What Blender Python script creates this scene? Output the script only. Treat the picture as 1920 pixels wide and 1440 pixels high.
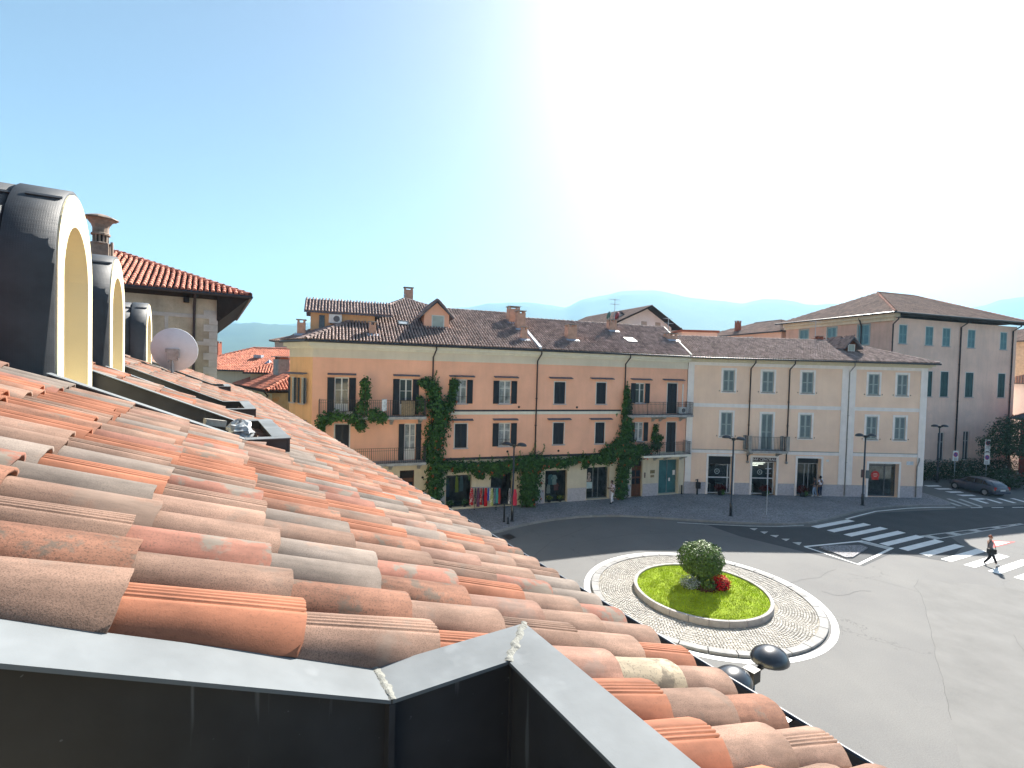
import bpy, math, random
from mathutils import Vector, Matrix
from mathutils.noise import noise as pnoise
random.seed(11)
R = math.radians
sc = bpy.context.scene
col = sc.collection
for o in list(bpy.data.objects):
    bpy.data.objects.remove(o)

# ------------------------------------------------------------------ camera
cam_d = bpy.data.cameras.new('camera')
cam = bpy.data.objects.new('camera', cam_d); col.objects.link(cam)
PITCH, ROLL = R(1.5), R(1.55)
cp, sp, cr_, sr_ = math.cos(PITCH), math.sin(PITCH), math.cos(ROLL), math.sin(ROLL)
right = Vector((cr_, -sp * -sr_, sr_ * cp))
fwd = Vector((0, cp, -sp))
right = Vector((cr_, sr_ * sp, sr_ * cp)).normalized()
up = right.cross(fwd).normalized()
cam.matrix_world = Matrix((
    (right.x, up.x, -fwd.x, 0), (right.y, up.y, -fwd.y, 0),
    (right.z, up.z, -fwd.z, 10.0), (0, 0, 0, 1)))
cam_d.sensor_width = 36; cam_d.lens = 36 * 920 / 1920
cam_d.clip_start = 0.05; cam_d.clip_end = 30000
sc.camera = cam
sc.render.resolution_x, sc.render.resolution_y = 1024, 768

# ------------------------------------------------------------------ light
SUN_AZ, SUN_EL = R(30.0), R(38.5)
w = bpy.data.worlds.new('World'); sc.world = w; w.use_nodes = True
nt = w.node_tree; bg = nt.nodes['Background']
sky = nt.nodes.new('ShaderNodeTexSky'); sky.sky_type = 'NISHITA'; sky.sun_disc = False
sky.sun_elevation = SUN_EL; sky.sun_rotation = SUN_AZ
sky.air_density = 0.7; sky.dust_density = 1.8; sky.ozone_density = 0.3; sky.altitude = 200
nt.links.new(sky.outputs[0], bg.inputs[0]); bg.inputs[1].default_value = 0.050
sd = bpy.data.lights.new('sun', 'SUN'); sd.energy = 5.0; sd.angle = R(0.53); sd.color = (1.0, 0.95, 0.87)
so = bpy.data.objects.new('sun', sd); col.objects.link(so)
S = Vector((math.sin(SUN_AZ) * math.cos(SUN_EL), math.cos(SUN_AZ) * math.cos(SUN_EL), math.sin(SUN_EL)))
so.rotation_euler = S.to_track_quat('Z', 'Y').to_euler(); so.location = (20, 30, 60)
sc.view_settings.view_transform = 'Standard'; sc.view_settings.look = 'None'
sc.view_settings.exposure = 1.86; sc.view_settings.gamma = 1.0
sc.view_settings.use_curve_mapping = False
try:
    sc.cycles.use_denoising = True
    sc.cycles.max_bounces = 6; sc.cycles.diffuse_bounces = 3; sc.cycles.glossy_bounces = 3
    sc.cycles.transmission_bounces = 4; sc.cycles.volume_bounces = 0; sc.cycles.transparent_max_bounces = 6
    sc.cycles.caustics_reflective = False; sc.cycles.caustics_refractive = False
    sc.cycles.sample_clamp_indirect = 6
except Exception:
    pass

# ------------------------------------------------------------------ helpers
def tag(o, label=None, cat=None, group=None, kind=None):
    if label: o['label'] = label
    if cat: o['category'] = cat
    if group: o['group'] = group
    if kind: o['kind'] = kind
    return o

def empty(name, loc=(0, 0, 0), rz=0, parent=None):
    o = bpy.data.objects.new(name, None); col.objects.link(o)
    o.location = loc; o.rotation_euler = (0, 0, rz); o.empty_display_size = 0.2
    if parent: o.parent = parent
    return o

class MB:
    """collects polygons for one mesh object"""
    def __init__(s):
        s.v, s.f, s.t, s.m, s.cur, s.curm = [], [], [], [], 0.5, 0
    def add(s, vs, fs):
        b = len(s.v); s.v.extend([tuple(p) for p in vs])
        for f in fs:
            s.f.append(tuple(b + i for i in f)); s.t.append(s.cur); s.m.append(s.curm)
        return s
    def quad(s, a, b, c, d): return s.add([a, b, c, d], [(0, 1, 2, 3)])
    def box(s, x0, y0, z0, x1, y1, z1):
        x0, x1 = min(x0, x1), max(x0, x1); y0, y1 = min(y0, y1), max(y0, y1); z0, z1 = min(z0, z1), max(z0, z1)
        return s.add([(x0, y0, z0), (x1, y0, z0), (x1, y1, z0), (x0, y1, z0), (x0, y0, z1), (x1, y0, z1), (x1, y1, z1), (x0, y1, z1)],
                     [(0, 3, 2, 1), (4, 5, 6, 7), (0, 1, 5, 4), (1, 2, 6, 5), (2, 3, 7, 6), (3, 0, 4, 7)])
    def obox(s, c, sx, sy, sz, mtx):
        vs = []
        for z in (-.5, .5):
            for x, y in ((-.5, -.5), (.5, -.5), (.5, .5), (-.5, .5)):
                vs.append(Vector(c) + mtx @ Vector((x * sx, y * sy, z * sz)))
        return s.add(vs, [(0, 3, 2, 1), (4, 5, 6, 7), (0, 1, 5, 4), (1, 2, 6, 5), (2, 3, 7, 6), (3, 0, 4, 7)])
    def prism(s, pts, z0, z1):
        n = len(pts)
        vs = [(x, y, z0) for x, y in pts] + [(x, y, z1) for x, y in pts]
        return s.add(vs, [tuple(range(n - 1, -1, -1)), tuple(range(n, 2 * n))] + [(i, (i + 1) % n, n + (i + 1) % n, n + i) for i in range(n)])
    def tube(s, pts, r, n=8, r2=None, cap=True):
        pts = [Vector(p) for p in pts]; N = len(pts); rings = []
        for i, p in enumerate(pts):
            d = (pts[min(i + 1, N - 1)] - pts[max(i - 1, 0)]).normalized()
            a = d.cross(Vector((0, 0, 1)))
            if a.length < 1e-3: a = Vector((1, 0, 0))
            a.normalize(); b = d.cross(a)
            rr = r if r2 is None else r + (r2 - r) * i / max(1, N - 1)
            rings.append([p + (a * math.cos(2 * math.pi * k / n) + b * math.sin(2 * math.pi * k / n)) * rr for k in range(n)])
        vs = [q for rg in rings for q in rg]; fs = []
        for i in range(N - 1):
            for k in range(n):
                fs.append((i * n + k, i * n + (k + 1) % n, (i + 1) * n + (k + 1) % n, (i + 1) * n + k))
        if cap: fs += [tuple(range(n - 1, -1, -1)), tuple(range((N - 1) * n, N * n))]
        return s.add(vs, fs)
    def lathe(s, prof, c=(0, 0, 0), n=16, sx=1, sy=1):
        vs = []; fs = []
        for r, z in prof:
            for k in range(n):
                a = 2 * math.pi * k / n
                vs.append((c[0] + r * math.cos(a) * sx, c[1] + r * math.sin(a) * sy, c[2] + z))
        for i in range(len(prof) - 1):
            for k in range(n):
                fs.append((i * n + k, i * n + (k + 1) % n, (i + 1) * n + (k + 1) % n, (i + 1) * n + k))
        fs += [tuple(range(n - 1, -1, -1)), tuple(range((len(prof) - 1) * n, len(prof) * n))]
        return s.add(vs, fs)
    def mesh(s, name, mats, smooth=False):
        me = bpy.data.meshes.new(name); me.from_pydata(s.v, [], s.f)
        for m in (mats if isinstance(mats, (list, tuple)) else [mats]): me.materials.append(m)
        if isinstance(mats, (list, tuple)): me.polygons.foreach_set('material_index', s.m)
        at = me.attributes.new('tint', 'FLOAT', 'FACE'); at.data.foreach_set('value', s.t)
        if smooth: me.polygons.foreach_set('use_smooth', [True] * len(me.polygons))
        me.update(); return me
    def build(s, name, mats, parent=None, smooth=False, loc=None):
        o = bpy.data.objects.new(name, s.mesh(name, mats, smooth)); col.objects.link(o)
        if parent: o.parent = parent
        if loc: o.location = loc
        return o

def inst(name, me, parent=None, loc=(0, 0, 0), rot=(0, 0, 0), scale=None):
    o = bpy.data.objects.new(name, me); col.objects.link(o)
    o.location = loc; o.rotation_euler = rot
    if scale: o.scale = scale
    if parent: o.parent = parent
    return o

def box_part(name, b, mat, parent): return MB().box(*b).build(name, mat, parent)

# ------------------------------------------------------------------ materials
def mat(name, c, rough=0.85, var=0.12, vs=3.0, bump=0.0, bs=30.0, spec=0.3, metal=0.0, tint=0.0, c2=None, speck=None, sps=60, spth=0.58,
        patch=None, pas=5, path=0.6, rand=0.0, streak=0.0, coat=0.0, grime=0.0, drip=None, spk=.75):
    m = bpy.data.materials.new(name); m.use_nodes = True
    n = m.node_tree.nodes; l = m.node_tree.links; bs_ = n['Principled BSDF']
    bs_.inputs['Roughness'].default_value = rough; bs_.inputs['Metallic'].default_value = metal
    bs_.inputs['Specular IOR Level'].default_value = spec
    if coat: bs_.inputs['Coat Weight'].default_value = coat
    tc = n.new('ShaderNodeTexCoord'); vec = tc.outputs['Object']
    oi = n.new('ShaderNodeObjectInfo')
    if rand:
        mu = n.new('ShaderNodeVectorMath'); mu.operation = 'SCALE'; l.new(oi.outputs['Random'], mu.inputs['Scale']); mu.inputs[0].default_value = (37, 53, 71)
        ad = n.new('ShaderNodeVectorMath'); ad.operation = 'ADD'; l.new(vec, ad.inputs[0]); l.new(mu.outputs[0], ad.inputs[1]); vec = ad.outputs[0]
    def noi(s_, det=4, r=0.6):
        q = n.new('ShaderNodeTexNoise'); q.inputs['Scale'].default_value = s_; q.inputs['Detail'].default_value = det; q.inputs['Roughness'].default_value = r
        l.new(vec, q.inputs['Vector']); return q.outputs['Fac']
    def mapr(x, a, b, c_, d):
        q = n.new('ShaderNodeMapRange'); q.inputs[1].default_value = a; q.inputs[2].default_value = b; q.inputs[3].default_value = c_; q.inputs[4].default_value = d
        l.new(x, q.inputs[0]); return q.outputs[0]
    def mix(f, a, b, typ='MIX'):
        q = n.new('ShaderNodeMix'); q.data_type = 'RGBA'; q.blend_type = typ
        for i, x in ((0, f), (6, a), (7, b)):
            if hasattr(x, 'links'): l.new(x, q.inputs[i])
            elif i == 0: q.inputs[0].default_value = x
            else: q.inputs[i].default_value = (x[0], x[1], x[2], 1)
        return q.outputs[2]
    d = c2 or tuple(x * (1 - 2 * var) for x in c)
    u = tuple(min(1, x * (1 + var)) for x in c)
    cc = mix(mapr(noi(vs), 0.3, 0.7, 0, 1), d, u)
    if speck: cc = mix(mapr(noi(sps, 2, 0.7), spth, spth + 0.1, 0, spk), cc, speck)
    if patch: cc = mix(mapr(noi(pas, 5, 0.65), path, path + 0.06, 0, 0.8), cc, patch)
    if grime:
        mp = n.new('ShaderNodeMapping'); mp.inputs['Scale'].default_value = (2.0, 11, 11); l.new(vec, mp.inputs[0])
        q = n.new('ShaderNodeTexNoise'); q.inputs['Scale'].default_value = 1.3; q.inputs['Detail'].default_value = 6; q.inputs['Roughness'].default_value = .7; l.new(mp.outputs[0], q.inputs['Vector'])
        v_ = mapr(q.outputs['Fac'], 0.36, 0.66, 1 - grime, 1.08); cc = mix(1.0, cc, v_, 'MULTIPLY')
    if drip:
        mp = n.new('ShaderNodeMapping'); mp.inputs['Scale'].default_value = (14, 14, .9); l.new(vec, mp.inputs[0])
        q = n.new('ShaderNodeTexNoise'); q.inputs['Scale'].default_value = 2.0; q.inputs['Detail'].default_value = 3; l.new(mp.outputs[0], q.inputs['Vector'])
        cc = mix(mapr(q.outputs['Fac'], .68, .74, 0, .7), cc, drip); cc = mix(mapr(noi(40, 2, .8), .735, .76, 0, .5), cc, drip)
    if streak:
        mp = n.new('ShaderNodeMapping'); mp.inputs['Scale'].default_value = (2.2, 2.2, 0.18); l.new(vec, mp.inputs[0])
        q = n.new('ShaderNodeTexNoise'); q.inputs['Scale'].default_value = 1.6; q.inputs['Detail'].default_value = 5; l.new(mp.outputs[0], q.inputs['Vector'])
        v_ = mapr(q.outputs['Fac'], 0.45, 0.75, 1.0, 1 - streak); cc = mix(1.0, cc, v_, 'MULTIPLY')
    if tint or rand:
        at = n.new('ShaderNodeAttribute'); at.attribute_name = 'tint'
        x = at.outputs['Fac'] if not rand else oi.outputs['Random']
        k = tint or rand
        v_ = mapr(x, 0, 1, 1 - k, 1 + k); cc = mix(1.0, cc, v_, 'MULTIPLY')
    l.new(cc, bs_.inputs['Base Color'])
    if bump:
        b = n.new('ShaderNodeBump'); b.inputs['Strength'].default_value = bump; b.inputs['Distance'].default_value = 0.02
        l.new(noi(bs, 3), b.inputs['Height']); l.new(b.outputs[0], bs_.inputs['Normal'])
    return m

def glassmat(name, c, rough=0.04, spec=0.6):
    m = mat(name, c, rough, 0.15, 1.2, spec=spec); return m

PINK = mat('pink_plaster', (.94, .51, .35), .9, .07, .4, .12, 60, streak=.05)
ORANGE = mat('orange_plaster', (.88, .52, .27), .9, .06, .5, .12, 60, streak=.12)
CREAM = mat('cream_plaster', (.68, .60, .45), .9, .05, .8, .12, 60, streak=.12)
FRIEZE = mat('frieze_plaster', (.74, .68, .57), .9, .04, .8, .08, 60, streak=.05)
CORNICE = mat('cornice_plaster', (.78, .76, .66), .85, .04, 1, .06, 50, streak=.08)
OCHRE = mat('yellow_plaster', (.97, .70, .53), .9, .06, .4, .1, 60, streak=.04)
TRIM = mat('pale_trim', (.90, .84, .80), .85, .04, 1.5, .08, 50, streak=.08)
GRANITE = mat('granite_plinth', (.50, .47, .49), .7, .12, 8, .05, 80, speck=(.35, .32, .34))
DKBAND = mat('dark_band', (.055, .055, .065), .8, .2, 5)
WORNPINK = mat('weathered_pink_plaster', (.90, .64, .52), .92, .08, .35, .12, 40, streak=.07, patch=(.82, .59, .49), pas=.4, path=.55)
STONEW = mat('old_stone_stucco', (.52, .46, .34), .95, .2, .9, .3, 25, streak=.15, speck=(.38, .33, .24), sps=14)
QUOIN = mat('quoin_stone', (.52, .50, .45), .9, .12, 2, .2, 30)
WHITEW = mat('white_render', (.72, .72, .72), .9, .05, .7)
DORMY = mat('dormer_yellow_plaster', (.88, .76, .50), .9, .03, 1.5, .08, 90)
SHDARK = mat('dark_shutter_paint', (.012, .014, .019), .5, .2, 4, spec=.4)
SHGREY = mat('grey_green_shutter_paint', (.36, .42, .40), .6, .08, 3)
SHGREEN = mat('green_shutter_paint', (.03, .085, .085), .6, .15, 2)
SHTEAL = mat('pale_teal_shutter_paint', (.20, .36, .38), .6, .12, 3)
WFRAME = mat('white_window_frame', (.70, .70, .68), .5, .04, 3)
GLASS = glassmat('window_glass', (.05, .065, .08))
CURTAIN = mat('pale_curtained_glass', (.36, .40, .42), .12, .35, 2.2, spec=.5)
SHOPGLASS = glassmat('shop_glass', (.012, .017, .022))
TEALGLASS = glassmat('teal_shop_glass', (.05, .16, .17), .08)
HOOD = mat('slate_hood', (.13, .13, .16), .7, .15, 6)
IRON = mat('dark_iron', (.022, .023, .026), .5, .2, 8, spec=.4)
RUSTIRON = mat('brown_iron', (.07, .055, .05), .6, .25, 10)
GUTTER = mat('dark_gutter_metal', (.028, .03, .036), .38, .2, 4, spec=.5)
PIPE = mat('brown_downpipe', (.055, .038, .036), .5, .15, 4)
COPING = mat('zinc_coping', (.172, .187, .196), .7, .16, 2.6, .03, 40, spec=.2, speck=(.205, .22, .23), sps=9, spth=.60, spk=.5, patch=(.19, .205, .213), pas=1.3, path=.54)
PARAPET = mat('dark_sheet_metal', (.05, .05, .054), .5, .3, 1.6, .03, 20, spec=.3, streak=.25, drip=(.16, .17, .18))
SEAL = mat('grey_sealant', (.24, .24, .215), .9, .12, 30, .5, 60)
BITUMEN = mat('bitumen_cladding', (.055, .06, .068), .62, .2, 4, spec=.4)
DECK = mat('roof_underlay', (.045, .03, .026), .95, .2, 6)
MORTAR = mat('lime_mortar', (.5, .46, .4), .95, .12, 8, .4, 40)
FLASH = mat('lead_flashing', (.42, .46, .52), .5, .1, 5)
BRICK = mat('chimney_render', (.56, .34, .25), .9, .12, 4, .15, 40)
BRICKC = mat('red_brick', (.36, .12, .07), .9, .2, 12, .2, 40)
CONCRETE = mat('concrete', (.34, .33, .31), .9, .12, 4, .2, 40, streak=.2)
BALSTONE = mat('grey_balcony_stone', (.40, .40, .40), .9, .14, 4, .2, 40, streak=.2)
WOODDOOR = mat('brown_wooden_door', (.14, .05, .022), .55, .2, 6, streak=.2)
DARKWOOD = mat('dark_soffit_wood', (.022, .016, .014), .8, .25, 5)
BLACKP = mat('black_plastic', (.015, .015, .017), .5, .2, 5)
WHITEP = mat('white_paint', (.78, .78, .76), .6, .03, 4)
LAMPM = mat('lamp_dark_paint', (.018, .022, .032), .28, .2, 4, spec=.6, coat=.3)
INTERIOR = mat('shop_interior', (.10, .10, .10), .9, .5, 1.6)

# roof tiles: same clay, different age
TILES = [
    mat('tile_tan', (.285, .178, .132), .92, .14, 4, .12, 420, speck=(.10, .066, .05), sps=330, spth=.50, spk=.6, patch=(.20, .145, .115), pas=3.5, path=.56, rand=.22, grime=.35),
    mat('tile_orange', (.335, .135, .078), .9, .14, 5, .06, 300, speck=(.20, .085, .05), sps=140, spth=.56, spk=.5, rand=.18, grime=.22),
    mat('tile_grey', (.232, .190, .162), .95, .14, 5, .14, 420, speck=(.11, .09, .078), sps=360, spth=.50, spk=.6, patch=(.26, .18, .14), pas=3, path=.6, rand=.22, grime=.3),
    mat('tile_mottled', (.30, .145, .095), .92, .18, 6, .12, 300, speck=(.08, .055, .04), sps=200, spth=.53, spk=.6, patch=(.15, .125, .10), pas=8, path=.54, rand=.18, grime=.45),
    mat('tile_lichen', (.28, .125, .09), .92, .15, 7, .14, 300, speck=(.13, .08, .06), sps=180, spth=.55, spk=.6, patch=(.165, .16, .135), pas=6, path=.52, rand=.14, grime=.3),
    mat('tile_cream', (.36, .30, .215), .9, .10, 7, .12, 300, speck=(.10, .085, .065), sps=120, spth=.56, spk=.6, patch=(.11, .09, .07), pas=7, path=.54, rand=.1, grime=.4),
    mat('tile_pink', (.285, .162, .12), .9, .14, 6, .1, 400, speck=(.13, .075, .06), sps=300, spth=.51, spk=.6, patch=(.20, .14, .115), pas=3.5, path=.57, rand=.2, grime=.35),
]
TW = [0] * 10 + [1] * 6 + [2] * 6 + [3] * 6 + [4] * 2 + [6] * 2
FARTILE = mat('weathered_coppi', (.34, .255, .225), .9, .15, 1.3, tint=.35, c2=(.23, .165, .145))
REDTILE = mat('red_coppi', (.56, .20, .12), .9, .12, 1.2, tint=.25, c2=(.42, .15, .10))
TOWTILE = mat('tower_coppi', (.55, .22, .15), .9, .12, 3, tint=.3, c2=(.40, .17, .12))
BROWNTILE = mat('brown_flat_tiles', (.27, .175, .14), .92, .15, .8, tint=.25, c2=(.19, .125, .10))

def leafmat(name, c, k=.45, rough=.6):
    m = mat(name, c, rough, .15, 2, tint=k, spec=.12)
    b = m.node_tree.nodes['Principled BSDF']
    return m
IVY = leafmat('vine_leaves', (.042, .11, .03))
IVYL = leafmat('young_vine_leaves', (.06, .13, .03))
HEDGE = leafmat('hedge_leaves', (.016, .048, .012))
BUSH = leafmat('privet_leaves', (.085, .15, .03), .5, .42)
GRASS = leafmat('lawn_grass', (.42, .53, .02), .35, .7)
LAWN = mat('lawn_soil', (.27, .36, .018), .95, .2, 3)
TREEL = leafmat('tree_leaves', (.028, .06, .022))
REDF = leafmat('red_blooms', (.55, .012, .02), .4)
REDD = leafmat('dark_red_leaves', (.09, .012, .012), .4)
ORANGEF = leafmat('orange_trumpet_blooms', (.50, .09, .03), .3)
WHITEF = leafmat('white_blooms', (.72, .70, .66), .2)
SILVERF = leafmat('silver_leaves', (.42, .46, .44), .3)
YELF = leafmat('yellow_blooms', (.70, .55, .12), .25)
BARK = mat('bark', (.07, .05, .035), .95, .25, 8, .5, 30)

# ------------------------------------------------------------------ ground, road, pavement
def asphalt():
    m = bpy.data.materials.new('asphalt'); m.use_nodes = True
    n = m.node_tree.nodes; l = m.node_tree.links; b = n['Principled BSDF']; b.inputs['Roughness'].default_value = .85; b.inputs['Specular IOR Level'].default_value = .25
    tc = n.new('ShaderNodeTexCoord')
    def noi(s, d=5, r=.6):
        q = n.new('ShaderNodeTexNoise'); q.inputs['Scale'].default_value = s; q.inputs['Detail'].default_value = d; q.inputs['Roughness'].default_value = r; l.new(tc.outputs['Object'], q.inputs['Vector']); return q
    r1 = n.new('ShaderNodeValToRGB'); r1.color_ramp.elements[0].position = .32; r1.color_ramp.elements[1].position = .7
    r1.color_ramp.elements[0].color = (.143, .142, .142, 1); r1.color_ramp.elements[1].color = (.177, .175, .170, 1)
    l.new(noi(.28).outputs['Fac'], r1.inputs[0])
    r2 = n.new('ShaderNodeValToRGB'); r2.color_ramp.elements[0].position = .35; r2.color_ramp.elements[1].position = .72
    r2.color_ramp.elements[0].color = (.80, .80, .80, 1); r2.color_ramp.elements[1].color = (1.18, 1.18, 1.18, 1)
    l.new(noi(28, 3, .8).outputs['Fac'], r2.inputs[0])
    mx = n.new('ShaderNodeMix'); mx.data_type = 'RGBA'; mx.blend_type = 'MULTIPLY'; mx.inputs[0].default_value = 1
    l.new(r1.outputs[0], mx.inputs[6]); l.new(r2.outputs[0], mx.inputs[7])
    # long hairline cracks
    vo = n.new('ShaderNodeTexVoronoi'); vo.feature = 'DISTANCE_TO_EDGE'; vo.inputs['Scale'].default_value = .16
    mpv = n.new('ShaderNodeVectorMath'); mpv.operation = 'ADD'; sc_ = n.new('ShaderNodeVectorMath'); sc_.operation = 'SCALE'; sc_.inputs['Scale'].default_value = 1.6
    l.new(noi(.9, 4).outputs['Color'], sc_.inputs[0]); l.new(tc.outputs['Object'], mpv.inputs[0]); l.new(sc_.outputs[0], mpv.inputs[1]); l.new(mpv.outputs[0], vo.inputs['Vector'])
    mr = n.new('ShaderNodeMapRange'); mr.inputs[1].default_value = .0012; mr.inputs[2].default_value = .0035; mr.inputs[3].default_value = .45; mr.inputs[4].default_value = 0; l.new(vo.outputs['Distance'], mr.inputs[0])
    gate = n.new('ShaderNodeMapRange'); gate.inputs[1].default_value = .48; gate.inputs[2].default_value = .56; l.new(noi(.22, 2).outputs['Fac'], gate.inputs[0])
    mg = n.new('ShaderNodeMath'); mg.operation = 'MULTIPLY'; l.new(mr.outputs[0], mg.inputs[0]); l.new(gate.outputs[0], mg.inputs[1])
    m2 = n.new('ShaderNodeMix'); m2.data_type = 'RGBA'; l.new(mg.outputs[0], m2.inputs[0]); l.new(mx.outputs[2], m2.inputs[6]); m2.inputs[7].default_value = (.06, .06, .058, 1)
    l.new(m2.outputs[2], b.inputs['Base Color'])
    bp = n.new('ShaderNodeBump'); bp.inputs['Strength'].default_value = .25; bp.inputs['Distance'].default_value = .01; l.new(noi(60, 3).outputs['Fac'], bp.inputs['Height']); l.new(bp.outputs[0], b.inputs['Normal'])
    return m
ASPHALT = asphalt()
NEWASPH = mat('newer_asphalt', (.07, .073, .078), .85, .08, .6, .25, 60, spec=.25, speck=(.15, .15, .15), sps=30, spth=.6)

def sett_mat(name, ca, cb, joint, scale):
    m = bpy.data.materials.new(name); m.use_nodes = True
    n = m.node_tree.nodes; l = m.node_tree.links; b = n['Principled BSDF']; b.inputs['Roughness'].default_value = .85
    tc = n.new('ShaderNodeTexCoord'); vo = n.new('ShaderNodeTexVoronoi'); vo.feature = 'DISTANCE_TO_EDGE'; vo.inputs['Scale'].default_value = scale; vo.inputs['Randomness'].default_value = .55
    vc = n.new('ShaderNodeTexVoronoi'); vc.inputs['Scale'].default_value = scale; vc.inputs['Randomness'].default_value = .55
    l.new(tc.outputs['Object'], vo.inputs['Vector']); l.new(tc.outputs['Object'], vc.inputs['Vector'])
    rp = n.new('ShaderNodeMix'); rp.data_type = 'RGBA'; rp.inputs[6].default_value = (*ca, 1); rp.inputs[7].default_value = (*cb, 1)
    sx = n.new('ShaderNodeSeparateColor'); l.new(vc.outputs['Color'], sx.inputs[0]); l.new(sx.outputs[0], rp.inputs[0])
    ns = n.new('ShaderNodeTexNoise'); ns.inputs['Scale'].default_value = .35; l.new(tc.outputs['Object'], ns.inputs['Vector'])
    mr0 = n.new('ShaderNodeMapRange'); mr0.inputs[1].default_value = .3; mr0.inputs[2].default_value = .7; mr0.inputs[3].default_value = .8; mr0.inputs[4].default_value = 1.15; l.new(ns.outputs['Fac'], mr0.inputs[0])
    mm = n.new('ShaderNodeMix'); mm.data_type = 'RGBA'; mm.blend_type = 'MULTIPLY'; mm.inputs[0].default_value = 1; l.new(rp.outputs[2], mm.inputs[6]); l.new(mr0.outputs[0], mm.inputs[7])
    mr = n.new('ShaderNodeMapRange'); mr.inputs[1].default_value = .03; mr.inputs[2].default_value = .09; l.new(vo.outputs['Distance'], mr.inputs[0])
    mx = n.new('ShaderNodeMix'); mx.data_type = 'RGBA'; l.new(mr.outputs[0], mx.inputs[0]); mx.inputs[6].default_value = (*joint, 1); l.new(mm.outputs[2], mx.inputs[7])
    l.new(mx.outputs[2], b.inputs['Base Color'])
    bp = n.new('ShaderNodeBump'); bp.inputs['Strength'].default_value = .5; bp.inputs['Distance'].default_value = .02; l.new(mr.outputs[0], bp.inputs['Height']); l.new(bp.outputs[0], b.inputs['Normal'])
    return m
SETTS = sett_mat('porphyry_setts', (.215, .215, .235), (.345, .34, .355), (.12, .11, .11), 9.0)
KERB = mat('granite_kerb', (.28, .275, .27), .8, .1, 3, .15, 60, rand=.1, speck=(.25, .25, .25), sps=70)
EARTH = mat('countryside', (.07, .11, .04), .95, .3, .01)
PAINT = mat('road_paint', (.80, .80, .78), .7, .06, 2, speck=(.55, .55, .54), sps=22, spth=.64)
WPAINT = mat('worn_road_paint', (.52, .52, .50), .8, .1, 3, speck=(.2, .2, .2), sps=14, spth=.56)
RPAINT = mat('red_road_paint', (.55, .08, .08), .8, .1, 3)

g = MB(); g.quad((-9000, -3000, -.03), (9000, -3000, -.03), (9000, 9000, -.03), (-9000, 9000, -.03))
tag(g.build('ground', EARTH), kind='structure')
road = MB().quad((-60, -20, 0), (110, -20, 0), (110, 110, 0), (-60, 110, 0)).build('road', ASPHALT); tag(road, kind='structure')

def flat(pts, z): 
    m = MB(); m.add([(x, y, z) for x, y in pts], [tuple(range(len(pts)))]); return m
def ccw(p):
    a = sum(p[i][0] * p[(i + 1) % len(p)][1] - p[(i + 1) % len(p)][0] * p[i][1] for i in range(len(p)))
    return p if a > 0 else p[::-1]
# newer asphalt patch around the crossing
flat(ccw([(13.2, 33.2), (14.6, 30.6), (17.0, 28.3), (19.2, 26.2), (22.5, 28.4), (24.6, 27.2), (28.0, 29.9), (29.0, 32.2), (48, 38.3), (62, 41), (62, 46), (44, 41), (36, 38.9), (28, 37), (21, 33), (17, 32.6)]), .004).build('newer_asphalt_patch', NEWASPH, road)

kl = [(-9.5, 21.5), (-6.6, 24.4), (-4.41, 26.55), (-2.79, 27.95), (-1.37, 29.5), (0.25, 31.05), (1.66, 32.16), (3.15, 33.05), (4.68, 33.7), (6.23, 34.1), (7.75, 34.27), (9.26, 34.2), (11.03, 33.94), (12.79, 33.67), (14.9, 33.44), (17.01, 33.30), (19.24, 33.35), (20.98, 33.85), (23.36, 35.18), (26.1, 36.91), (28.7, 38.24), (30.96, 38.99), (33.9, 39.44), (35.6, 39.6), (36.5, 40.3), (36.8, 41.6), (36.9, 43.5), (36.6, 47), (36.2, 56)]
# resample kerb line to about 1 m stones
def resample(pts, step):
    out = [Vector(pts[0])]; acc = 0
    for a, b in zip(pts, pts[1:]):
        a, b = Vector(a), Vector(b); L = (b - a).length; t = step - acc
        while t < L: out.append(a + (b - a) * t / L); t += step
        acc = L - (t - step)
    return out
kp = resample(kl, 1.0)
ZP = 0.11
pave = MB(); pts = [(p.x, p.y) for p in kp] + [(-16, 56), (-16, 21)]
pave.add([(x, y, ZP) for x, y in pts], [tuple(range(len(pts)))])
pavement = pave.build('pavement', SETTS); tag(pavement, kind='structure')
for a, b in zip(kp, kp[1:]):
    d = (b - a).normalized(); nn_ = Vector((d.y, -d.x)); m = MB()
    a2, b2 = a + d * .006, b - d * .006; i0, i1 = a2 - nn_ * .05, b2 - nn_ * .05; o0, o1 = a2 + nn_ * .14, b2 + nn_ * .14
    m.prism(ccw([tuple(i0), tuple(i1), tuple(o1), tuple(o0)]), -.01, ZP + .012 + random.uniform(-.003, .003)); m.build('kerb_stone', KERB, pavement)
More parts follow.
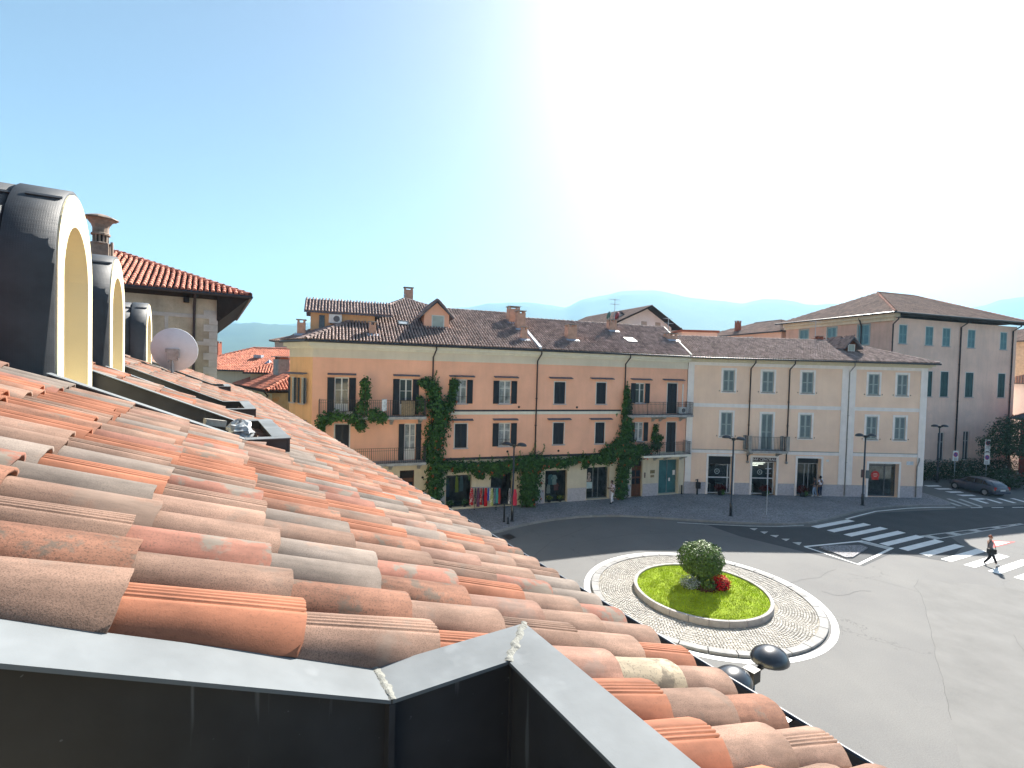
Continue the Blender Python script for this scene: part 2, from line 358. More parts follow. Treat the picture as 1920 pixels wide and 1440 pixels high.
# painted edge lines
def ribbon(name, pts, wd, z, m, parent):
    mb = MB(); P = [Vector(p) for p in pts]
    L, Rr = [], []
    for i, p in enumerate(P):
        d = (P[min(i + 1, len(P) - 1)] - P[max(0, i - 1)]).normalized(); q = Vector((-d.y, d.x)) * wd / 2
        L.append(p + q); Rr.append(p - q)
    for i in range(len(P) - 1): mb.quad((*Rr[i], z), (*Rr[i + 1], z), (*L[i + 1], z), (*L[i], z))
    return mb.build(name, m, parent)
ribbon('edge_line', [(11.5, 33.14), (13.8, 32.93), (16.08, 32.80), (18.3, 32.9), (20.2, 33.3)], .13, .009, WPAINT, road)
ribbon('edge_line', [(24.3, 35.1), (26.3, 36.3), (28.18, 37.4), (31.49, 38.55), (33.8, 39.05), (35.96, 39.28)], .14, .009, PAINT, road)
for i in range(11):
    ox, oy = 20.57 + .572 * i, 33.11 - .79 * i
    a, b = Vector((3.80, 1.88)), Vector((.24, -.40))
    o_ = Vector((ox, oy)); flat(ccw([tuple(o_), tuple(o_ + a), tuple(o_ + a + b), tuple(o_ + b)]), .012).build('crosswalk_stripe', PAINT, road)
# give-way triangles
for t in ([(16.0, 32.3), (16.58, 32.35), (16.13, 31.89)], [(16.4, 31.68), (16.95, 31.72), (16.44, 31.2)], [(16.66, 31.0), (17.29, 31.05), (16.85, 30.58)], [(17.05, 30.36), (17.62, 30.4), (17.13, 29.94)], [(17.37, 29.74), (17.99, 29.79), (17.53, 29.25)]):
    flat(ccw(t), .010).build('give_way_triangle', WPAINT, road)
# traffic island outline and its cobbled core
io = [(17.71, 29.02), (22.13, 30.35), (23.12, 29.23), (19.09, 26.42)]
cx, cy = sum(p[0] for p in io) / 4, sum(p[1] for p in io) / 4
ribbon('island_outline', io + io[:1], .17, .011, PAINT, road)
flat(ccw([(21.6, 30.22), (22.13, 30.35), (23.12, 29.23), (22.6, 28.9)]), .0105).build('island_hatching', WPAINT, road)
isl = [(18.49, 28.86), (19.08, 29.15), (21.33, 29.42), (21.5, 29.04), (19.44, 27.36), (19.01, 27.33)]
island = MB().prism(ccw(isl), 0.0, .07).build('island_core', SETTS, road)
# dashed diagonal lane line
A_, B_ = Vector((26.75, 31.62)), Vector((37.0, 35.15)); dd = (B_ - A_)
ribbon('lane_line', [A_, B_], .10, .0100, WPAINT, road)
ribbon('lane_line', [A_ + Vector((.35, -.62)), B_ + Vector((.05, -.12))], .10, .0100, WPAINT, road)
for k in (0.0, .22, .44, .66, .84):
    p = A_ + dd * k; wdt = .62 * (1 - k) + .05; q = Vector((.35, -.62)).normalized()
    flat(ccw([tuple(p), tuple(p + dd * .08), tuple(p + dd * .08 + q * wdt), tuple(p + dd * .02 + q * wdt)]), .0085).build('lane_hatching', WPAINT, road)
# red triangle warning painted on the far lane
t0 = [(29.7, 29.75), (30.9, 31.15), (32.35, 31.0)]
flat(ccw(t0), .009).build('painted_warning_sign', RPAINT, road)
c0 = Vector((sum(p[0] for p in t0) / 3, sum(p[1] for p in t0) / 3))
flat(ccw([tuple(c0 + (Vector(p) - c0) * .62) for p in t0]), .012).build('painted_warning_field', PAINT, road)
# crossing on the side street and dashes along its mouth
for i in range(5):
    flat(ccw([(40.17 - .03 * i, 47.35 - 1.19 * i), (41.83 - .05 * i, 47.66 - 1.24 * i), (41.70 - .03 * i, 47.05 - 1.2 * i), (40.22, 46.85 - 1.2 * i)]), .008).build('side_street_stripe', PAINT, road)
for i in range(6):
    x = 38.2 + 1.35 * i; flat(ccw([(x + 1.8, 42.45 + .16 * i), (x + 2.2, 42.5 + .16 * i), (x + 2.1, 40.9 + .2 * i), (x + 1.7, 40.8 + .2 * i)]), .008).build('side_street_stripe', PAINT, road)
for i in range(3):
    flat(ccw([(36.75 + 1.0 * i, 42.15), (37.1 + 1.0 * i, 42.2), (36.95 + .85 * i, 39.75), (36.6 + .85 * i, 39.7)]), .0075).build('side_street_stripe', WPAINT, road)
for i in range(4):
    flat(ccw([(37.2 + 1.9 * i, 39.33 + .22 * i), (38.3 + 1.9 * i, 39.5 + .22 * i), (38.3 + 1.9 * i, 39.36 + .22 * i), (37.2 + 1.9 * i, 39.2 + .22 * i)]), .008).build('dashed_line', PAINT, road)
# joints of old asphalt patches and cracks
SEAM = mat('tarred_joint', (.095, .094, .092), .9, .2, 6)
def wavy(pts, step=.25, amp=.05, seed=1):
    P = resample(pts, step); return [p + Vector((amp * pnoise(Vector((p.x * 2, p.y * 2, seed))), amp * pnoise(Vector((p.x * 2, p.y * 2, seed + 9))))) for p in P]
for k_, (pts_, w_) in enumerate((([(17.66, 25.16), (18.55, 24.47), (19.2, 23.74), (19.69, 23.11), (18.7, 21.65), (17.88, 20.53), (17.15, 19.51), (15.62, 17.51), (14.88, 16.41), (13.2, 14.2)], .012), ([(19.69, 23.11), (19.9, 23.71), (21.02, 24.78)], .012), ([(13.84, 23.78), (14.83, 24.24), (15.83, 24.56), (16.52, 25.16), (17.38, 25.69)], .016), ([(14.87, 22.94), (15.29, 22.53), (15.84, 22.58), (16.35, 22.91), (16.84, 23.1), (17.45, 23.06)], .022), ([(20.33, 19.4), (19.96, 18.85), (19.57, 18.24), (19.2, 17.2)], .014), ([(4.0, 28.6), (7.5, 30.4), (11.5, 31.2), (14.8, 30.2)], .02), ([(1.5, 26.5), (2.6, 28.8), (4.2, 30.6), (5.6, 32.2)], .02))):
    ribbon('asphalt_joint', wavy(pts_, seed=k_), w_, .005, SEAM, road)
OLDP = mat('patched_asphalt', (.168, .166, .162), .88, .08, .8, .25, 60, spec=.25, speck=(.2, .2, .19), sps=28, spth=.6)
flat(ccw([tuple(p) for p in wavy([(19.69, 23.11), (18.7, 21.65), (17.88, 20.53), (17.15, 19.51), (15.62, 17.51), (14.88, 16.41), (13.2, 14.2), (11.5, 11.8), (24, 6), (44, 10), (44, 17.5), (24.5, 24.0), (21.0, 24.7), (19.9, 23.7)], .5, .04, 3)]), .003).build('asphalt_patch', OLDP, road)
# manhole covers
MB().prism(ccw([(-.40, 29.5), (.08, 30.0), (.5, 29.3), (.08, 28.8)]), 0, .006).build('drain_grate', IRON, road)
for q in ([(10.25, 35.6), (11.0, 35.45), (10.75, 34.85), (10.0, 35.0)], [(11.05, 35.5), (11.75, 35.35), (11.5, 34.8), (10.85, 34.95)]):
    ribbon('cover_frame', q + q[:1], .05, ZP + .004, IRON, pavement)

# ------------------------------------------------------------------ roundabout
RC = Vector((8.87, 22.15, 0))
rb = empty('roundabout', RC); tag(rb, 'round traffic island with cobbled apron, stone kerb and raised lawn', 'roundabout')
def ring(r0, r1, z, n=96):
    m = MB(); 
    for i in range(n):
        a, b = 2 * math.pi * i / n, 2 * math.pi * (i + 1) / n
        m.quad((r0 * math.cos(a), r0 * math.sin(a), z), (r1 * math.cos(a), r1 * math.sin(a), z), (r1 * math.cos(b), r1 * math.sin(b), z), (r0 * math.cos(b), r0 * math.sin(b), z))
    return m
ring(5.02, 5.27, .008).build('painted_ring', PAINT, rb)
def arcblock(r0, r1, a0, a1, z0, z1, n=3, bev=.012):
    m = MB(); vs = []
    for i in range(n + 1):
        a = a0 + (a1 - a0) * i / n; c, s = math.cos(a), math.sin(a)
        vs += [(r0 * c, r0 * s, z0), (r1 * c, r1 * s, z0), (r1 * c, r1 * s, z1 - bev), ((r1 - bev) * c, (r1 - bev) * s, z1), ((r0 + bev) * c, (r0 + bev) * s, z1), (r0 * c, r0 * s, z1 - bev)]
    fs = []
    for i in range(n):
        b = i * 6
        for k in range(6): fs.append((b + k, b + (k + 1) % 6, b + 6 + (k + 1) % 6, b + 6 + k))
    fs += [tuple(range(6)), tuple(range(n * 6 + 5, n * 6 - 1, -1))]
    m.add(vs, [f[::-1] for f in fs]); return m
NK = 30
kme = arcblock(4.60, 4.92, .004, 2 * math.pi / NK - .004, -.01, .10).mesh('kerb_block', KERB)
for i in range(NK): inst('outer_kerb_stone', kme, rb, rot=(0, 0, 2 * math.pi * i / NK))
NI = 24
kme2 = arcblock(2.82, 2.97, .003, 2 * math.pi / NI - .003, 0, .32).mesh('inner_kerb', mat('lawn_edging_stone', (.37, .345, .335), .85, .1, 4, .1, 60, rand=.1))
for i in range(NI): inst('lawn_edging_stone', kme2, rb, rot=(0, 0, 2 * math.pi * i / NI))
MB().lathe([(4.62, 0), (4.62, .055)], n=64).build('apron_bed', mat('cobble_joint', (.30, .275, .23), .95, .2, 6), rb)
COB = mat('granite_cobbles', (.37, .35, .32), .8, .08, 1.0, .12, 50, tint=.22, spec=.35)
cob = MB(); rr = random.Random(3)
r = 3.06
row = 0
while r < 4.6:
    N = int(2 * math.pi * r / .118)
    for i in range(N):
        a = 2 * math.pi * (i + .5 * (row % 2)) / N
        scal = abs(((a * 9 / math.pi) % 2) - 1)           # scalloped segmental arcs
        rad = r + .22 * (1 - scal ** 2) - .10
        if not 3.0 < rad < 4.56: continue
        cob.cur = rr.random()
        sz = .050 + rr.uniform(-.006, .004); h = .075 + rr.uniform(-.006, .008)
        rot = a + (.55 if ((a * 9 / math.pi) % 2) < 1 else -.55) * (1 - scal) * .9 + rr.uniform(-.06, .06)
        c, s = math.cos(rot), math.sin(rot); x0, y0 = rad * math.cos(a), rad * math.sin(a)
        def P(u, v, z): return (x0 + u * c - v * s, y0 + u * s + v * c, z)
        t = sz * .8
        cob.add([P(-sz, -sz, .03), P(sz, -sz, .03), P(sz, sz, .03), P(-sz, sz, .03), P(-t, -t, h), P(t, -t, h), P(t, t, h), P(-t, t, h)],
                [(4, 5, 6, 7), (0, 1, 5, 4), (1, 2, 6, 5), (2, 3, 7, 6), (3, 0, 4, 7)])
    r += .105; row += 1
tag(cob.build('cobbles', COB, rb), kind='stuff')
def dome(x, y): 
    q = (x * x + y * y) / 2.82 ** 2; return .24 + .34 * max(0, 1 - q)
lw = MB(); NR, NA = 14, 48
vs = [(0, 0, dome(0, 0))]
for i in range(1, NR + 1):
    for k in range(NA):
        a = 2 * math.pi * k / NA; q = 2.83 * i / NR; vs.append((q * math.cos(a), q * math.sin(a), dome(q * math.cos(a), q * math.sin(a)) + .02 * pnoise(Vector((q * math.cos(a) * 2, q * math.sin(a) * 2, 0)))))
fs = [(0, 1 + k, 1 + (k + 1) % NA) for k in range(NA)]
for i in range(NR - 1):
    for k in range(NA):
        fs.append((1 + i * NA + k, 1 + (i + 1) * NA + k, 1 + (i + 1) * NA + (k + 1) % NA, 1 + i * NA + (k + 1) % NA))
lw.add(vs, fs); lw.build('lawn', LAWN, rb, True)
gr = MB()
for i in range(26000):
    a = rr.uniform(0, 2 * math.pi); q = 2.80 * math.sqrt(rr.random()); x, y = q * math.cos(a), q * math.sin(a)
    if q < .75: continue
    nz = pnoise(Vector((x * 1.3, y * 1.3, 3))); gr.cur = min(1, max(0, .5 + .5 * nz + rr.uniform(-.3, .3)))
    b = rr.uniform(0, 6.28); wv = .012; h = rr.uniform(.035, .075); lx, ly = rr.uniform(-.04, .04), rr.uniform(-.04, .04); z = dome(x, y) - .01
    gr.add([(x - wv * math.cos(b), y - wv * math.sin(b), z), (x + wv * math.cos(b), y + wv * math.sin(b), z), (x + lx, y + ly, z + h)], [(0, 1, 2)])
tag(gr.build('grass', GRASS, rb), kind='stuff')

def leaves(mb, c, rad, n, size, rg, surf=.55, flatten=None, up=.3, rough=.16, fq=2.5):
    """leaf quads spread through an ellipsoid, denser near its surface"""
    for _ in range(n):
        while True:
            d = Vector((rg.uniform(-1, 1), rg.uniform(-1, 1), rg.uniform(-1, 1)))
            if .05 < d.length < 1: break
        d.normalize(); q = surf + (1 - surf) * rg.random() ** .6
        q *= 1 + rough * pnoise(Vector((d.x * fq + c[0], d.y * fq + c[1], d.z * fq + c[2])))
        p = Vector((c[0] + d.x * rad[0] * q, c[1] + d.y * rad[1] * q, c[2] + d.z * rad[2] * q))
        leaf(mb, p, d, size, rg, up)
def leaf(mb, p, d, size, rg, up=.3):
    nrm = (d + Vector((rg.uniform(-.8, .8), rg.uniform(-.8, .8), rg.uniform(-.5, .8) + up))).normalized()
    a = nrm.orthogonal().normalized(); ang = rg.uniform(0, 6.28)
    b = nrm.cross(a); a, b = a * math.cos(ang) + b * math.sin(ang), b * math.cos(ang) - a * math.sin(ang)
    s = size * rg.uniform(.6, 1.25); mb.cur = rg.random()
    mb.add([p - a * s, p + b * s * .45, p + a * s, p - b * s * .45 + nrm * s * .15], [(0, 1, 2, 3)])

# clipped bush, its bed and flowers
zb = dome(0, 0)
bush = empty('clipped_bush', RC + Vector((.0, .1, zb - .03))); tag(bush, 'round clipped evergreen bush in the middle of the roundabout lawn', 'bush')
bm = MB(); rg = random.Random(5)
leaves(bm, (0, 0, 1.12), (1.0, 1.0, .78), 7500, .055, rg, .78)
leaves(bm, (0, 0, 1.08), (.78, .78, .62), 2200, .06, rg, .3)
leaves(bm, (0, 0, .55), (.55, .55, .4), 700, .055, rg, .4)
bm.build('crown', BUSH, bush)
st = MB()
for k in range(7):
    a = 6.28 * k / 7; st.tube([(.12 * math.cos(a), .12 * math.sin(a), 0), (.22 * math.cos(a + .3), .22 * math.sin(a + .3), .6), (.5 * math.cos(a + .2), .5 * math.sin(a + .2), .95)], .03, 6, .012)
st.build('stem', BARK, bush)
def flowerbed(name, loc, label, specs, group=None, cat='flowers'):
    o = empty(name, loc); tag(o, label, cat, group)
    for pn, m, c, rad, n, size in specs:
        mb = MB(); leaves(mb, c, rad, n, size, rg, .5); mb.build(pn, m, o)
    return o
flowerbed('red_flower_clump', RC + Vector((.62, -.45, dome(.6, .4) - .03)), 'bright red flower clump at the right foot of the round bush', [('leaves', REDD, (0, 0, .2), (.48, .45, .30), 700, .05), ('blooms', REDF, (.05, 0, .28), (.46, .44, .34), 900, .05)])
flowerbed('silver_flower_clump', RC + Vector((-.62, -.42, dome(.6, .4) - .03)), 'silvery white flower clump at the left foot of the round bush', [('leaves', BUSH, (0, 0, .18), (.48, .42, .28), 500, .05), ('blooms', SILVERF, (-.05, -.03, .26), (.46, .42, .30), 700, .04)])
flowerbed('low_green_flowers', RC + Vector((0, -.62, dome(0, .6) - .03)), 'low green and dark red plants between the silver and red clumps', [('leaves', BUSH, (0, 0, .25), (.42, .38, .38), 700, .055), ('blooms', REDD, (0, -.12, .12), (.5, .3, .2), 350, .05)])
flowerbed('orange_flowers', RC + Vector((.05, .55, dome(0, .5) - .03)), 'orange blossoms and bright green leaves behind the round bush', [('leaves', IVYL, (.4, 0, .35), (.8, .35, .38), 700, .06), ('blooms', ORANGEF, (0, -.1, .5), (.75, .5, .3), 300, .045)])

# ------------------------------------------------------------------ the house we look out of: x = out towards the street, y = along its eave
HA = R(31.8)
house = empty('tiled_roof_house', (0, 0, 0), HA)
tag(house, 'yellow house in the foreground with clay tile roof and arched dormers', 'house')
TAN = .405; RHO = math.atan(TAN)
def crest(D): return 10 - .53 - TAN * D
EAVE = 1.90
# side walls of the terrace boxes: centre, half width, front, face D
BOXES = [dict(c=.2, h=1.0, f=.81, face=-1.2, z=9.25, lev=.36), dict(c=5.63, h=.87, f=.64, face=-.97, z=9.35, lev=.28, top=11.39), dict(c=8.8, h=.88, f=.60, face=-1.08, z=9.36, lev=.22, top=11.41), dict(c=15.2, h=.88, f=.50, face=-1.25, z=9.42, lev=.10, top=11.41)]
SEND = 23.6
wl = MB(); wl.box(-7.5, -12, 0, 1.45, SEND, 8.38); wl.build('wall', DORMY, house)
dk = MB(); zs = lambda D: crest(D) - .12
def decktop(y0, y1, d0, d1): dk.quad((d0, y0, zs(d0)), (d1, y0, zs(d1)), (d1, y1, zs(d1)), (d0, y1, zs(d0)))
ys = [-12]
for b in BOXES: ys += [b['c'] - b['h'] + .02, b['c'] + b['h'] - .02]
ys.append(SEND)
for i in range(0, len(ys), 2): decktop(ys[i], ys[i + 1], -7, EAVE - .03)
for b in BOXES:
    decktop(b['c'] - b['h'] + .02, b['c'] + b['h'] - .02, b['f'] - .02, EAVE - .03); decktop(b['c'] - b['h'] + .02, b['c'] + b['h'] - .02, -7, b['face'] - .3)
dk.quad((EAVE - .03, -12, zs(EAVE) - .05), (EAVE - .03, SEND, zs(EAVE) - .05), (EAVE - .03, SEND, zs(EAVE)), (EAVE - .03, -12, zs(EAVE)))
dk.quad((1.45, -12, 8.36), (EAVE - .03, -12, zs(EAVE) - .05), (EAVE - .03, SEND, zs(EAVE) - .05), (1.45, SEND, 8.36))
dk.quad((-7, -12, zs(-7)), (-7, SEND, zs(-7)), (-10, SEND, zs(-7) - 1.2), (-10, -12, zs(-7) - 1.2))
roof = dk.build('roof', DECK, house)

def tile_profile(kind):
    n = 12; out = []
    if kind == 'rib':
        angs = [0, 22, 44, 58, 63, 65, 67, 71, 73, 75, 79, 81, 83, 87, 89, 91, 104, 125, 150, 180]
        off = {65: -1, 73: -1, 81: -1, 89: -1}
        return [(R(a), off.get(a, 0) * .010) for a in angs]
    return [(math.pi * i / n, 0) for i in range(n + 1)]
def tile_mesh(kind, seed, L=.465, w0=.104, w1=.084, hh=.088, th=.013):
    rg_ = random.Random(seed); m = MB(); prof = tile_profile(kind); n = len(prof); xs = [0, .05, .5, 1.0]
    for lay in (0, 1):
        vs = []
        for q in xs:
            x = -L * (1 - q); w_ = (w1 + (w0 - w1) * q) - lay * th; h_ = (hh * (.84 + .16 * q)) - lay * th
            zz = .020 * q
            for a, o_ in prof:
                wob = 1 + .018 * pnoise(Vector((a * 1.5, q * 3, seed * 3.1)))
                oo = o_ if lay == 0 else 0
                vs.append((x + (.006 * pnoise(Vector((a * 2, seed, 0))) if q == 1 else 0), -math.cos(a) * (w_ + oo) * wob, math.sin(a) * (h_ + oo) * wob + zz - (.0 if lay == 0 else 0)))
        fs = []
        for i in range(len(xs) - 1):
            for k in range(n - 1):
                f = (i * n + k, (i + 1) * n + k, (i + 1) * n + k + 1, i * n + k + 1); fs.append(f if lay == 0 else f[::-1])
        m.add(vs, fs)
    N = len(xs) * n; lo = (len(xs) - 1) * n
    m.f += [(lo + k, N + lo + k, N + lo + k + 1, lo + k + 1) for k in range(n - 1)]; m.t += [.5] * (n - 1); m.m += [0] * (n - 1)
    return m
plain = [tile_mesh('plain', s) for s in (1, 2, 3)]
ribbed = [tile_mesh('rib', s) for s in (4, 5)]
meshes = {}
for ti in range(len(TILES)):
    src = ribbed if ti == 1 else plain
    meshes[ti] = [m.mesh('coppo', TILES[ti], True) for m in src]
    if ti in (0, 5): meshes[ti].append(ribbed[0].mesh('coppo', TILES[ti], True))
for k in meshes:
    for me in meshes[k]:
        me.polygons.foreach_set('use_smooth', [True] * len(me.polygons))
PITCHS = .208; EXPO = .372
CLOSE = {(0, 7): 0, (0, 6): 0, (0, 5): 1, (0, 4): 0, (0, 3): 1, (0, 2): 6, (0, 1): 5, (0, 0): 0, (1, 7): 3, (1, 6): 3, (1, 5): 0, (1, 4): 3, (1, 3): 0, (1, 2): 0, (1, 1): 0, (1, 0): 1,
         (2, 7): 0, (2, 6): 0, (2, 5): 4, (2, 4): 2, (2, 3): 3, (2, 2): 6, (2, 1): 0, (2, 0): 0, (3, 7): 3, (3, 6): 0, (3, 5): 0, (3, 4): 2, (3, 3): 4, (3, 2): 1, (4, 7): 4, (4, 6): 2, (4, 5): 0, (4, 4): 0, (5, 6): 1, (5, 5): 0,
         (-1, 0): 3, (-1, 1): 0, (-2, 0): 0, (-2, 1): 0, (-2, 2): 1, (-3, 0): 6, (-3, 1): 0, (-3, 2): 1}
tr = random.Random(21); spots = []
ncol = int((SEND + 2.2) / PITCHS)
for ci in range(ncol):
    s = -2.035 + PITCHS * ci; jit = tr.uniform(-.04, .04)
    for k in range(0, 16):
        D = EAVE - .015 - k * EXPO * math.cos(RHO) + (jit if k else tr.uniform(-.015, .02))
        x0 = D - .46 * math.cos(RHO)                # upper end
        ok = True
        for b in BOXES:
            if abs(s - b['c']) < b['h'] + .045 and D > b['face'] - .35 and x0 < b['f'] - .06:
                if x0 > b['f'] - .28 and D > b['f'] + .12: pass
                else: ok = False
            if abs(s - b['c']) < .70 and D <= b['face'] + .02: ok = False
        mid = D - .2
        if s < b['c'] and False: ok = False
        cidx = int(round((s - 1.285) / PITCHS)); tch = tr.choice(TW); tch = CLOSE.get((cidx, k), tch)
        spots.append((s + tr.uniform(-.006, .006), D, tch, tr.uniform(-.03, .03), ok, tr.random()))
spots = [q for q in spots if q[4]]
# a few particular tiles seen close up
def near(q):
    x, y = q[1] - .2, q[0]; px = x * math.cos(HA) - y * math.sin(HA); py = x * math.sin(HA) + y * math.cos(HA)
    if py < .35 or abs(px / py) > 1.15: return 1e3 + abs(px) + abs(py)
    return math.hypot(px, py)
spots.sort(key=near)
zoff = -.088
def tile_mtx(q):
    s, D, ti, yaw, ok, rv = q
    return Matrix.Translation((D, s, crest(D) + zoff + .0)) @ Matrix.Rotation(RHO, 4, 'Y') @ Matrix.Rotation(yaw, 4, 'Z')
for q in spots[:300]:
    me = meshes[q[2]][int(q[5] * len(meshes[q[2]])) % len(meshes[q[2]])]
    o = bpy.data.objects.new('roof_tile', me); col.objects.link(o); o.parent = roof; o.matrix_local = tile_mtx(q)
rest = MB()
for q in spots[300:]:
    src = (ribbed if q[2] == 1 else plain); m = src[int(q[5] * len(src)) % len(src)]; M4 = tile_mtx(q)
    rest.curm = q[2]; n0 = len(rest.v); rest.v += [tuple(M4 @ Vector(p)) for p in m.v]
    rest.f += [tuple(i + n0 for i in f) for f in m.f]; rest.t += [q[5]] * len(m.f); rest.m += [q[2]] * len(m.f)
FT = []
for t in TILES:                         # the same clays, coloured tile by tile through the tint attribute
    c_ = t.copy(); FT.append(c_)
    for nd in c_.node_tree.nodes:
        if nd.type == 'MAP_RANGE' and nd.inputs[0].is_linked and nd.inputs[0].links[0].from_node.type == 'OBJECT_INFO':
            at = [x for x in c_.node_tree.nodes if x.type == 'ATTRIBUTE'][0]; c_.node_tree.links.new(at.outputs['Fac'], nd.inputs[0])
tag(rest.build('far_roof_tiles', FT, roof, True), kind='stuff')
# channel tiles between the cover tiles, seen at the eave and in the gaps
pan = MB()
for ci in range(ncol + 1):
    s = -2.035 + PITCHS * (ci - .5)
    for k in range(16):
        D = EAVE - .03 - k * EXPO * math.cos(RHO); x0 = D - .42 * math.cos(RHO)
        if any(abs(s - b['c']) < b['h'] + .05 and D > b['face'] - .4 and x0 < b['f'] - .02 for b in BOXES) or any(abs(s - b['c']) < .7 and D < b['face'] for b in BOXES): continue
        pan.cur = tr.random(); vs = []
        for xx, up_ in ((x0, -.012), (D, .006)):
            for a in (-1, -.5, 0, .5, 1): vs.append((xx, s + a * .075, crest(xx) - .10 + up_ + .04 * a * a))
        pan.add(vs, [(k_, k_ + 5, k_ + 6, k_ + 1) for k_ in range(4)])
tag(pan.build('channel_tiles', FT[0], roof, True), kind='stuff')

# gutter with its bright outer lip, and the cable run along it
gt = MB(); zg = crest(EAVE) - .125
prof = []
for i in range(9):
    a = math.pi * i / 8; prof.append((EAVE + .075 - .095 * math.cos(a), zg - .095 * math.sin(a)))
prof = [(EAVE - .03, zg + .01)] + prof + [(EAVE + .172, zg + .022)]
for i in range(len(prof) - 1):
    (x0, z0), (x1, z1) = prof[i], prof[i + 1]
    gt.quad((x0, -12, z0), (x0, SEND, z0), (x1, SEND, z1), (x1, -12, z1)); gt.quad((x0, -12, z0 - .004), (x1, -12, z1 - .004), (x1, SEND, z1 - .004), (x0, SEND, z0 - .004))
gut = gt.build('gutter', GUTTER, house, True)
MB().tube([(EAVE + .176, -12, zg + .024), (EAVE + .176, SEND, zg + .024)], .007, 6).build('gutter_lip', mat('gutter_lip_metal', (.12, .14, .17), .5, .1, 4), gut)
for i in range(24):
    y = -1 + i * 1.03; MB().box(EAVE - .02, y, zg + .012, EAVE + .17, y + .025, zg + .018).build('gutter_bracket', GUTTER, gut)

# terrace boxes let into the roof
def terrace(b, near_seen):
    s0, s1, f, z, lev, face = b['c'] - b['h'], b['c'] + b['h'], b['f'], b['z'], b['lev'], b['face']
    wd = .142; th = .009
    def zc(D): return z + max(0, (lev - D)) * .43
    # parapet walls (sheet metal both sides)
    pw = MB(); t = .05; fl = z - 1.0
    for ya, yb in ((s1 - wd + .03, s1 - .03), (s0 + .03, s0 + wd - .03)):
        pts = [(face - .02, zc(face) - th), (lev, z - th), (f - .03, z - th), (f - .03, fl), (face - .02, fl)]
        n = len(pts); vs = [(x, ya, q) for x, q in pts] + [(x, yb, q) for x, q in pts]
        pw.add(vs, [tuple(range(n)), tuple(range(2 * n - 1, n - 1, -1))] + [((i + 1) % n, i, n + i, n + (i + 1) % n) for i in range(n)])
    pw.box(f - wd + .03, s0 + wd - .031, fl, f - .031, s1 - wd + .031, z - th)
    pw.box(face - .02, s0 + wd, fl - .05, f - .05, s1 - wd, fl)
    p = pw.build('parapet', PARAPET, house)
    # coping: far side, front, near side, each mitred
    def strip(pts_o, pts_i, name='coping'):
        m = MB(); n = len(pts_o); vs = []
        for o_, i_ in zip(pts_o, pts_i):
            vs += [o_, i_, (i_[0], i_[1], i_[2] - th), (o_[0], o_[1], o_[2] - th)]
        fs = []
        for k in range(n - 1):
            for j in range(4): fs.append((k * 4 + j, (k + 1) * 4 + j, (k + 1) * 4 + (j + 1) % 4, k * 4 + (j + 1) % 4))
        fs += [(0, 1, 2, 3), tuple((n - 1) * 4 + j for j in (3, 2, 1, 0))]
        m.add(vs, fs); me = m.build(name, COPING, p); return me
    e = .0015
    strip([(face - .02, s1, zc(face - .02)), (lev - e, s1, z)], [(face - .02, s1 - wd, zc(face - .02)), (lev - e, s1 - wd, z)])
    strip([(lev + e, s1, z), (f, s1 - e, z)], [(lev + e, s1 - wd, z), (f - wd, s1 - wd - e, z)])
    strip([(f, s1 - 3 * e, z), (f, s0 + 3 * e, z)], [(f - wd, s1 - wd - 3 * e, z), (f - wd, s0 + wd + 3 * e, z)])
    strip([(f, s0 + e, z), (lev + e, s0, z)], [(f - wd, s0 + wd + e, z), (lev + e, s0 + wd, z)])
    strip([(lev - e, s0, z), (face - .02, s0, zc(face - .02))], [(lev - e, s0 + wd, z), (face - .02, s0 + wd, zc(face - .02))])
    # dark fascia below the coping on the outside of the front
    fa = MB(); fa.box(f - .028, s0 + .03, z - .20, f - .006, s1 - .03, z - th - .001); fa.build('fascia', PARAPET, p)
    if near_seen:
        for (a0, b0) in (((lev, s1, z), (lev, s1 - wd, z)), ((f, s1, z), (f - wd, s1 - wd, z))):
            m = MB(); A, B = Vector(a0), Vector(b0); d = (B - A).normalized(); q = Vector((-d.y, d.x, 0)); N = 18; vs = []
            for i in range(N + 1):
                c = A + (B - A) * (i / N * 1.02 - .01); c += q * .006 * pnoise(Vector((i * .45, a0[0] * 9, 1)))
                wv = .008 + .007 * pnoise(Vector((i * .6, 4, a0[0]))) + .003; h = .004 + .003 * pnoise(Vector((i * .8, 7, 1)))
                vs += [tuple(c - q * wv), tuple(c + Vector((0, 0, h)) - q * wv * .4), tuple(c + Vector((0, 0, h * .9)) + q * wv * .5), tuple(c + q * wv * 1.1)]
            fs = [(i * 4 + k, i * 4 + k + 1, (i + 1) * 4 + k + 1, (i + 1) * 4 + k) for i in range(N) for k in range(3)]
            m.add(vs, fs); m.build('sealant_bead', SEAL, p, True)
        # upright folded seams in the two corners
        MB().box(lev - .006, s1 - wd + .0, fl, lev + .008, s1 - wd + .030, z - th - .001).build('folded_seam', PARAPET, p)
        MB().box(f - wd + .022, s1 - wd + .022, fl, f - wd + .030, s1 - wd + .030, z - th - .001).build('folded_seam', PARAPET, p)
    return p
for i, b in enumerate(BOXES): terrace(b, i == 0)

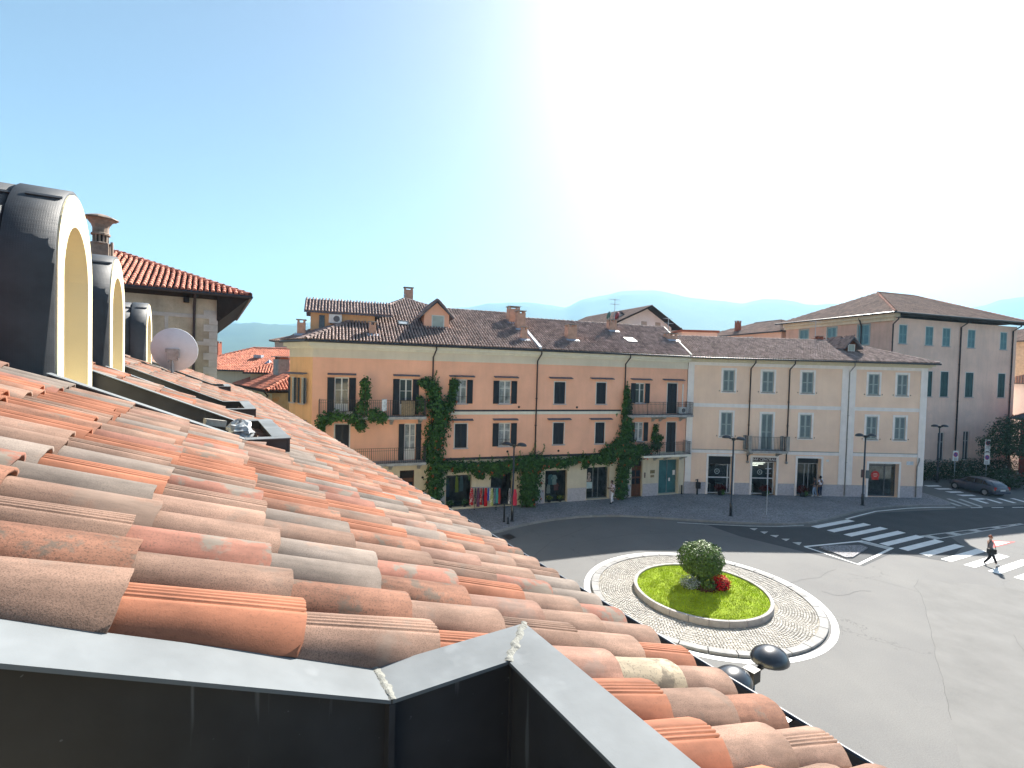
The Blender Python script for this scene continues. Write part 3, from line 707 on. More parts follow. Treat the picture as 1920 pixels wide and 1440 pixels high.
# arched dormers
def arch(hw, hb, top, n=20):
    """outline from right foot over the crown to the left foot, in (y, z)"""
    out = [(hw, 0)]
    for i in range(n + 1):
        a = math.pi * i / n; out.append((hw * math.cos(a), hb + (top - hb) * math.sin(a)))
    return out + [(-hw, 0)]
def dormer(b, top):
    c, face = b['c'], b['face']; base = crest(face) - .15; H = top - base
    o_ = arch(.65, H - .68, H); i_ = arch(.46, H - .75, H - .26)
    i_ = [(y, z if k not in (0, len(i_) - 1) else .0) for k, (y, z) in enumerate(i_)]
    n = len(o_); m = MB(); vs = []
    for x in (face, face - .16):
        vs += [(x, c + y, base + z) for y, z in o_]
    for x in (face, face - .55):
        vs += [(x, c + y, base + z) for y, z in i_]
    fs = []
    for k in range(n - 1):
        fs.append((k, k + 1, 2 * n + k + 1, 2 * n + k))                # front ring
        fs.append((k + 1, k, n + k, n + k + 1))                        # outer edge
        fs.append((2 * n + k, 2 * n + k + 1, 3 * n + k + 1, 3 * n + k))  # reveal
    m.add(vs, fs); m.box(face - .75, c - .55, base - .9, face - .56, c + .55, base)
    m.box(face - .25, c - .64, base - .9, face - .003, c + .64, base - .001)
    d = m.build('dormer', DORMY, house)
    # window at the back of the reveal
    wm = MB(); ii = arch(.475, H - .75, H - .25); wm.add([(face - .56, c + y, base + z) for y, z in ii], [tuple(range(len(ii)))]); wd_ = wm.build('window_pane', GLASS, d)
    fr_ = MB(); fr_.box(face - .555, c - .03, base, face - .51, c + .03, base + H - .28); fr_.box(face - .555, c - .45, base + .5, face - .515, c + .45, base + .56)
    fr_.build('window_frame', mat('pale_wood_%d' % int(c), (.66, .50, .26), .6), d)
    # lapped bitumen sheets over the vault
    xs = [face - .012, face - .26, face - .85, face - 1.55, face - 2.3, face - 3.2, face - 4.4]
    for k in range(len(xs) - 1):
        th = .018 - .003 * k if k else .032
        ou = arch(.65 + th, H - .68, H + th); inn = arch(.65 + th - .03, H - .68, H + th - .03)
        mm = MB(); nn = len(ou); vs = []
        for x in (xs[k], xs[k + 1] - .05): 
            vs += [(x, c + y, base + z - (0 if 0 < j < nn - 1 else .25)) for j, (y, z) in enumerate(ou)]
        vs += [(xs[k], c + y, base + z - (0 if 0 < j < nn - 1 else .25)) for j, (y, z) in enumerate(inn)]
        mm.add(vs, [(j + 1, j, nn + j, nn + j + 1) for j in range(nn - 1)] + [(j, j + 1, 2 * nn + j + 1, 2 * nn + j) for j in range(nn - 1)])
        mm.build('cladding_sheet', CLAD, d, True)
        # overlapping joint across the sheet
        if k < 4:
            for sgn in (-1, 1):
                a0 = R(90 + sgn * 38); jm = MB(); vs = []
                for x in (xs[k] - .004, xs[k + 1] + .03):
                    for dr in (.002, .010):
                        for da in (0, sgn * .045):
                            a = a0 + da; rr_ = .65 + th + dr; vs.append((x, c + rr_ * math.cos(a), base + H - .68 + (.68 + th + dr) * math.sin(a)))
                jm.add(vs, [(0, 1, 3, 2), (4, 6, 7, 5), (0, 4, 5, 1), (2, 3, 7, 6), (0, 2, 6, 4), (1, 5, 7, 3)]); jm.build('sheet_lap', CLAD, d)
    return d
def clad():
    m = mat('bitumen_cladding_grid', (.038, .043, .05), .55, .2, 3, spec=.45)
    n = m.node_tree.nodes; l = m.node_tree.links; b = n['Principled BSDF']
    tc = n.new('ShaderNodeTexCoord'); br = n.new('ShaderNodeTexVoronoi'); br.inputs['Scale'].default_value = 70; br.inputs['Randomness'].default_value = 0; br.distance = 'CHEBYCHEV'
    l.new(tc.outputs['Object'], br.inputs['Vector'])
    ns = n.new('ShaderNodeTexNoise'); ns.inputs['Scale'].default_value = 6; l.new(tc.outputs['Object'], ns.inputs['Vector'])
    ad = n.new('ShaderNodeMath'); ad.operation = 'ADD'; l.new(br.outputs['Distance'], ad.inputs[0]); 
    mu = n.new('ShaderNodeMath'); mu.operation = 'MULTIPLY'; mu.inputs[1].default_value = 3; l.new(ns.outputs['Fac'], mu.inputs[0]); l.new(mu.outputs[0], ad.inputs[1])
    bp = n.new('ShaderNodeBump'); bp.inputs['Strength'].default_value = .16; bp.inputs['Distance'].default_value = .01; l.new(ad.outputs[0], bp.inputs['Height']); l.new(bp.outputs[0], b.inputs['Normal'])
    return m
CLAD = clad()
for b in BOXES[1:]: dormer(b, b['top'])

# rubbish left on the first terrace box: plastic bag, brick, loose tile
def hloc(D, s, z): 
    return (D * math.cos(HA) - s * math.sin(HA), D * math.sin(HA) + s * math.cos(HA), z)
bgm = MB(); N = 14; vs = []; rg = random.Random(9)
for i in range(N):
    ph = math.pi * i / (N - 1)
    for k in range(18):
        th = 2 * math.pi * k / 18; q = 1 + .45 * pnoise(Vector((math.cos(th) * 2.2, math.sin(th) * 2.2, ph * 2.4))) + .25 * pnoise(Vector((math.cos(th) * 6, math.sin(th) * 6, ph * 6)))
        vs.append((.17 * q * math.sin(ph) * math.cos(th), .20 * q * math.sin(ph) * math.sin(th), .13 + .15 * q * -math.cos(ph)))
fs = [(i * 18 + k, i * 18 + (k + 1) % 18, (i + 1) * 18 + (k + 1) % 18, (i + 1) * 18 + k) for i in range(N - 1) for k in range(18)]
bgm.add(vs, fs); bag = bgm.build('plastic_bag', mat('clear_white_plastic', (.42, .44, .45), .3, .2, 8, spec=.5), None, loc=hloc(.26, 5.16, 9.30)); bag.rotation_euler = (0, 0, HA); bag.scale = (.62, .62, .62)
tag(bag, 'crumpled clear white plastic bag lying on the terrace box', 'bag')
bk = MB().box(-.08, -.045, 0, .08, .045, .055).build('loose_brick', mat('pale_brick', (.36, .34, .30), .9, .12, 9, .3, 40), None, loc=hloc(.05, 5.02, 9.45)); bk.rotation_euler = (.0, .18, HA + .25)
tag(bk, 'pale loose block beside the plastic bag on the roof', 'block')
tl = inst('loose_tile', plain[1].mesh('loose_tile', TILES[6], True), None, hloc(.42, 4.72, 9.22), (.12, .16, HA - .12)); tag(tl, 'dark red roof tile lying loose in front of the plastic bag', 'tile')

# satellite dish on the roof
dish = empty('satellite_dish', hloc(-.68, 13.4, crest(-.68) - .05), R(20)); tag(dish, 'large pale grey satellite dish standing on the clay tile roof', 'satellite dish')
dm = MB(); prof = [(.02, 0), (.15, .012), (.30, .05), (.42, .10), (.50, .15), (.515, .155), (.515, .165), (.50, .162), (.40, .105), (.25, .045), (.02, .012)]
dm.lathe(prof, n=40); refl = dm.build('reflector', mat('dish_grey', (.78, .80, .82), .55, .05, 3), dish, True); refl.location = (0, 0, .56); refl.scale = (.9, .95, .9); refl.rotation_euler = (R(-80), 0, 0)
m = MB(); m.tube([(0, -.02, -.1), (0, -.02, .50)], .028, 8); m.build('mast', mat('galvanised_steel', (.5, .5, .5), .4, .1, 6, metal=.6), dish)
m = MB(); m.box(-.09, -.06, .34, .09, .10, .56); m.box(-.13, -.04, .52, .13, .02, .60); m.tube([(-.07, -.05, .30), (.08, .05, .64)], .018, 6); m.box(.09, -.09, .40, .14, -.01, .58); m.build('mount_bracket', mat('galvanised_bracket', (.45, .45, .44), .45, .2, 9, metal=.5), dish)
m = MB(); m.tube([(0, .05, .45), (0, .55, .28)], .014, 6); m.box(-.04, .52, .24, .04, .64, .33); m.build('feed_arm', WHITEP, dish)

# ------------------------------------------------------------------ tile fields of the other roofs
def inpoly(x, y, P):
    r_ = False; j = len(P) - 1
    for i in range(len(P)):
        if (P[i][1] > y) != (P[j][1] > y) and x < (P[j][0] - P[i][0]) * (y - P[i][1]) / (P[j][1] - P[i][1]) + P[i][0]: r_ = not r_
        j = i
    return r_
def field(mb, P3, eave_dir, pitch=.21, expo=.36, rg_=random.Random(1), seg=4, hgt=.095, holes=()):
    """cover tiles over a planar polygon P3 (3D points); eave_dir runs along the eave"""
    O = Vector(P3[0]); u = Vector(eave_dir).normalized()
    nrm = Vector((0, 0, 0))
    for i in range(len(P3)): nrm += Vector(P3[i]).cross(Vector(P3[(i + 1) % len(P3)]))
    nrm.normalize()
    if nrm.z < 0: nrm = -nrm
    v = nrm.cross(u)
    if v.z < 0: v = -v
    P2 = [((Vector(p) - O).dot(u), (Vector(p) - O).dot(v)) for p in P3]
    a0, a1 = min(p[0] for p in P2), max(p[0] for p in P2); b0, b1 = min(p[1] for p in P2), max(p[1] for p in P2)
    na, nb = int((a1 - a0) / pitch) + 1, int((b1 - b0) / expo) + 1
    prof = [(math.cos(math.pi * k / seg), math.sin(math.pi * k / seg)) for k in range(seg + 1)]
    for i in range(na):
        a = a0 + (i + .5) * pitch; j0 = rg_.uniform(-.06, .06)
        for j in range(nb):
            b = b0 + j * expo + (j0 if j else 0)
            if not inpoly(a, b + .2, P2): continue
            if any(h0 < a < h1 and g0 < b + .2 < g1 for h0, h1, g0, g1 in holes): continue
            mb.cur = min(1, max(0, .5 + rg_.gauss(0, .25))); vs = []; aa = a + rg_.uniform(-.012, .012)
            for bb, w_, up_ in ((b - .02, pitch * .36, .03), (min(b + expo + .03, 1e9), pitch * .29, .004)):
                for c_, s_ in prof: vs.append(O + u * (aa + c_ * w_) + v * bb + nrm * (s_ * hgt + up_))
            n = seg + 1
            mb.add(vs, [(k, k + 1, n + k + 1, n + k) if True else 0 for k in range(seg)] + [tuple(range(n - 1, -1, -1))])
def ridge_caps(mb, p0, p1, r=.12, L=.4):
    p0, p1 = Vector(p0), Vector(p1); n = max(1, int((p1 - p0).length / L)); d = (p1 - p0) / n
    for i in range(n):
        a, b = p0 + d * i, p0 + d * (i + 1.08); up_ = Vector((0, 0, .03)); mb.cur = random.random()
        mb.tube([a + up_, b], r * 1.05, 8, r * .85, False)

# ------------------------------------------------------------------ building kit (local x along the front, y into the house, z up)
def wall_holes(mb, x0, x1, z0, z1, holes, y=0.0, rev=.2):
    xs = sorted({x0, x1} | {min(max(h[i], x0), x1) for h in holes for i in (0, 1)})
    zs_ = sorted({z0, z1} | {min(max(h[i], z0), z1) for h in holes for i in (2, 3)})
    for a, b in zip(xs, xs[1:]):
        for c, d in zip(zs_, zs_[1:]):
            mx, mz = (a + b) / 2, (c + d) / 2
            if any(h[0] < mx < h[1] and h[2] < mz < h[3] for h in holes): continue
            mb.quad((a, y, c), (b, y, c), (b, y, d), (a, y, d))
    for h in holes:
        a, b, c, d = max(h[0], x0), min(h[1], x1), max(h[2], z0), min(h[3], z1)
        if a >= b or c >= d: continue
        mb.quad((a, y, c), (a, y, d), (a, y + rev, d), (a, y + rev, c)); mb.quad((b, y, c), (b, y + rev, c), (b, y + rev, d), (b, y, d))
        if h[3] <= z1: mb.quad((a, y, d), (b, y, d), (b, y + rev, d), (a, y + rev, d))
        if h[2] >= z0: mb.quad((a, y, c), (a, y + rev, c), (b, y + rev, c), (b, y, c))
_cache = {}
SLATS = {SHGREY.name: mat('grey_shutter_slats', (.17, .215, .225), .7, .08, 3), SHTEAL.name: mat('teal_shutter_slats', (.14, .27, .30), .7, .1, 3)}
def shutter_mesh(w, h, m, mid=True, slats=True):
    k = (round(w, 2), round(h, 2), m.name, mid)
    if k in _cache: return _cache[k]
    b = MB(); t = .035; f = min(.07, w * .16)
    b.box(0, -t, 0, f, 0, h); b.box(w - f, -t, 0, w, 0, h); b.box(f, -t, 0, w - f, 0, f * 1.2); b.box(f, -t, h - f, w - f, 0, h)
    if mid: b.box(f, -t, h * .5 - f * .5, w - f, 0, h * .5 + f * .5)
    b.curm = 1; b.box(f, -.010, f, w - f, -.004, h - f)
    n = int(h / .10)
    for i in range(n):
        z = f * 1.2 + (h - 2 * f) * (i + .5) / n
        if mid and abs(z - h / 2) < f * .7: continue
        b.add([(f, -t + .002, z - .035), (w - f, -t + .002, z - .035), (w - f, -.011, z + .035), (f, -.011, z + .035)], [(0, 1, 2, 3)])
    _cache[k] = b.mesh('shutter', [m, SLATS.get(m.name, m)]); return _cache[k]
def win(parent, x0, x1, z0, z1, style='open', hood=None, sm=SHDARK, y=0.0, rot=0.0, at=None, glass=None, sill=True, frame_w=.055, surround=None, door=False, mid=False, guard=False):
    """window centred on a hole of the wall; children: panes, shutters, hood, sill"""
    w_, h = x1 - x0, z1 - z0
    m = MB(); f = frame_w
    m.box(0, .08, 0, f, .16, h); m.box(w_ - f, .08, 0, w_, .16, h); m.box(f, .08, h - f, w_ - f, .16, h); m.box(f, .08, 0, w_ - f, .16, f)
    if style != 'closed':
        m.box(w_ / 2 - f * .8, .075, f, w_ / 2 + f * .8, .15, h - f); m.box(f, .09, h * .66, w_ - f, .14, h * .66 + .03)
        if door: m.box(f, .09, f, w_ - f, .145, h * .3)
    o = m.build('window', WFRAME, parent); o.location = (x0, y, z0) if at is None else at; o.rotation_euler = (0, 0, rot)
    pane = glass or CURTAIN
    for a, b in ((f, w_ / 2 - f * .8), (w_ / 2 + f * .8, w_ - f)):
        MB().box(a, .12, f, b, .13, h - f).build('pane', pane, o)
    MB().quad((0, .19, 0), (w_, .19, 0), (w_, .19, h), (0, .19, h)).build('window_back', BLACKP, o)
    if style == 'closed':
        sw = w_ / 2 - .004; me = shutter_mesh(sw - .03, h - .05, sm, mid)
        for xx in (.03, w_ / 2 + .004): inst('shutter', me, o, (xx, .045, .025))
        ed = MB(); e = .055
        ed.box(-e, -.012, -e * .2, 0, .02, h + e); ed.box(w_, -.012, -e * .2, w_ + e, .02, h + e); ed.box(0, -.012, h, w_, .02, h + e); ed.build('surround', WFRAME, o)
    elif style == 'open':
        sw = w_ / 2 - .01; me = shutter_mesh(sw, h, sm, mid)
        for xx, ry in ((-sw - .015, R(random.uniform(-3, 2))), (w_ + .015, R(random.uniform(-2, 3)))): inst('shutter', me, o, (xx, -.02, 0), (0, 0, 0))
        ed = MB(); e = .03; ed.box(-e * .4, -.010, h, w_ + e * .4, .02, h + e); ed.build('surround', WFRAME, o)
    if surround:
        e, pm = surround; ed = MB()
        ed.box(-e, -.035, -e * .9, 0, .02, h + e); ed.box(w_, -.035, -e * .9, w_ + e, .02, h + e); ed.box(0, -.035, h, w_, .02, h + e); ed.box(0, -.035, -e * .9, w_, .02, 0); ed.build('surround', pm, o)
    if sill: MB().box(-.10, -.10, -.07, w_ + .10, .0, -.0).build('sill', GRANITE if not surround else BALSTONE, o)
    if guard:
        gm = MB(); gm.box(0, -.03, h * .30, w_, -.015, h * .30 + .02)
        for i in range(9): gm.box(.05 + i * (w_ - .11) / 8, -.03, .05, .062 + i * (w_ - .11) / 8, -.02, h * .3)
        gm.build('guard_rail', IRON, o)
    if hood:
        hx0, hx1, hz = hood; hm = MB(); a, b = hx0 - x0, hx1 - x0; z = hz - z0
        hm.add([(a, 0, z), (b, 0, z), (b, -.30, z - .075), (a, -.30, z - .075), (a, 0, z + .05), (b, 0, z + .05), (b, -.30, z - .03), (a, -.30, z - .03)], [(0, 3, 2, 1), (4, 5, 6, 7), (0, 1, 5, 4), (1, 2, 6, 5), (2, 3, 7, 6), (3, 0, 4, 7)])
        hm.build('hood', HOOD, o)
    return o
def railing(parent, x0, x1, d, z, h, name='railing', m=None, step=.12, y=0.0, sides=(True, True), knee=False):
    b = MB(); r = .013; yy = y - d
    b.box(x0, yy - .012, z + h - .02, x1, yy + .012, z + h); b.box(x0, yy - .012, z + .05, x1, yy + .012, z + .075)
    n = int((x1 - x0) / step)
    for i in range(n + 1):
        x = x0 + (x1 - x0) * i / n; q = .009 if i % 12 else .018; b.box(x - q, yy - q, z, x + q, yy + q, z + h - .02)
    if knee: b.box(x0, yy - .012, z + h * .82, x1, yy + .012, z + h * .82 + .015)
    for k, xx in enumerate((x0, x1)):
        if not sides[k]: continue
        b.box(xx - .012, yy, z + h - .02, xx + .012, y, z + h); b.box(xx - .012, yy, z + .05, xx + .012, y, z + .075)
        for i in range(1, int(d / step) + 1): b.box(xx - .009, yy + i * step - .009, z, xx + .009, yy + i * step + .009, z + h - .02)
    return b.build(name, m or IRON, parent)
def balcony(parent, x0, x1, d, zf, h, brackets, slab=BALSTONE, **kw):
    s = MB().box(x0 - .05, -d - .06, zf - .17, x1 + .05, 0, zf).build('balcony', slab, parent)
    railing(s, x0, x1, d, zf, h, **kw)
    for bx in brackets:
        m = MB(); pts = [(0, zf - .171), (-d * .75, zf - .171), (-d * .72, zf - .30), (-d * .25, zf - .42), (-.0, zf - .62)]
        n = len(pts); m.add([(bx - .1, p[0], p[1]) for p in pts] + [(bx + .1, p[0], p[1]) for p in pts], [tuple(range(n)), tuple(range(2 * n - 1, n - 1, -1))] + [((i + 1) % n, i, n + i, n + (i + 1) % n) for i in range(n)])
        m.build('bracket', BALSTONE, s)
    return s
def chimney(parent, x, y, zb, zt, w_, m=BRICK, d=None, cap=True, flash=True):
    d = d or w_ * .8; b = MB(); b.box(x - w_ / 2, y - d / 2, zb - .5, x + w_ / 2, y + d / 2, zt - (.22 if cap else 0))
    o = b.build('chimney', m, parent)
    if cap:
        for sx in (-1, 1):
            for sy in (-1, 1): MB().box(x + sx * (w_ / 2 - .07) - .06, y + sy * (d / 2 - .07) - .06, zt - .22, x + sx * (w_ / 2 - .07) + .06, y + sy * (d / 2 - .07) + .06, zt - .05).build('cap_post', m, o)
        MB().box(x - w_ / 2 - .07, y - d / 2 - .07, zt - .05, x + w_ / 2 + .07, y + d / 2 + .07, zt).build('cap', CONCRETE, o)
    if flash:
        fm = MB(); k = .46; q = .16
        for (ax, ay, bx, by) in ((-w_ / 2 - q, -d / 2 - .3, w_ / 2 + q, -d / 2 - .002),):
            fm.add([(x + ax, y + ay, zb + k * (ay) + .13), (x + bx, y + ay, zb + k * (ay) + .13), (x + bx, y + by, zb + k * by + .16), (x + ax, y + by, zb + k * by + .16)], [(0, 1, 2, 3)])
        fm.build('flashing', FLASH, o)
    return o
def pipe(parent, x, ztop, zbot, y=-.09, m=PIPE, ov=.55, r=.05, name='downpipe'):
    b = MB(); b.tube([(x + .12, -ov, ztop), (x + .12, -ov, ztop - .25), (x, y, ztop - .75), (x, y, zbot)], r, 8); o = b.build(name, m, parent, True)
    for z in range(int(zbot) + 1, int(ztop - 1), 2): MB().box(x - .07, y - .07, z, x + .07, 0, z + .04).build('pipe_clip', m, o)
    return o

# ------------------------------------------------------------------ pink corner building
pb = empty('pink_building', (-3.17, 34.68, 0), math.atan2(5.5, 15.41))
tag(pb, 'long salmon pink corner building with dark shutters and climbing vine over its shops', 'building')
UW = [(-8.81, -7.94, 6.85, 9.28), (-4.68, -3.82, 6.85, 9.26), (-.87, -.02, 7.62, 9.30), (2.40, 3.30, 7.62, 9.28), (6.77, 7.67, 7.62, 9.28), (10.35, 11.20, 7.62, 9.30), (13.9, 14.78, 7.70, 9.30), (16.97, 17.93, 6.85, 9.36)]
FW = [(-8.75, -7.85, 3.80, 6.24), (-4.30, -3.55, 3.76, 6.22), (-.82, .08, 4.48, 6.20), (2.44, 3.36, 4.52, 6.20), (6.77, 7.66, 4.54, 6.19), (10.37, 11.18, 4.52, 6.18), (13.93, 14.76, 4.62, 6.15), (17.03, 17.93, 3.62, 6.14)]
GW = [(-4.55, -3.57, .11, 3.04), (-1.34, .51, .25, 2.55), (1.94, 3.67, .15, 2.62), (6.23, 8.06, .13, 2.56), (9.75, 11.75, .15, 2.66), (13.8, 14.81, .11, 3.10), (16.4, 18.37, .15, 3.02)]
X0, X1 = -10.15, 18.92
m = MB(); wall_holes(m, X0, X1, 3.72, 10.56, UW + FW); m.build('upper_wall', PINK, pb)
m = MB(); wall_holes(m, X0, X1, 0, 3.72, GW + FW, y=.004, rev=.45); m.build('ground_floor_wall', CREAM, pb)
CH = Vector((-11.70, 2.71)); cd = (CH - Vector((X0, 0))); CL = cd.length; CA = math.atan2(-cd.y, -cd.x)
def cw(mb, z0, z1, ins=0.0): mb.quad((CH.x, CH.y, z0), (X0, 0, z0), (X0, 0, z1), (CH.x, CH.y, z1))
BL, BR = (-8.7, 11.2), (18.92, 11.0)
m = MB(); cw(m, 0, 10.56); m.quad((BL[0], BL[1], 0), (CH.x, CH.y, 0), (CH.x, CH.y, 11.5), (BL[0], BL[1], 11.5)); m.quad((BR[0], BR[1], 0), (BL[0], BL[1], 0), (BL[0], BL[1], 11.5), (BR[0], BR[1], 11.5)); m.quad((X1, 0, 0), (X1, 11, 0), (X1, 11, 11.5), (X1, 0, 11.5)); m.build('side_wall', ORANGE, pb)
m = MB(); m.box(X0, -.03, 10.56, X1, .3, 11.30)
for k, (z, dpt) in enumerate(((10.60, .05), (10.72, .065), (10.84, .08))): m.box(X0 - .01, -dpt, z, X1 + .004, -.03, z + .05)
c2 = Vector((X0, -.03)); d2 = Vector((CH.x - .03, CH.y)); m.quad((d2.x, d2.y, 10.56), (c2.x, c2.y, 10.56), (c2.x, c2.y, 11.3), (d2.x, d2.y, 11.3)); m.build('frieze', FRIEZE, pb)
m = MB(); m.prism([(X0 - .22, -.42), (X1, -.42), (X1, .3), (X0, .3), (CH.x + .2, CH.y), (CH.x - .42, CH.y - .05)], 11.26, 11.60); m.prism([(X0 - .1, -.22), (X1 + .003, -.22), (X1 + .003, .25), (X0, .25), (CH.x + .2, CH.y), (CH.x - .2, CH.y)], 11.12, 11.262); m.build('cornice', CORNICE, pb)
m = MB(); m.box(-1.6, -.045, 7.06, 12.6, 0, 7.18); m.build('string_course', DKBAND, pb)
m = MB(); m.box(-1.6, -.03, 6.84, 12.6, 0, 7.055); m.build('pale_band', CORNICE, pb)
m = MB(); m.box(-2.4, -.06, 3.62, 12.8, .0, 3.78); m.build('string_course', DKBAND, pb)
for a, b in ((-3.5, -1.4), (4.3, 6.17), (8.12, 9.69), (11.81, 13.74), (14.87, 16.34)):
    box_part('granite_plinth', (a, -.03, .0, b, .01, 1.12), GRANITE, pb)
HD = {0: (-9.25, -7.49, 9.52), 1: (-5.12, -3.35, 9.53), 2: (-1.31, .50, 9.56), 3: (1.96, 3.80, 9.57), 4: (6.28, 8.19, 9.60), 5: (9.79, 11.78, 9.63), 6: (13.4, 15.3, 9.64), 7: (16.44, 18.50, 9.66)}
for i, h in enumerate(UW): win(pb, *h, style='closed' if i in (4, 5, 7) else 'open', hood=HD[i], door=i in (0, 1, 7), sill=i not in (0, 1, 7), guard=i in (2, 3), glass=GLASS if i in (0, 1, 6) else None)
HF_ = {2: (-1.3, .46, 6.50), 3: (1.95, 3.85, 6.50), 4: (6.25, 8.15, 6.49), 5: (9.8, 11.75, 6.48)}
for i, h in enumerate(FW): win(pb, *h, style='closed' if i in (0, 2, 4, 5, 7) else 'open', hood=HF_.get(i), door=i in (0, 1, 7), sill=i not in (0, 1, 7), guard=i == 3)
# chamfered end: two windows a storey
for zz0, zz1, hz in ((7.55, 9.2, 9.5), (4.45, 6.15, 6.45)):
    for t in (.80, 2.12):
        p = Vector((X0, 0)) + cd.normalized() * (t + .45)
        p = p + Vector((cd.y, -cd.x)).normalized() * -.17
        o = win(pb, 0, .50, 0, zz1 - zz0, style='open', hood=(-.42, .92, hz - zz0), sill=True, at=(p.x, p.y, zz0), rot=CA, glass=CURTAIN)
balcony(pb, -9.70, -3.05, 1.0, 6.80, 1.10, (-9.3, -7.0, -5.2, -3.3), m=RUSTIRON, knee=True)
balcony(pb, -9.4, -3.0, 1.0, 3.74, 1.02, (-8.4, -5.2, -3.3), knee=True)
balcony(pb, 12.95, 18.75, 1.0, 6.82, 1.04, (13.3, 15.6, 16.3, 18.3), knee=True)
balcony(pb, 14.2, 18.70, 1.0, 3.60, 1.04, (14.6, 15.9, 16.9, 18.5), slab=CORNICE, knee=True)
for x in (-2.46, 5.30, 12.86): pipe(pb, x, 11.56, 3.8)
for x, z in ((2.0 + 1.95, 7.38), (8.7, 7.36), (3.15, 4.12), (7.25, 4.05), (-3.0, 2.5)):
    mm = MB(); mm.tube([(x, .01, z), (x, -.03, z)], .085, 10); mm.build('wall_vent', DARKWOOD, pb)
box_part('balcony_screen_pipe', (18.42, -.09, 6.9, 18.50, -.02, 9.3), WHITEP, pb)

# ground floor doors and shop fronts
def shopfront(parent, x0, x1, z0, z1, y, posts=(), gl=SHOPGLASS, fm=IRON, transom=None, base=None, name='shop_window', back=1.2, fw=.05, inm=None):
    m = MB(); f = fw
    m.box(x0, y, z0, x0 + f, y + .06, z1); m.box(x1 - f, y, z0, x1, y + .06, z1); m.box(x0 + f, y, z1 - f, x1 - f, y + .06, z1); m.box(x0 + f, y, z0, x1 - f, y + .06, z0 + f)
    for p in posts: m.box(p - f / 2, y - .004, z0 + f, p + f / 2, y + .055, z1 - f)
    if transom: m.box(x0 + f, y - .006, transom, x1 - f, y + .05, transom + f)
    o = m.build(name, fm, parent)
    ed = [x0 + f] + list(posts) + [x1 - f]
    for a, b in zip(ed, ed[1:]): MB().box(a, y + .025, z0 + f, b, y + .033, z1 - f).build('pane', gl, o)
    return o
def dorleaf(parent, x0, x1, z0, z1, y, m, tr_=.55):
    b = MB(); b.box(x0, y, z0, x1, y + .06, z1); o = b.build('door', m, parent); mid = (x0 + x1) / 2
    fr_ = MB()
    for a, c in ((x0 + .08, mid - .05), (mid + .05, x1 - .08)):
        for za, zb in ((z0 + .15, z0 + .85), (z0 + 1.0, z0 + 1.45), (z0 + 1.6, z0 + 2.1)):
            MB().box(a, y - .012, za, c, y - .001, zb).build('door_panel' if za < z0 + .5 else 'door_glass', m if za < z0 + .5 else SHOPGLASS, o)
    MB().box(x0 + .05, y - .014, z1 - tr_, x1 - .05, y - .002, z1 - .06).build('transom_light', DARKWOOD, o)
    MB().box(mid - .02, y - .03, z0, mid + .02, y - .0005, z1 - tr_ - .05).build('meeting_stile', m, o)
    MB().box(mid + .05, y - .06, z0 + .95, mid + .08, y - .0, z0 + 1.12).build('handle', IRON, o)
    return o
dorleaf(pb, -4.55, -3.57, .11, 3.04, .14, WOODDOOR)
dorleaf(pb, 13.8, 14.81, .11, 3.10, .22, WOODDOOR)
GCL = bpy.data.materials.new('clear_shop_glass'); GCL.use_nodes = True
_n = GCL.node_tree.nodes; _l = GCL.node_tree.links; _n.remove(_n['Principled BSDF'])
_t = _n.new('ShaderNodeBsdfTransparent'); _t.inputs[0].default_value = (.82, .88, .88, 1); _g = _n.new('ShaderNodeBsdfGlossy'); _g.inputs['Roughness'].default_value = .03
_f = _n.new('ShaderNodeFresnel'); _f.inputs[0].default_value = 1.5; _m = _n.new('ShaderNodeMixShader'); _l.new(_f.outputs[0], _m.inputs[0]); _l.new(_t.outputs[0], _m.inputs[1]); _l.new(_g.outputs[0], _m.inputs[2]); _l.new(_m.outputs[0], _n['Material Output'].inputs[0])
shopfront(pb, -1.34, .51, .25, 2.55, .30, (), GCL)
shopfront(pb, 1.94, 2.94, .15, 2.62, .30, (), GCL)
shopfront(pb, 6.23, 8.06, .13, 2.56, .30, (), GCL)
shopfront(pb, 9.75, 11.75, .15, 2.66, .30, (10.45, 10.9), GCL, mat('grey_shop_frame', (.22, .23, .23), .5))
shopfront(pb, 16.4, 18.37, .15, 3.02, .34, (17.45,), TEALGLASS, mat('steel_shop_frame', (.2, .24, .25), .5))
# dark interiors behind the clear panes
for (a, b, z1) in ((-1.5, .7, 2.7), (1.8, 3.85, 2.75), (6.1, 8.2, 2.7), (9.6, 11.9, 2.8)):
    m = MB(); y0, y1 = .46, 2.2
    m.quad((a, y1, 0), (b, y1, 0), (b, y1, z1), (a, y1, z1)); m.quad((a, y0, .1), (b, y0, .1), (b, y1, .1), (a, y1, .1)); m.quad((a, y0, 0), (a, y1, 0), (a, y1, z1), (a, y0, z1)); m.quad((b, y0, 0), (b, y1, 0), (b, y1, z1), (b, y0, z1)); m.quad((a, y0, z1), (b, y0, z1), (b, y1, z1), (a, y1, z1))
    m.build('shop_interior', INTERIOR, pb)
box_part('notice', (18.02, .33, 1.65, 18.25, .338, 2.05), WHITEP, pb); box_part('notice', (17.62, .33, 1.15, 17.78, .338, 1.42), WHITEP, pb)
box_part('poster_card', (9.85, .27, .95, 10.38, .296, 1.45), mat('pale_poster', (.55, .66, .64), .6), pb)
MB().lathe([(.02, 0), (.17, .05), (.20, .2), (.12, .34), (.10, .42), (.15, .5), (.14, .68), (.05, .78)], (10.1, .278, 1.46), 10, 1, .06).build('poster_portrait', mat('portrait_print', (.45, .34, .28), .6, .35, 9), pb)
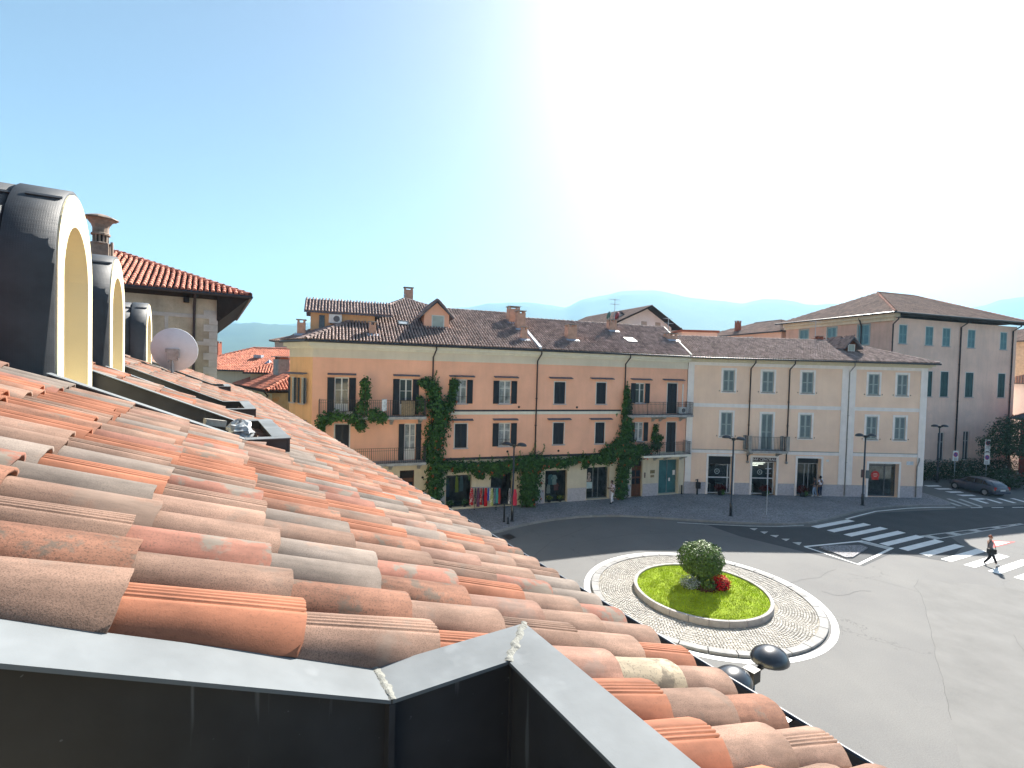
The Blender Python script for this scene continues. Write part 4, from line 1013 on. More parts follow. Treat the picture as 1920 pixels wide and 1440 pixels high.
box_part('name_plate', (15.55, -.02, 1.95, 16.0, -.0, 2.22), mat('brass_plate', (.2, .16, .08), .4, .2, 8), pb); box_part('name_plate', (15.6, -.02, 1.62, 15.95, -.0, 1.82), mat('bronze_plate', (.3, .22, .12), .5, .2, 8), pb)
box_part('intercom', (14.98, -.03, 1.62, 15.10, -.0, 2.05), mat('intercom_brown', (.16, .11, .09), .5), pb)
MB().box(13.4, -.05, .11, 13.46, -.02, 1.0).build('handrail_post', IRON, pb)

# roof of the pink building
K = .46
def pz(y): return 11.65 + K * (y + .6)
RIDGE = 6.6; AP = (-3.4, 8.5, pz(8.5))
L0 = (X0 - .38, -.6, 11.65); LC = (CH.x - .62, CH.y - .1, 11.65)
secL = [L0, (5.3, -.6, 11.65), (5.5, RIDGE, pz(RIDGE)), (-.9, RIDGE, pz(RIDGE)), AP]
secR = [(5.3, -.6, 11.65), (18.75, -.6, 11.65), (20.6, 5.6, pz(5.6)), (5.45, 5.6, pz(5.6))]
secC = [LC, L0, AP]
m = MB(); sh = Vector((0, 0, -.02))
for P in (secL, secR, secC): m.add([tuple(Vector(p) + sh) for p in P], [tuple(range(len(P)))])
bk_ = [(-.9, RIDGE, pz(RIDGE) - .02), (5.5, RIDGE, pz(RIDGE) - .02), (5.5, 12.5, 11.7), (-.9, 12.5, 11.7)]; m.add(bk_, [(0, 1, 2, 3)])
m.add([(5.45, 5.6, pz(5.6) - .02), (20.6, 5.6, pz(5.6) - .02), (19.2, 12.0, 11.7), (5.45, 12.0, 11.7)], [(0, 1, 2, 3)])
m.add([(5.47, 5.6, pz(5.6) - .02), (5.5, RIDGE, pz(RIDGE) - .02), (5.5, 12.5, 11.7)], [(0, 1, 2)])
m.add([tuple(Vector(AP) + sh), (-.9, RIDGE, pz(RIDGE) - .02), (-.9, 12.5, 11.7), (-8.8, 12.5, 11.7)], [(0, 1, 2, 3)])
m.add([tuple(Vector(AP) + sh), (-8.8, 12.5, 11.7), tuple(Vector(LC) + sh)], [(0, 1, 2)])
m.prism([(X0 - .30, -.56), (18.74, -.56), (18.74, -.3), (X0 - .2, -.3)], 11.56, 11.625)
proof = m.build('roof', DECK, pb)
m = MB(); rg = random.Random(31)
field(m, secL, (1, 0, 0), rg_=rg); field(m, secR, (1, 0, 0), rg_=rg); field(m, secC, Vector(L0) - Vector(LC), rg_=rg)
tag(m.build('cover_tiles', FARTILE, proof), kind='stuff')
m = MB(); ridge_caps(m, L0, AP, .13); ridge_caps(m, AP, (-.9, RIDGE, pz(RIDGE))); ridge_caps(m, (-.9, RIDGE, pz(RIDGE)), (5.5, RIDGE, pz(RIDGE))); ridge_caps(m, (5.45, 5.6, pz(5.6)), (20.6, 5.6, pz(5.6)))
tag(m.build('ridge_tiles', FARTILE, proof), kind='stuff')
m = MB(); m.tube([L0[:2] + (11.57,), (18.75, -.66, 11.57)], .08, 8); m.tube([LC[:2] + (11.57,), L0[:2] + (11.57,)], .08, 8); m.build('gutter', GUTTER, pb)
def slab(mb, p0, p1, wv, h):
    p0, p1 = Vector(p0), Vector(p1); q = Vector((wv / 2, 0, 0)); u_ = Vector((0, 0, h))
    mb.add([p0 - q, p0 + q, p1 + q, p1 - q, p0 - q + u_, p0 + q + u_, p1 + q + u_, p1 - q + u_], [(0, 3, 2, 1), (4, 5, 6, 7), (0, 1, 5, 4), (1, 2, 6, 5), (2, 3, 7, 6), (3, 0, 4, 7)])
m = MB(); slab(m, (5.3, -.62, 11.62), (5.47, 6.0, pz(6.0) - .03), .22, .2); m.build('party_wall_flashing', FLASH, proof)
m = MB(); slab(m, (18.75, -.62, 11.62), (20.6, 5.6, pz(5.6) - .03), .14, .16); m.build('verge_flashing', CORNICE, proof)
for a in ((-10.95, 1.7, 12.05, 13.05, .5), (-3.0, 9.3, 15.3, 16.95, .72), (-6.47, .75, 12.2, 13.08, .45), (5.0, 4.75, 14.05, 15.35, .92), (5.08, 3.25, 13.4, 14.85, .70), (4.62, 1.1, 12.4, 13.38, .44), (8.8, 1.65, 12.65, 13.85, .78), (13.97, 4.1, 13.8, 14.75, .70), (19.2, 2.8, 13.2, 13.75, .9)):
    chimney(pb, *a)
m = MB(); m.tube([(-3.42, 8.5, pz(8.5)), (-3.42, 8.5, pz(8.5) + .45)], .03, 6); m.lathe([(.02, 0), (.12, .04), (.02, .1)], (-3.42, 8.5, pz(8.5) + .3), 8); m.build('finial', FLASH, pb)
for (x, y, w_, h_) in ((-4.2, 2.7, .62, .55), (14.46, 1.85, .75, .60)):
    m = MB(); z = pz(y); m.add([(x - w_ / 2, y - h_ / 2, pz(y - h_ / 2) + .12), (x + w_ / 2, y - h_ / 2, pz(y - h_ / 2) + .12), (x + w_ / 2, y + h_ / 2, pz(y + h_ / 2) + .14), (x - w_ / 2, y + h_ / 2, pz(y + h_ / 2) + .14)], [(0, 1, 2, 3)])
    sk = MB(); 
    for (ax, bx, ay, by) in ((-w_ / 2 - .08, w_ / 2 + .08, -h_ / 2 - .1, -h_ / 2), (-w_ / 2 - .08, w_ / 2 + .08, h_ / 2, h_ / 2 + .1), (-w_ / 2 - .08, -w_ / 2, -h_ / 2, h_ / 2), (w_ / 2, w_ / 2 + .08, -h_ / 2, h_ / 2)):
        vs = [(x + a_, y + b_, pz(y + b_) + d_) for d_ in (0, .17) for a_, b_ in ((ax, ay), (bx, ay), (bx, by), (ax, by))]
        sk.add(vs, [(4, 5, 6, 7), (0, 1, 5, 4), (1, 2, 6, 5), (2, 3, 7, 6), (3, 0, 4, 7)])
    s_ = sk.build('skylight', IRON, proof); m.build('skylight_glass', mat('skylight_glass_%d' % int(x), (.35, .4, .42), .05, spec=.8), s_)
def gable_dormer(parent, x0, x1, yf, zw, ze, za, ybk, wallm, win_=None, ov=.3):
    """small gabled dormer facing -y"""
    xm = (x0 + x1) / 2; m = MB()
    m.add([(x0, yf, zw), (x1, yf, zw), (x1, yf, ze), (xm, yf, za - .12), (x0, yf, ze)], [(0, 1, 2, 3, 4)])
    m.quad((x0, yf, zw), (x0, yf, ze), (x0, ybk, ze), (x0, ybk, zw)); m.quad((x1, yf, zw), (x1, ybk, zw), (x1, ybk, ze), (x1, yf, ze))
    o = m.build('roof_dormer', wallm, parent)
    rm = MB(); slope = (za - ze) / (xm - x0); xe0, xe1 = x0 - ov, x1 + ov; zee = ze - slope * ov
    for a, b in (((xe0, zee), (xm, za)), ((xm, za), (xe1, zee))):
        rm.add([(a[0], yf - ov, a[1]), (b[0], yf - ov, b[1]), (b[0], ybk + 1.2, b[1]), (a[0], ybk + .0, a[1]), (a[0], yf - ov, a[1] + .09), (b[0], yf - ov, b[1] + .09), (b[0], ybk + 1.2, b[1] + .09), (a[0], ybk + .0, a[1] + .09)], [(0, 3, 2, 1), (4, 5, 6, 7), (0, 1, 5, 4), (1, 2, 6, 5), (2, 3, 7, 6), (3, 0, 4, 7)])
    rm.build('dormer_roof', HOOD, o)
    fm = MB()
    field(fm, [(xe0, yf - ov, zee + .09), (xe0, ybk, zee + .09), (xm, ybk + 1.2, za + .09), (xm, yf - ov, za + .09)], (0, 1, 0), rg_=rg); field(fm, [(xe1, ybk, zee + .09), (xe1, yf - ov, zee + .09), (xm, yf - ov, za + .09), (xm, ybk + 1.2, za + .09)], (0, 1, 0), rg_=rg)
    tag(fm.build('dormer_tiles', FARTILE, o), kind='stuff')
    if win_:
        a, b, c, d = win_; w2 = MB(); f = .06
        w2.box(a - f, yf - .03, c - f, a, yf - .001, d + f); w2.box(b, yf - .03, c - f, b + f, yf - .001, d + f); w2.box(a, yf - .03, d, b, yf - .001, d + f); w2.box(a, yf - .03, c - f, b, yf - .001, c); w2.build('dormer_window_frame', WFRAME, o)
        MB().box(a, yf - .012, c, b, yf - .002, d).build('dormer_pane', mat('pale_blind_%d' % int(a * 10), (.42, .48, .44), .2, .1, 2), o)
    return o
gable_dormer(pb, -2.72, -.88, 2.45, 12.9, 14.05, 15.02, 5.2, PINK, (-2.12, -1.30, 13.12, 13.92))
# long gabled roof house on the back left, with its air conditioner
m = MB(); m.box(-10.45, 2.7, 11.9, -6.2, 4.9, 13.85); m.add([(-10.45, 2.7, 13.85), (-10.45, 4.9, 13.85), (-10.45, 3.8, 14.55)], [(0, 2, 1)]); rd = m.build('rooftop_room', ORANGE, pb)
m = MB()
for a, b in ((2.35, 3.8), (5.25, 3.8)):
    z0, z1 = 13.62, 14.62; m.add([(-10.85, a, z0), (-5.0, a, z0), (-5.0, b, z1), (-10.85, b, z1), (-10.85, a, z0 + .1), (-5.0, a, z0 + .1), (-5.0, b, z1 + .1), (-10.85, b, z1 + .1)], [(0, 3, 2, 1), (4, 5, 6, 7), (0, 1, 5, 4), (1, 2, 6, 5), (2, 3, 7, 6), (3, 0, 4, 7)])
m.build('room_roof', HOOD, rd)
m = MB(); field(m, [(-10.85, 2.35, 13.72), (-5.0, 2.35, 13.72), (-5.0, 3.8, 14.72), (-10.85, 3.8, 14.72)], (1, 0, 0), rg_=rg); tag(m.build('room_tiles', FARTILE, rd), kind='stuff')
m = MB(); m.box(-9.9, 2.62, 12.5, -9.55, 2.695, 13.5); m.build('room_window', GLASS, rd)
def W(root, x, y, z):
    a = root.rotation_euler.z; l = root.location
    return (l.x + x * math.cos(a) - y * math.sin(a), l.y + x * math.sin(a) + y * math.cos(a), l.z + z)
def at(name, root, x, y, z, rz=0.0): return empty(name, W(root, x, y, z), root.rotation_euler.z + rz)
def aircon(root, x, y, z, label, s=1.0):
    o = at('air_conditioner', root, x, y, z); tag(o, label, 'air conditioner')
    MB().box(-.40 * s, -.28 * s, 0, .40 * s, 0, .58 * s).build('casing', WHITEP, o)
    m = MB(); m.tube([(.08 * s, -.283 * s, .29 * s), (.08 * s, -.30 * s, .29 * s)], .2 * s, 16); m.build('fan_grille', mat('grey_grille', (.16, .16, .17), .6), o)
    m = MB(); m.box(-.3 * s, -.25 * s, -.05, -.25 * s, 0, -.001); m.box(.25 * s, -.25 * s, -.05, .3 * s, 0, -.001); m.build('feet', IRON, o)
aircon(pb, -8.85, 2.69, 12.98, 'white air conditioner on the wall of the rooftop room', 1.05)
aircon(pb, 18.25, -.15, 6.88, 'white air conditioner on the upper right balcony beside the shuttered door', .9)
# two small dishes on the chimney
for x, y, z, c, lab in ((13.62, 3.85, 14.72, (.10, .20, .20), 'dark teal satellite dish on the pink building chimney'), (14.45, 3.85, 14.70, (.30, .06, .07), 'dark red satellite dish on the pink building chimney')):
    o = at('satellite_dish', pb, x, y, z); tag(o, lab, 'satellite dish', 'dishes on the pink building roof')
    r_ = MB().lathe([(.01, 0), (.2, .03), (.36, .1), (.36, .12), (.2, .05), (.01, .02)], n=20).build('reflector', mat('dish_paint_' + lab[5:8], c, .5), o, True); r_.location = (0, 0, .35); r_.rotation_euler = (R(-70), 0, R(35))
    MB().tube([(0, 0, -.5), (0, 0, .38)], .025, 6).build('mast', IRON, o)
def antenna(root, x, y, z, h, label, group='rooftop aerials'):
    o = at('tv_aerial', root, x, y, z); tag(o, label, 'aerial', group)
    MB().tube([(0, 0, -.6), (0, 0, h)], .03, 6).build('mast', FLASH, o)
    m = MB()
    for k, zz in enumerate((h - .08, h - .5)):
        m.tube([(-.5, 0, zz), (.55, .1, zz)], .014, 5)
        for i in range(7): m.tube([(-.45 + i * .16, -.22 + .02 * i, zz), (-.45 + i * .16, .22 - .02 * i, zz)], .01, 4)
    m.build('elements', FLASH, o)
antenna(pb, 14.9, 5.2, 14.4, 2.4, 'tall thin aerial behind the chimney with two dishes')
antenna(pb, 19.4, 3.4, 13.6, 1.6, 'thin aerial at the right end of the pink building roof')

# ------------------------------------------------------------------ yellow building with the bar
yb = empty('yellow_building', (15.07, 41.08, 0), math.atan2(.66, 20.33))
tag(yb, 'pale yellow building with white trimmed windows and a bar on the ground floor', 'building')
YE = 20.18
YU = [(2.62, 3.58, 8.80, 10.58), (5.96, 6.95, 8.80, 10.56), (9.35, 10.35, 8.82, 10.60), (15.1, 16.04, 8.82, 10.58), (17.60, 18.52, 8.82, 10.60)]
YL = [(2.56, 3.54, 5.02, 7.03), (6.03, 7.0, 3.92, 6.98), (9.33, 10.33, 5.02, 7.0), (15.08, 16.03, 5.04, 6.98), (17.55, 18.50, 5.06, 6.98)]
YB = [(1.62, 3.72, .11, 3.34), (5.38, 7.46, .11, 3.28), (9.27, 11.32, .11, 3.30), (15.46, 18.10, .13, 2.98)]
m = MB(); wall_holes(m, -.35, YE, 3.7, 10.95, YU + YL); wall_holes(m, -.35, YE, 0, 3.7, YB, rev=.5)
m.quad((YE, 0, 0), (YE, 10.5, 0), (YE, 10.5, 11.4), (YE, 0, 11.4)); m.quad((YE, 10.5, 0), (-.3, 10.5, 0), (-.3, 10.5, 11.4), (YE, 10.5, 11.4)); m.quad((-.35, 10.5, 0), (-.35, 0, 0), (-.35, 0, 11.4), (-.35, 10.5, 11.4))
m.build('wall', OCHRE, yb)
m = MB(); m.box(-.35, -.05, 10.93, YE + .05, .2, 11.2); m.box(YE, -.05, 10.93, YE + .05, 10.5, 11.2); m.build('frieze', TRIM, yb)
m = MB(); m.box(-.35, -.22, 11.2, YE + .22, .2, 11.34); m.box(-.35, -.40, 11.34, YE + .40, .2, 11.5); m.box(YE + .001, .2, 11.2, YE + .40, 10.5, 11.5); m.build('cornice', mat('cornice_cream', (.66, .60, .46), .85, .05), yb)
for z0, z1, d in ((7.45, 7.75, .03), (3.58, 3.84, .03)):
    box_part('trim_band', (-.35, -d, z0, YE + d, .0, z1), TRIM, yb)
box_part('band_capping', (-.35, -.06, 3.84, YE + .05, .0, 3.885), CONCRETE, yb)
blk = {}
for x0, x1 in ((-.38, .14), (12.80, 13.38), (13.43, 14.0), (19.64, YE + .045)):
    pl = MB().box(x0 + .01, -.045, 1.12, x1 - .01, -.001, 10.93).build('pilaster', TRIM, yb)
    k = 0; z = 1.14
    while z < 10.9:
        h = .64
        if (z < 3.58 < z + h) or (z < 7.45 < z + h): pass
        MB().box(x0, -.068, z, x1, -.046, min(z + h - .014, 10.92)).build('pilaster_block', TRIM, pl); z += h
ivl = [(-.35, 1.42), (3.92, 5.18), (7.66, 9.07), (11.52, 12.8), (14.0, 15.26), (18.30, 19.64)]
for a, b in ivl:
    box_part('granite_plinth', (a + (.5 if a < 0 else .0), -.035, 0, b, 0, 1.10), GRANITE, yb)
    for k in range(5):
        z = 1.14 + k * .49; box_part('rustic_course', (a + (.5 if a < 0 else .004), -.014, z, b - .004, -.001, min(z + .475, 3.57)), OCHRE, yb)
box_part('granite_plinth', (12.8, -.04, 0, 14.0, 0, 1.11), GRANITE, yb); box_part('granite_plinth', (19.64, -.04, 0, YE + .04, 0, 1.11), GRANITE, yb); box_part('granite_plinth', (-.4, -.04, 0, .15, 0, 1.11), GRANITE, yb)
for h in YU: win(yb, *h, style='closed', sm=SHGREY, surround=(.17, TRIM), mid=True, sill=True)
for i, h in enumerate(YL): win(yb, *h, style='closed', sm=SHGREY, surround=(.17, TRIM), mid=True, sill=i != 1, door=i == 1)
for x0, x1, z0, z1 in YU + YL:                                   # shutter stays
    for xx in (x0 - .32, x1 + .28): MB().box(xx, -.05, z0 - .02, xx + .03, 0, z0 + .07).build('shutter_stay', IRON, yb)
for x0, x1, z0, z1 in YB:
    m = MB(); e = .17; m.box(x0 - e, -.05, .11, x0, .03, z1 + e); m.box(x1, -.05, .11, x1 + e, .03, z1 + e); m.box(x0, -.05, z1, x1, .03, z1 + e); m.build('shop_surround', TRIM, yb)
WFR = mat('white_shop_frame', (.62, .64, .66), .5)
shopfront(yb, 1.62, 3.72, .11, 3.34, .32, (3.45,), GCL, WFR, transom=1.42, fw=.09)
shopfront(yb, 5.38, 7.46, .11, 2.90, .32, (6.95,), GCL, WFR, transom=1.42, fw=.09)
shopfront(yb, 9.27, 11.32, .11, 3.30, .40, (10.15, 10.5), GCL, mat('grey_door_frame', (.3, .31, .32), .5), transom=2.75, fw=.07)
shopfront(yb, 15.46, 18.10, .13, 2.98, .34, (17.15,), GCL, mat('dark_grey_frame', (.12, .13, .14), .5), transom=2.72, fw=.08)
for a, b in ((1.5, 3.9), (5.2, 7.6), (9.1, 11.5), (15.3, 18.3)):
    m = MB(); y0, y1, z1 = .52, 3.6, 3.4
    m.quad((a, y1, 0), (b, y1, 0), (b, y1, z1), (a, y1, z1)); m.quad((a, y0, .1), (b, y0, .1), (b, y1, .1), (a, y1, .1)); m.quad((a, y0, 0), (a, y1, 0), (a, y1, z1), (a, y0, z1)); m.quad((b, y0, 0), (b, y1, 0), (b, y1, z1), (b, y0, z1)); m.quad((a, y0, z1), (b, y0, z1), (b, y1, z1), (a, y1, z1))
    m.build('shop_interior', mat('grey_interior_%d' % int(a), (.30, .32, .32) if a > 15 else (.14, .15, .16), .9, .3, 1.2), yb)
# roller blinds half down and lit shelves in the bar
box_part('awning_box', (1.72, .24, 2.62, 3.62, .31, 3.25), BLACKP, yb)
box_part('awning_box', (9.35, .30, 2.84, 11.24, .39, 3.23), BLACKP, yb)
LIT = bpy.data.materials.new('lit_tube'); LIT.use_nodes = True; LIT.node_tree.nodes['Principled BSDF'].inputs['Emission Color'].default_value = (1, .95, .8, 1); LIT.node_tree.nodes['Principled BSDF'].inputs['Emission Strength'].default_value = .55
for k, (x1_, z) in enumerate(((7.0, 2.66), (6.95, 2.50), (6.6, 2.34))): box_part('shelf_light', (5.5, .9 + .2 * k, z, x1_, .94 + .2 * k, z + .06), LIT, yb)
for k in range(6): box_part('blind_slat', (5.48, .42, 1.56 + k * .13, 6.9, .43, 1.62 + k * .13), mat('slat_grey_%d' % k, (.10, .13, .15), .5), yb)
def ringm(name, x, y, z, r, m, parent):
    mb = MB(); mb.tube([(x + r * math.cos(t * math.pi / 10), y, z + r * math.sin(t * math.pi / 10)) for t in range(21)], .028, 6); mb.tube([(x, y + .004, z), (x, y - .012, z)], .05, 8); return mb.build(name, m, parent)
EMB = mat('pale_emblem', (.5, .58, .6), .5)
ringm('window_emblem', 2.55, .335, 1.98, .20, EMB, yb); ringm('window_emblem', 6.25, .335, 1.98, .19, EMB, yb)
# bar sign
sgn = MB().box(5.40, .02, 2.93, 7.44, .10, 3.27).build('bar_sign', mat('sign_dark_red', (.05, .022, .022), .5), yb)
def text(name, body, size, loc, rot, m, parent=None, ext=.004, shear=0.0):
    c = bpy.data.curves.new(name, 'FONT'); c.body = body; c.size = size; c.extrude = ext; c.shear = shear; c.align_x = 'CENTER'; c.align_y = 'CENTER'; c.materials.append(m)
    t_ = bpy.data.objects.new(name, c); col.objects.link(t_); bpy.context.view_layer.update()
    me = bpy.data.meshes.new_from_object(t_.evaluated_get(bpy.context.evaluated_depsgraph_get())); bpy.data.objects.remove(t_)
    o = bpy.data.objects.new(name, me); col.objects.link(o); o.location = loc; o.rotation_euler = rot
    if parent: o.parent = parent
    return o
text('sign_lettering', 'BAR CENTRALE', .315, (6.42, .012, 3.10), (R(90), 0, 0), WHITEP, sgn, .006, .25)
# red emblem on the last shop window, street name plate, house number
m = MB(); m.tube([(16.35, .345, 1.93), (16.35, .335, 1.93)], .36, 24); em = m.build('round_emblem', mat('red_sticker', (.62, .045, .035), .5), yb)
for z_, w2 in ((2.05, .17), (1.93, .21), (1.80, .13)): box_part('emblem_lettering', (16.35 - w2, .329, z_ - .022, 16.35 + w2, .334, z_ + .022), mat('emblem_pale_%d' % int(z_ * 100), (.7, .5, .42), .5), em)
box_part('emblem_lower_field', (16.05, .3395, 1.52, 16.65, .3445, 1.72), mat('red_sticker_low', (.62, .05, .04), .5), em)
box_part('street_name_plate', (18.75, -.03, 2.92, 19.35, -.014, 3.22), mat('plate_white', (.66, .70, .74), .5), yb)
box_part('house_number', (11.75, -.03, 3.05, 11.98, -.014, 3.22), WHITEP, yb)
b_ = balcony(yb, 4.62, 7.80, .92, 3.98, 1.16, (4.95, 7.45), slab=BALSTONE)
for x in (4.62, 7.80):
    box_part('balcony_post', (x - .13, -1.0, 3.981, x + .13, -.84, 5.2), CONCRETE, b_); box_part('balcony_post', (x - .11, -.12, 3.981, x + .11, -.03, 5.15), CONCRETE, b_)
for x in (4.35, 4.98, 7.5, 8.1): pass
for x in (4.92, 8.25): pipe(yb, x, 11.5, 3.0, m=PIPE, ov=.6)
for x in (4.92, 8.25): MB().lathe([(.02, 0), (.11, .06), (.11, .16), (.05, .22)], (x, -.1, 2.78), 10).build('pipe_pot', CONCRETE, yb)
pipe(yb, 13.40, 11.45, .2, m=CONCRETE, ov=.5, r=.045)
pipe(yb, YE - .56, 3.55, .2, m=CONCRETE, ov=.15, r=.05)
KY = .36
def yz(y): return 11.6 + KY * (y + .7)
ysec = [(-.6, -.7, 11.6), (20.62, -.7, 11.6), (15.6, 5.0, yz(5)), (-.6, 5.0, yz(5))]
yhip = [(20.62, -.7, 11.6), (20.62, 10.7, 11.6), (15.6, 5.0, yz(5))]
m = MB()
for P in (ysec, yhip, [(15.6, 5.0, yz(5)), (20.62, 10.7, 11.6), (-.6, 10.7, 11.6), (-.6, 5.0, yz(5))]): m.add([(p[0], p[1], p[2] - .02) for p in P], [tuple(range(len(P)))])
m.box(-.4, -.64, 11.5, 20.55, -.3, 11.575)
yroof = m.build('roof', DECK, yb)
m = MB(); rg = random.Random(41); field(m, ysec, (1, 0, 0), rg_=rg); field(m, yhip, (0, 1, 0), rg_=rg); tag(m.build('cover_tiles', FARTILE, yroof), kind='stuff')
m = MB(); ridge_caps(m, ysec[1], ysec[2]); ridge_caps(m, ysec[3], ysec[2]); tag(m.build('ridge_tiles', FARTILE, yroof), kind='stuff')
m = MB(); m.tube([(-.3, -.76, 11.53), (20.66, -.76, 11.53)], .075, 8); m.build('gutter', GUTTER, yb)
# little dormer that faces right of the camera
gd = gable_dormer(yb, 14.30, 15.2, 1.7, 12.3, 13.15, 13.72, 4.6, WOODDOOR, (14.5, 15.0, 12.6, 13.1), .35)
chimney(yb, 14.35, 5.5, 13.4, 14.15, .55, BRICKC, flash=False); chimney(yb, 14.0, 5.6, 13.3, 13.9, .45, BRICKC, cap=False, flash=False)
antenna(yb, 14.1, 5.7, 13.8, 1.8, 'thin aerial behind the yellow building ridge beside a brick chimney')

# ------------------------------------------------------------------ big weathered building on the right
rbd = empty('weathered_pink_building', (38.7, 50.3, 0), R(17)); tag(rbd, 'large weathered pink building with pale blue shutters and a broad brown hip roof', 'building')
RX, RY = 19.4, 13.2
RU = [(.98, 2.08, 13.92, 15.86), (4.82, 5.92, 13.9, 15.86), (7.38, 8.52, 13.9, 15.84), (11.30, 12.44, 13.9, 15.85), (16.62, 17.72, 13.9, 15.84)]
RL = [(5.05, 6.12, 8.5, 11.18), (7.40, 8.56, 8.5, 11.2), (11.28, 12.5, 8.5, 11.2), (16.60, 17.78, 8.52, 11.22)]
RG = [(2.9, 3.9, 1.6, 4.6), (7.4, 8.4, 1.6, 4.65), (11.36, 12.36, 1.6, 4.75)]
m = MB(); wall_holes(m, 0, RX, 0, 16.55, RU + RL + RG)
m.quad((RX, 0, 0), (RX, RY, 0), (RX, RY, 16.6), (RX, 0, 16.6)); m.quad((RX, RY, 0), (0, RY, 0), (0, RY, 16.6), (RX, RY, 16.6))
m.build('wall', WORNPINK, rbd)
m = MB(); LW = [(-11.1, -9.9, 13.9, 16.0), (-7.3, -6.2, 13.9, 16.0), (-3.6, -2.4, 13.9, 16.0)]
wl2 = MB(); wall_holes(wl2, -RY, 0, 0, 16.55, LW)
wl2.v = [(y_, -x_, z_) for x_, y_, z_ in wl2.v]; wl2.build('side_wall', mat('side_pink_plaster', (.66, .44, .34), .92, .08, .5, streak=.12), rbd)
for h in RU: win(rbd, *h, style='closed', sm=SHTEAL, mid=True, frame_w=.04)
for i, h in enumerate(RL): win(rbd, *h, style='closed', sm=SHGREEN, frame_w=.04)
for h in RG: win(rbd, *h, style='plain', glass=GLASS, frame_w=.05, sill=False)
for h in LW: win(rbd, 0, h[1] - h[0], 0, h[3] - h[2], style='closed', sm=SHTEAL, mid=True, at=(0, -h[0], h[2]), rot=R(-90), surround=(.14, SHGREY), sill=False)
m = MB(); m.box(-.55, -.55, 16.55, .25, RY, 17.02); m.box(-.25, -.25, 16.2, .0, RY, 16.55); m.build('cornice', CREAM, rbd)
m = MB(); m.box(.25, -.75, 16.75, RX + .8, -.002, 16.86); m.build('eave_soffit', DARKWOOD, rbd)
for x in (10.07, 18.6): pipe(rbd, x, 16.8, 1.5, m=PIPE, ov=.7, r=.07)
pipe(rbd, -.02, 16.6, 1.5, m=PIPE, ov=.5, r=.07)
o_ = MB(); o_.tube([(-.55, 3.2, 16.7), (-.3, 3.2, 16.3), (-.1, 3.2, 15.9), (-.1, 3.2, 9)], .07, 8); o_.build('downpipe', PIPE, rbd)
o = .85
E0 = [(-o, -o, 16.98), (RX + o, -o, 16.98), (RX + o, RY + o, 16.98), (-o, RY + o, 16.98)]; RH = 16.98 + .47 * (RY / 2 + o); Ra, Rb = (RY / 2, RY / 2, RH), (RX - RY / 2, RY / 2, RH)
m = MB()
for P in ([E0[0], E0[1], Rb, Ra], [E0[1], E0[2], Rb], [E0[2], E0[3], Ra, Rb], [E0[3], E0[0], Ra], E0[::-1]): m.add([(p[0], p[1], p[2] - .02) for p in P], [tuple(range(len(P)))])
rroof = m.build('roof', DECK, rbd)
m = MB(); rg = random.Random(51)
field(m, [E0[0], E0[1], Rb, Ra], (1, 0, 0), .24, .40, rg, 3, .06); field(m, [E0[3], E0[0], Ra], (0, 1, 0), .24, .40, rg, 3, .06)
tag(m.build('cover_tiles', BROWNTILE, rroof), kind='stuff')
m = MB(); ridge_caps(m, E0[0], Ra, .14); ridge_caps(m, Ra, Rb, .14); ridge_caps(m, E0[1], Rb, .14); tag(m.build('ridge_tiles', TOWTILE, rroof), kind='stuff')
m = MB(); m.tube([(-o - .05, -o - .05, 16.95), (RX + o + .05, -o - .05, 16.95)], .09, 8); m.tube([(-o - .05, RY + o, 16.95), (-o - .05, -o - .05, 16.95)], .09, 8); m.build('gutter', GUTTER, rbd)

# lower wing behind it
def simple_house(name, label, root, rz, X, Y, ze, pitch, wallm, tilem, ov=.6, hip=True, cat='house', tile=(.26, .42), group=None, both=False):
    h = empty(name, root, rz); tag(h, label, cat, group)
    m = MB(); m.box(0, 0, 0, X, Y, ze - .05); m.build('wall', wallm, h)
    E = [(-ov, -ov, ze), (X + ov, -ov, ze), (X + ov, Y + ov, ze), (-ov, Y + ov, ze)]
    if X >= Y:
        H = ze + pitch * (Y / 2 + ov); a = Y / 2 if hip else -ov; A, B = (a, Y / 2, H), (X - a, Y / 2, H); F = [[E[0], E[1], B, A], [E[2], E[3], A, B], [E[1], E[2], B], [E[3], E[0], A]]; ed = [(1, 0, 0), (1, 0, 0), (0, 1, 0), (0, 1, 0)]
    else:
        H = ze + pitch * (X / 2 + ov); a = X / 2 if hip else -ov; A, B = (X / 2, a, H), (X / 2, Y - a, H); F = [[E[3], E[0], A, B], [E[1], E[2], B, A], [E[0], E[1], A], [E[2], E[3], B]]; ed = [(0, 1, 0), (0, 1, 0), (1, 0, 0), (1, 0, 0)]
    m = MB()
    for P in F + [E[::-1]]: m.add([(p[0], p[1], p[2] - .02) for p in P], [tuple(range(len(P)))])
    r_ = m.build('roof', DECK if hip else HOOD, h); m = MB(); rg_ = random.Random(int(X * 10 + Y))
    for P, e in zip(F, ed):
        n = (Vector(P[1]) - Vector(P[0])).cross(Vector(P[2]) - Vector(P[0]))
        field(m, P, e, tile[0], tile[1], rg_, 3, .07)
    for a_, b_ in ((A, B),) + (((E[0], A), (E[1], B if X >= Y else A)) if hip else ()): ridge_caps(m, a_, b_, .13)
    tag(m.build('cover_tiles', tilem, r_), kind='stuff')
    m = MB(); m.tube([(-ov, -ov - .05, ze - .04), (X + ov, -ov - .05, ze - .04)], .07, 6); m.tube([(-ov - .05, Y, ze - .04), (-ov - .05, -ov, ze - .04)], .07, 6); m.build('gutter', GUTTER, h)
    return h
wg = simple_house('brown_roof_wing', 'low wing with a brown tiled hip roof behind the yellow building', W(rbd, .2, 14.1, 0), R(17), 11, 16, 16.1, .36, WORNPINK, BROWNTILE, .7)
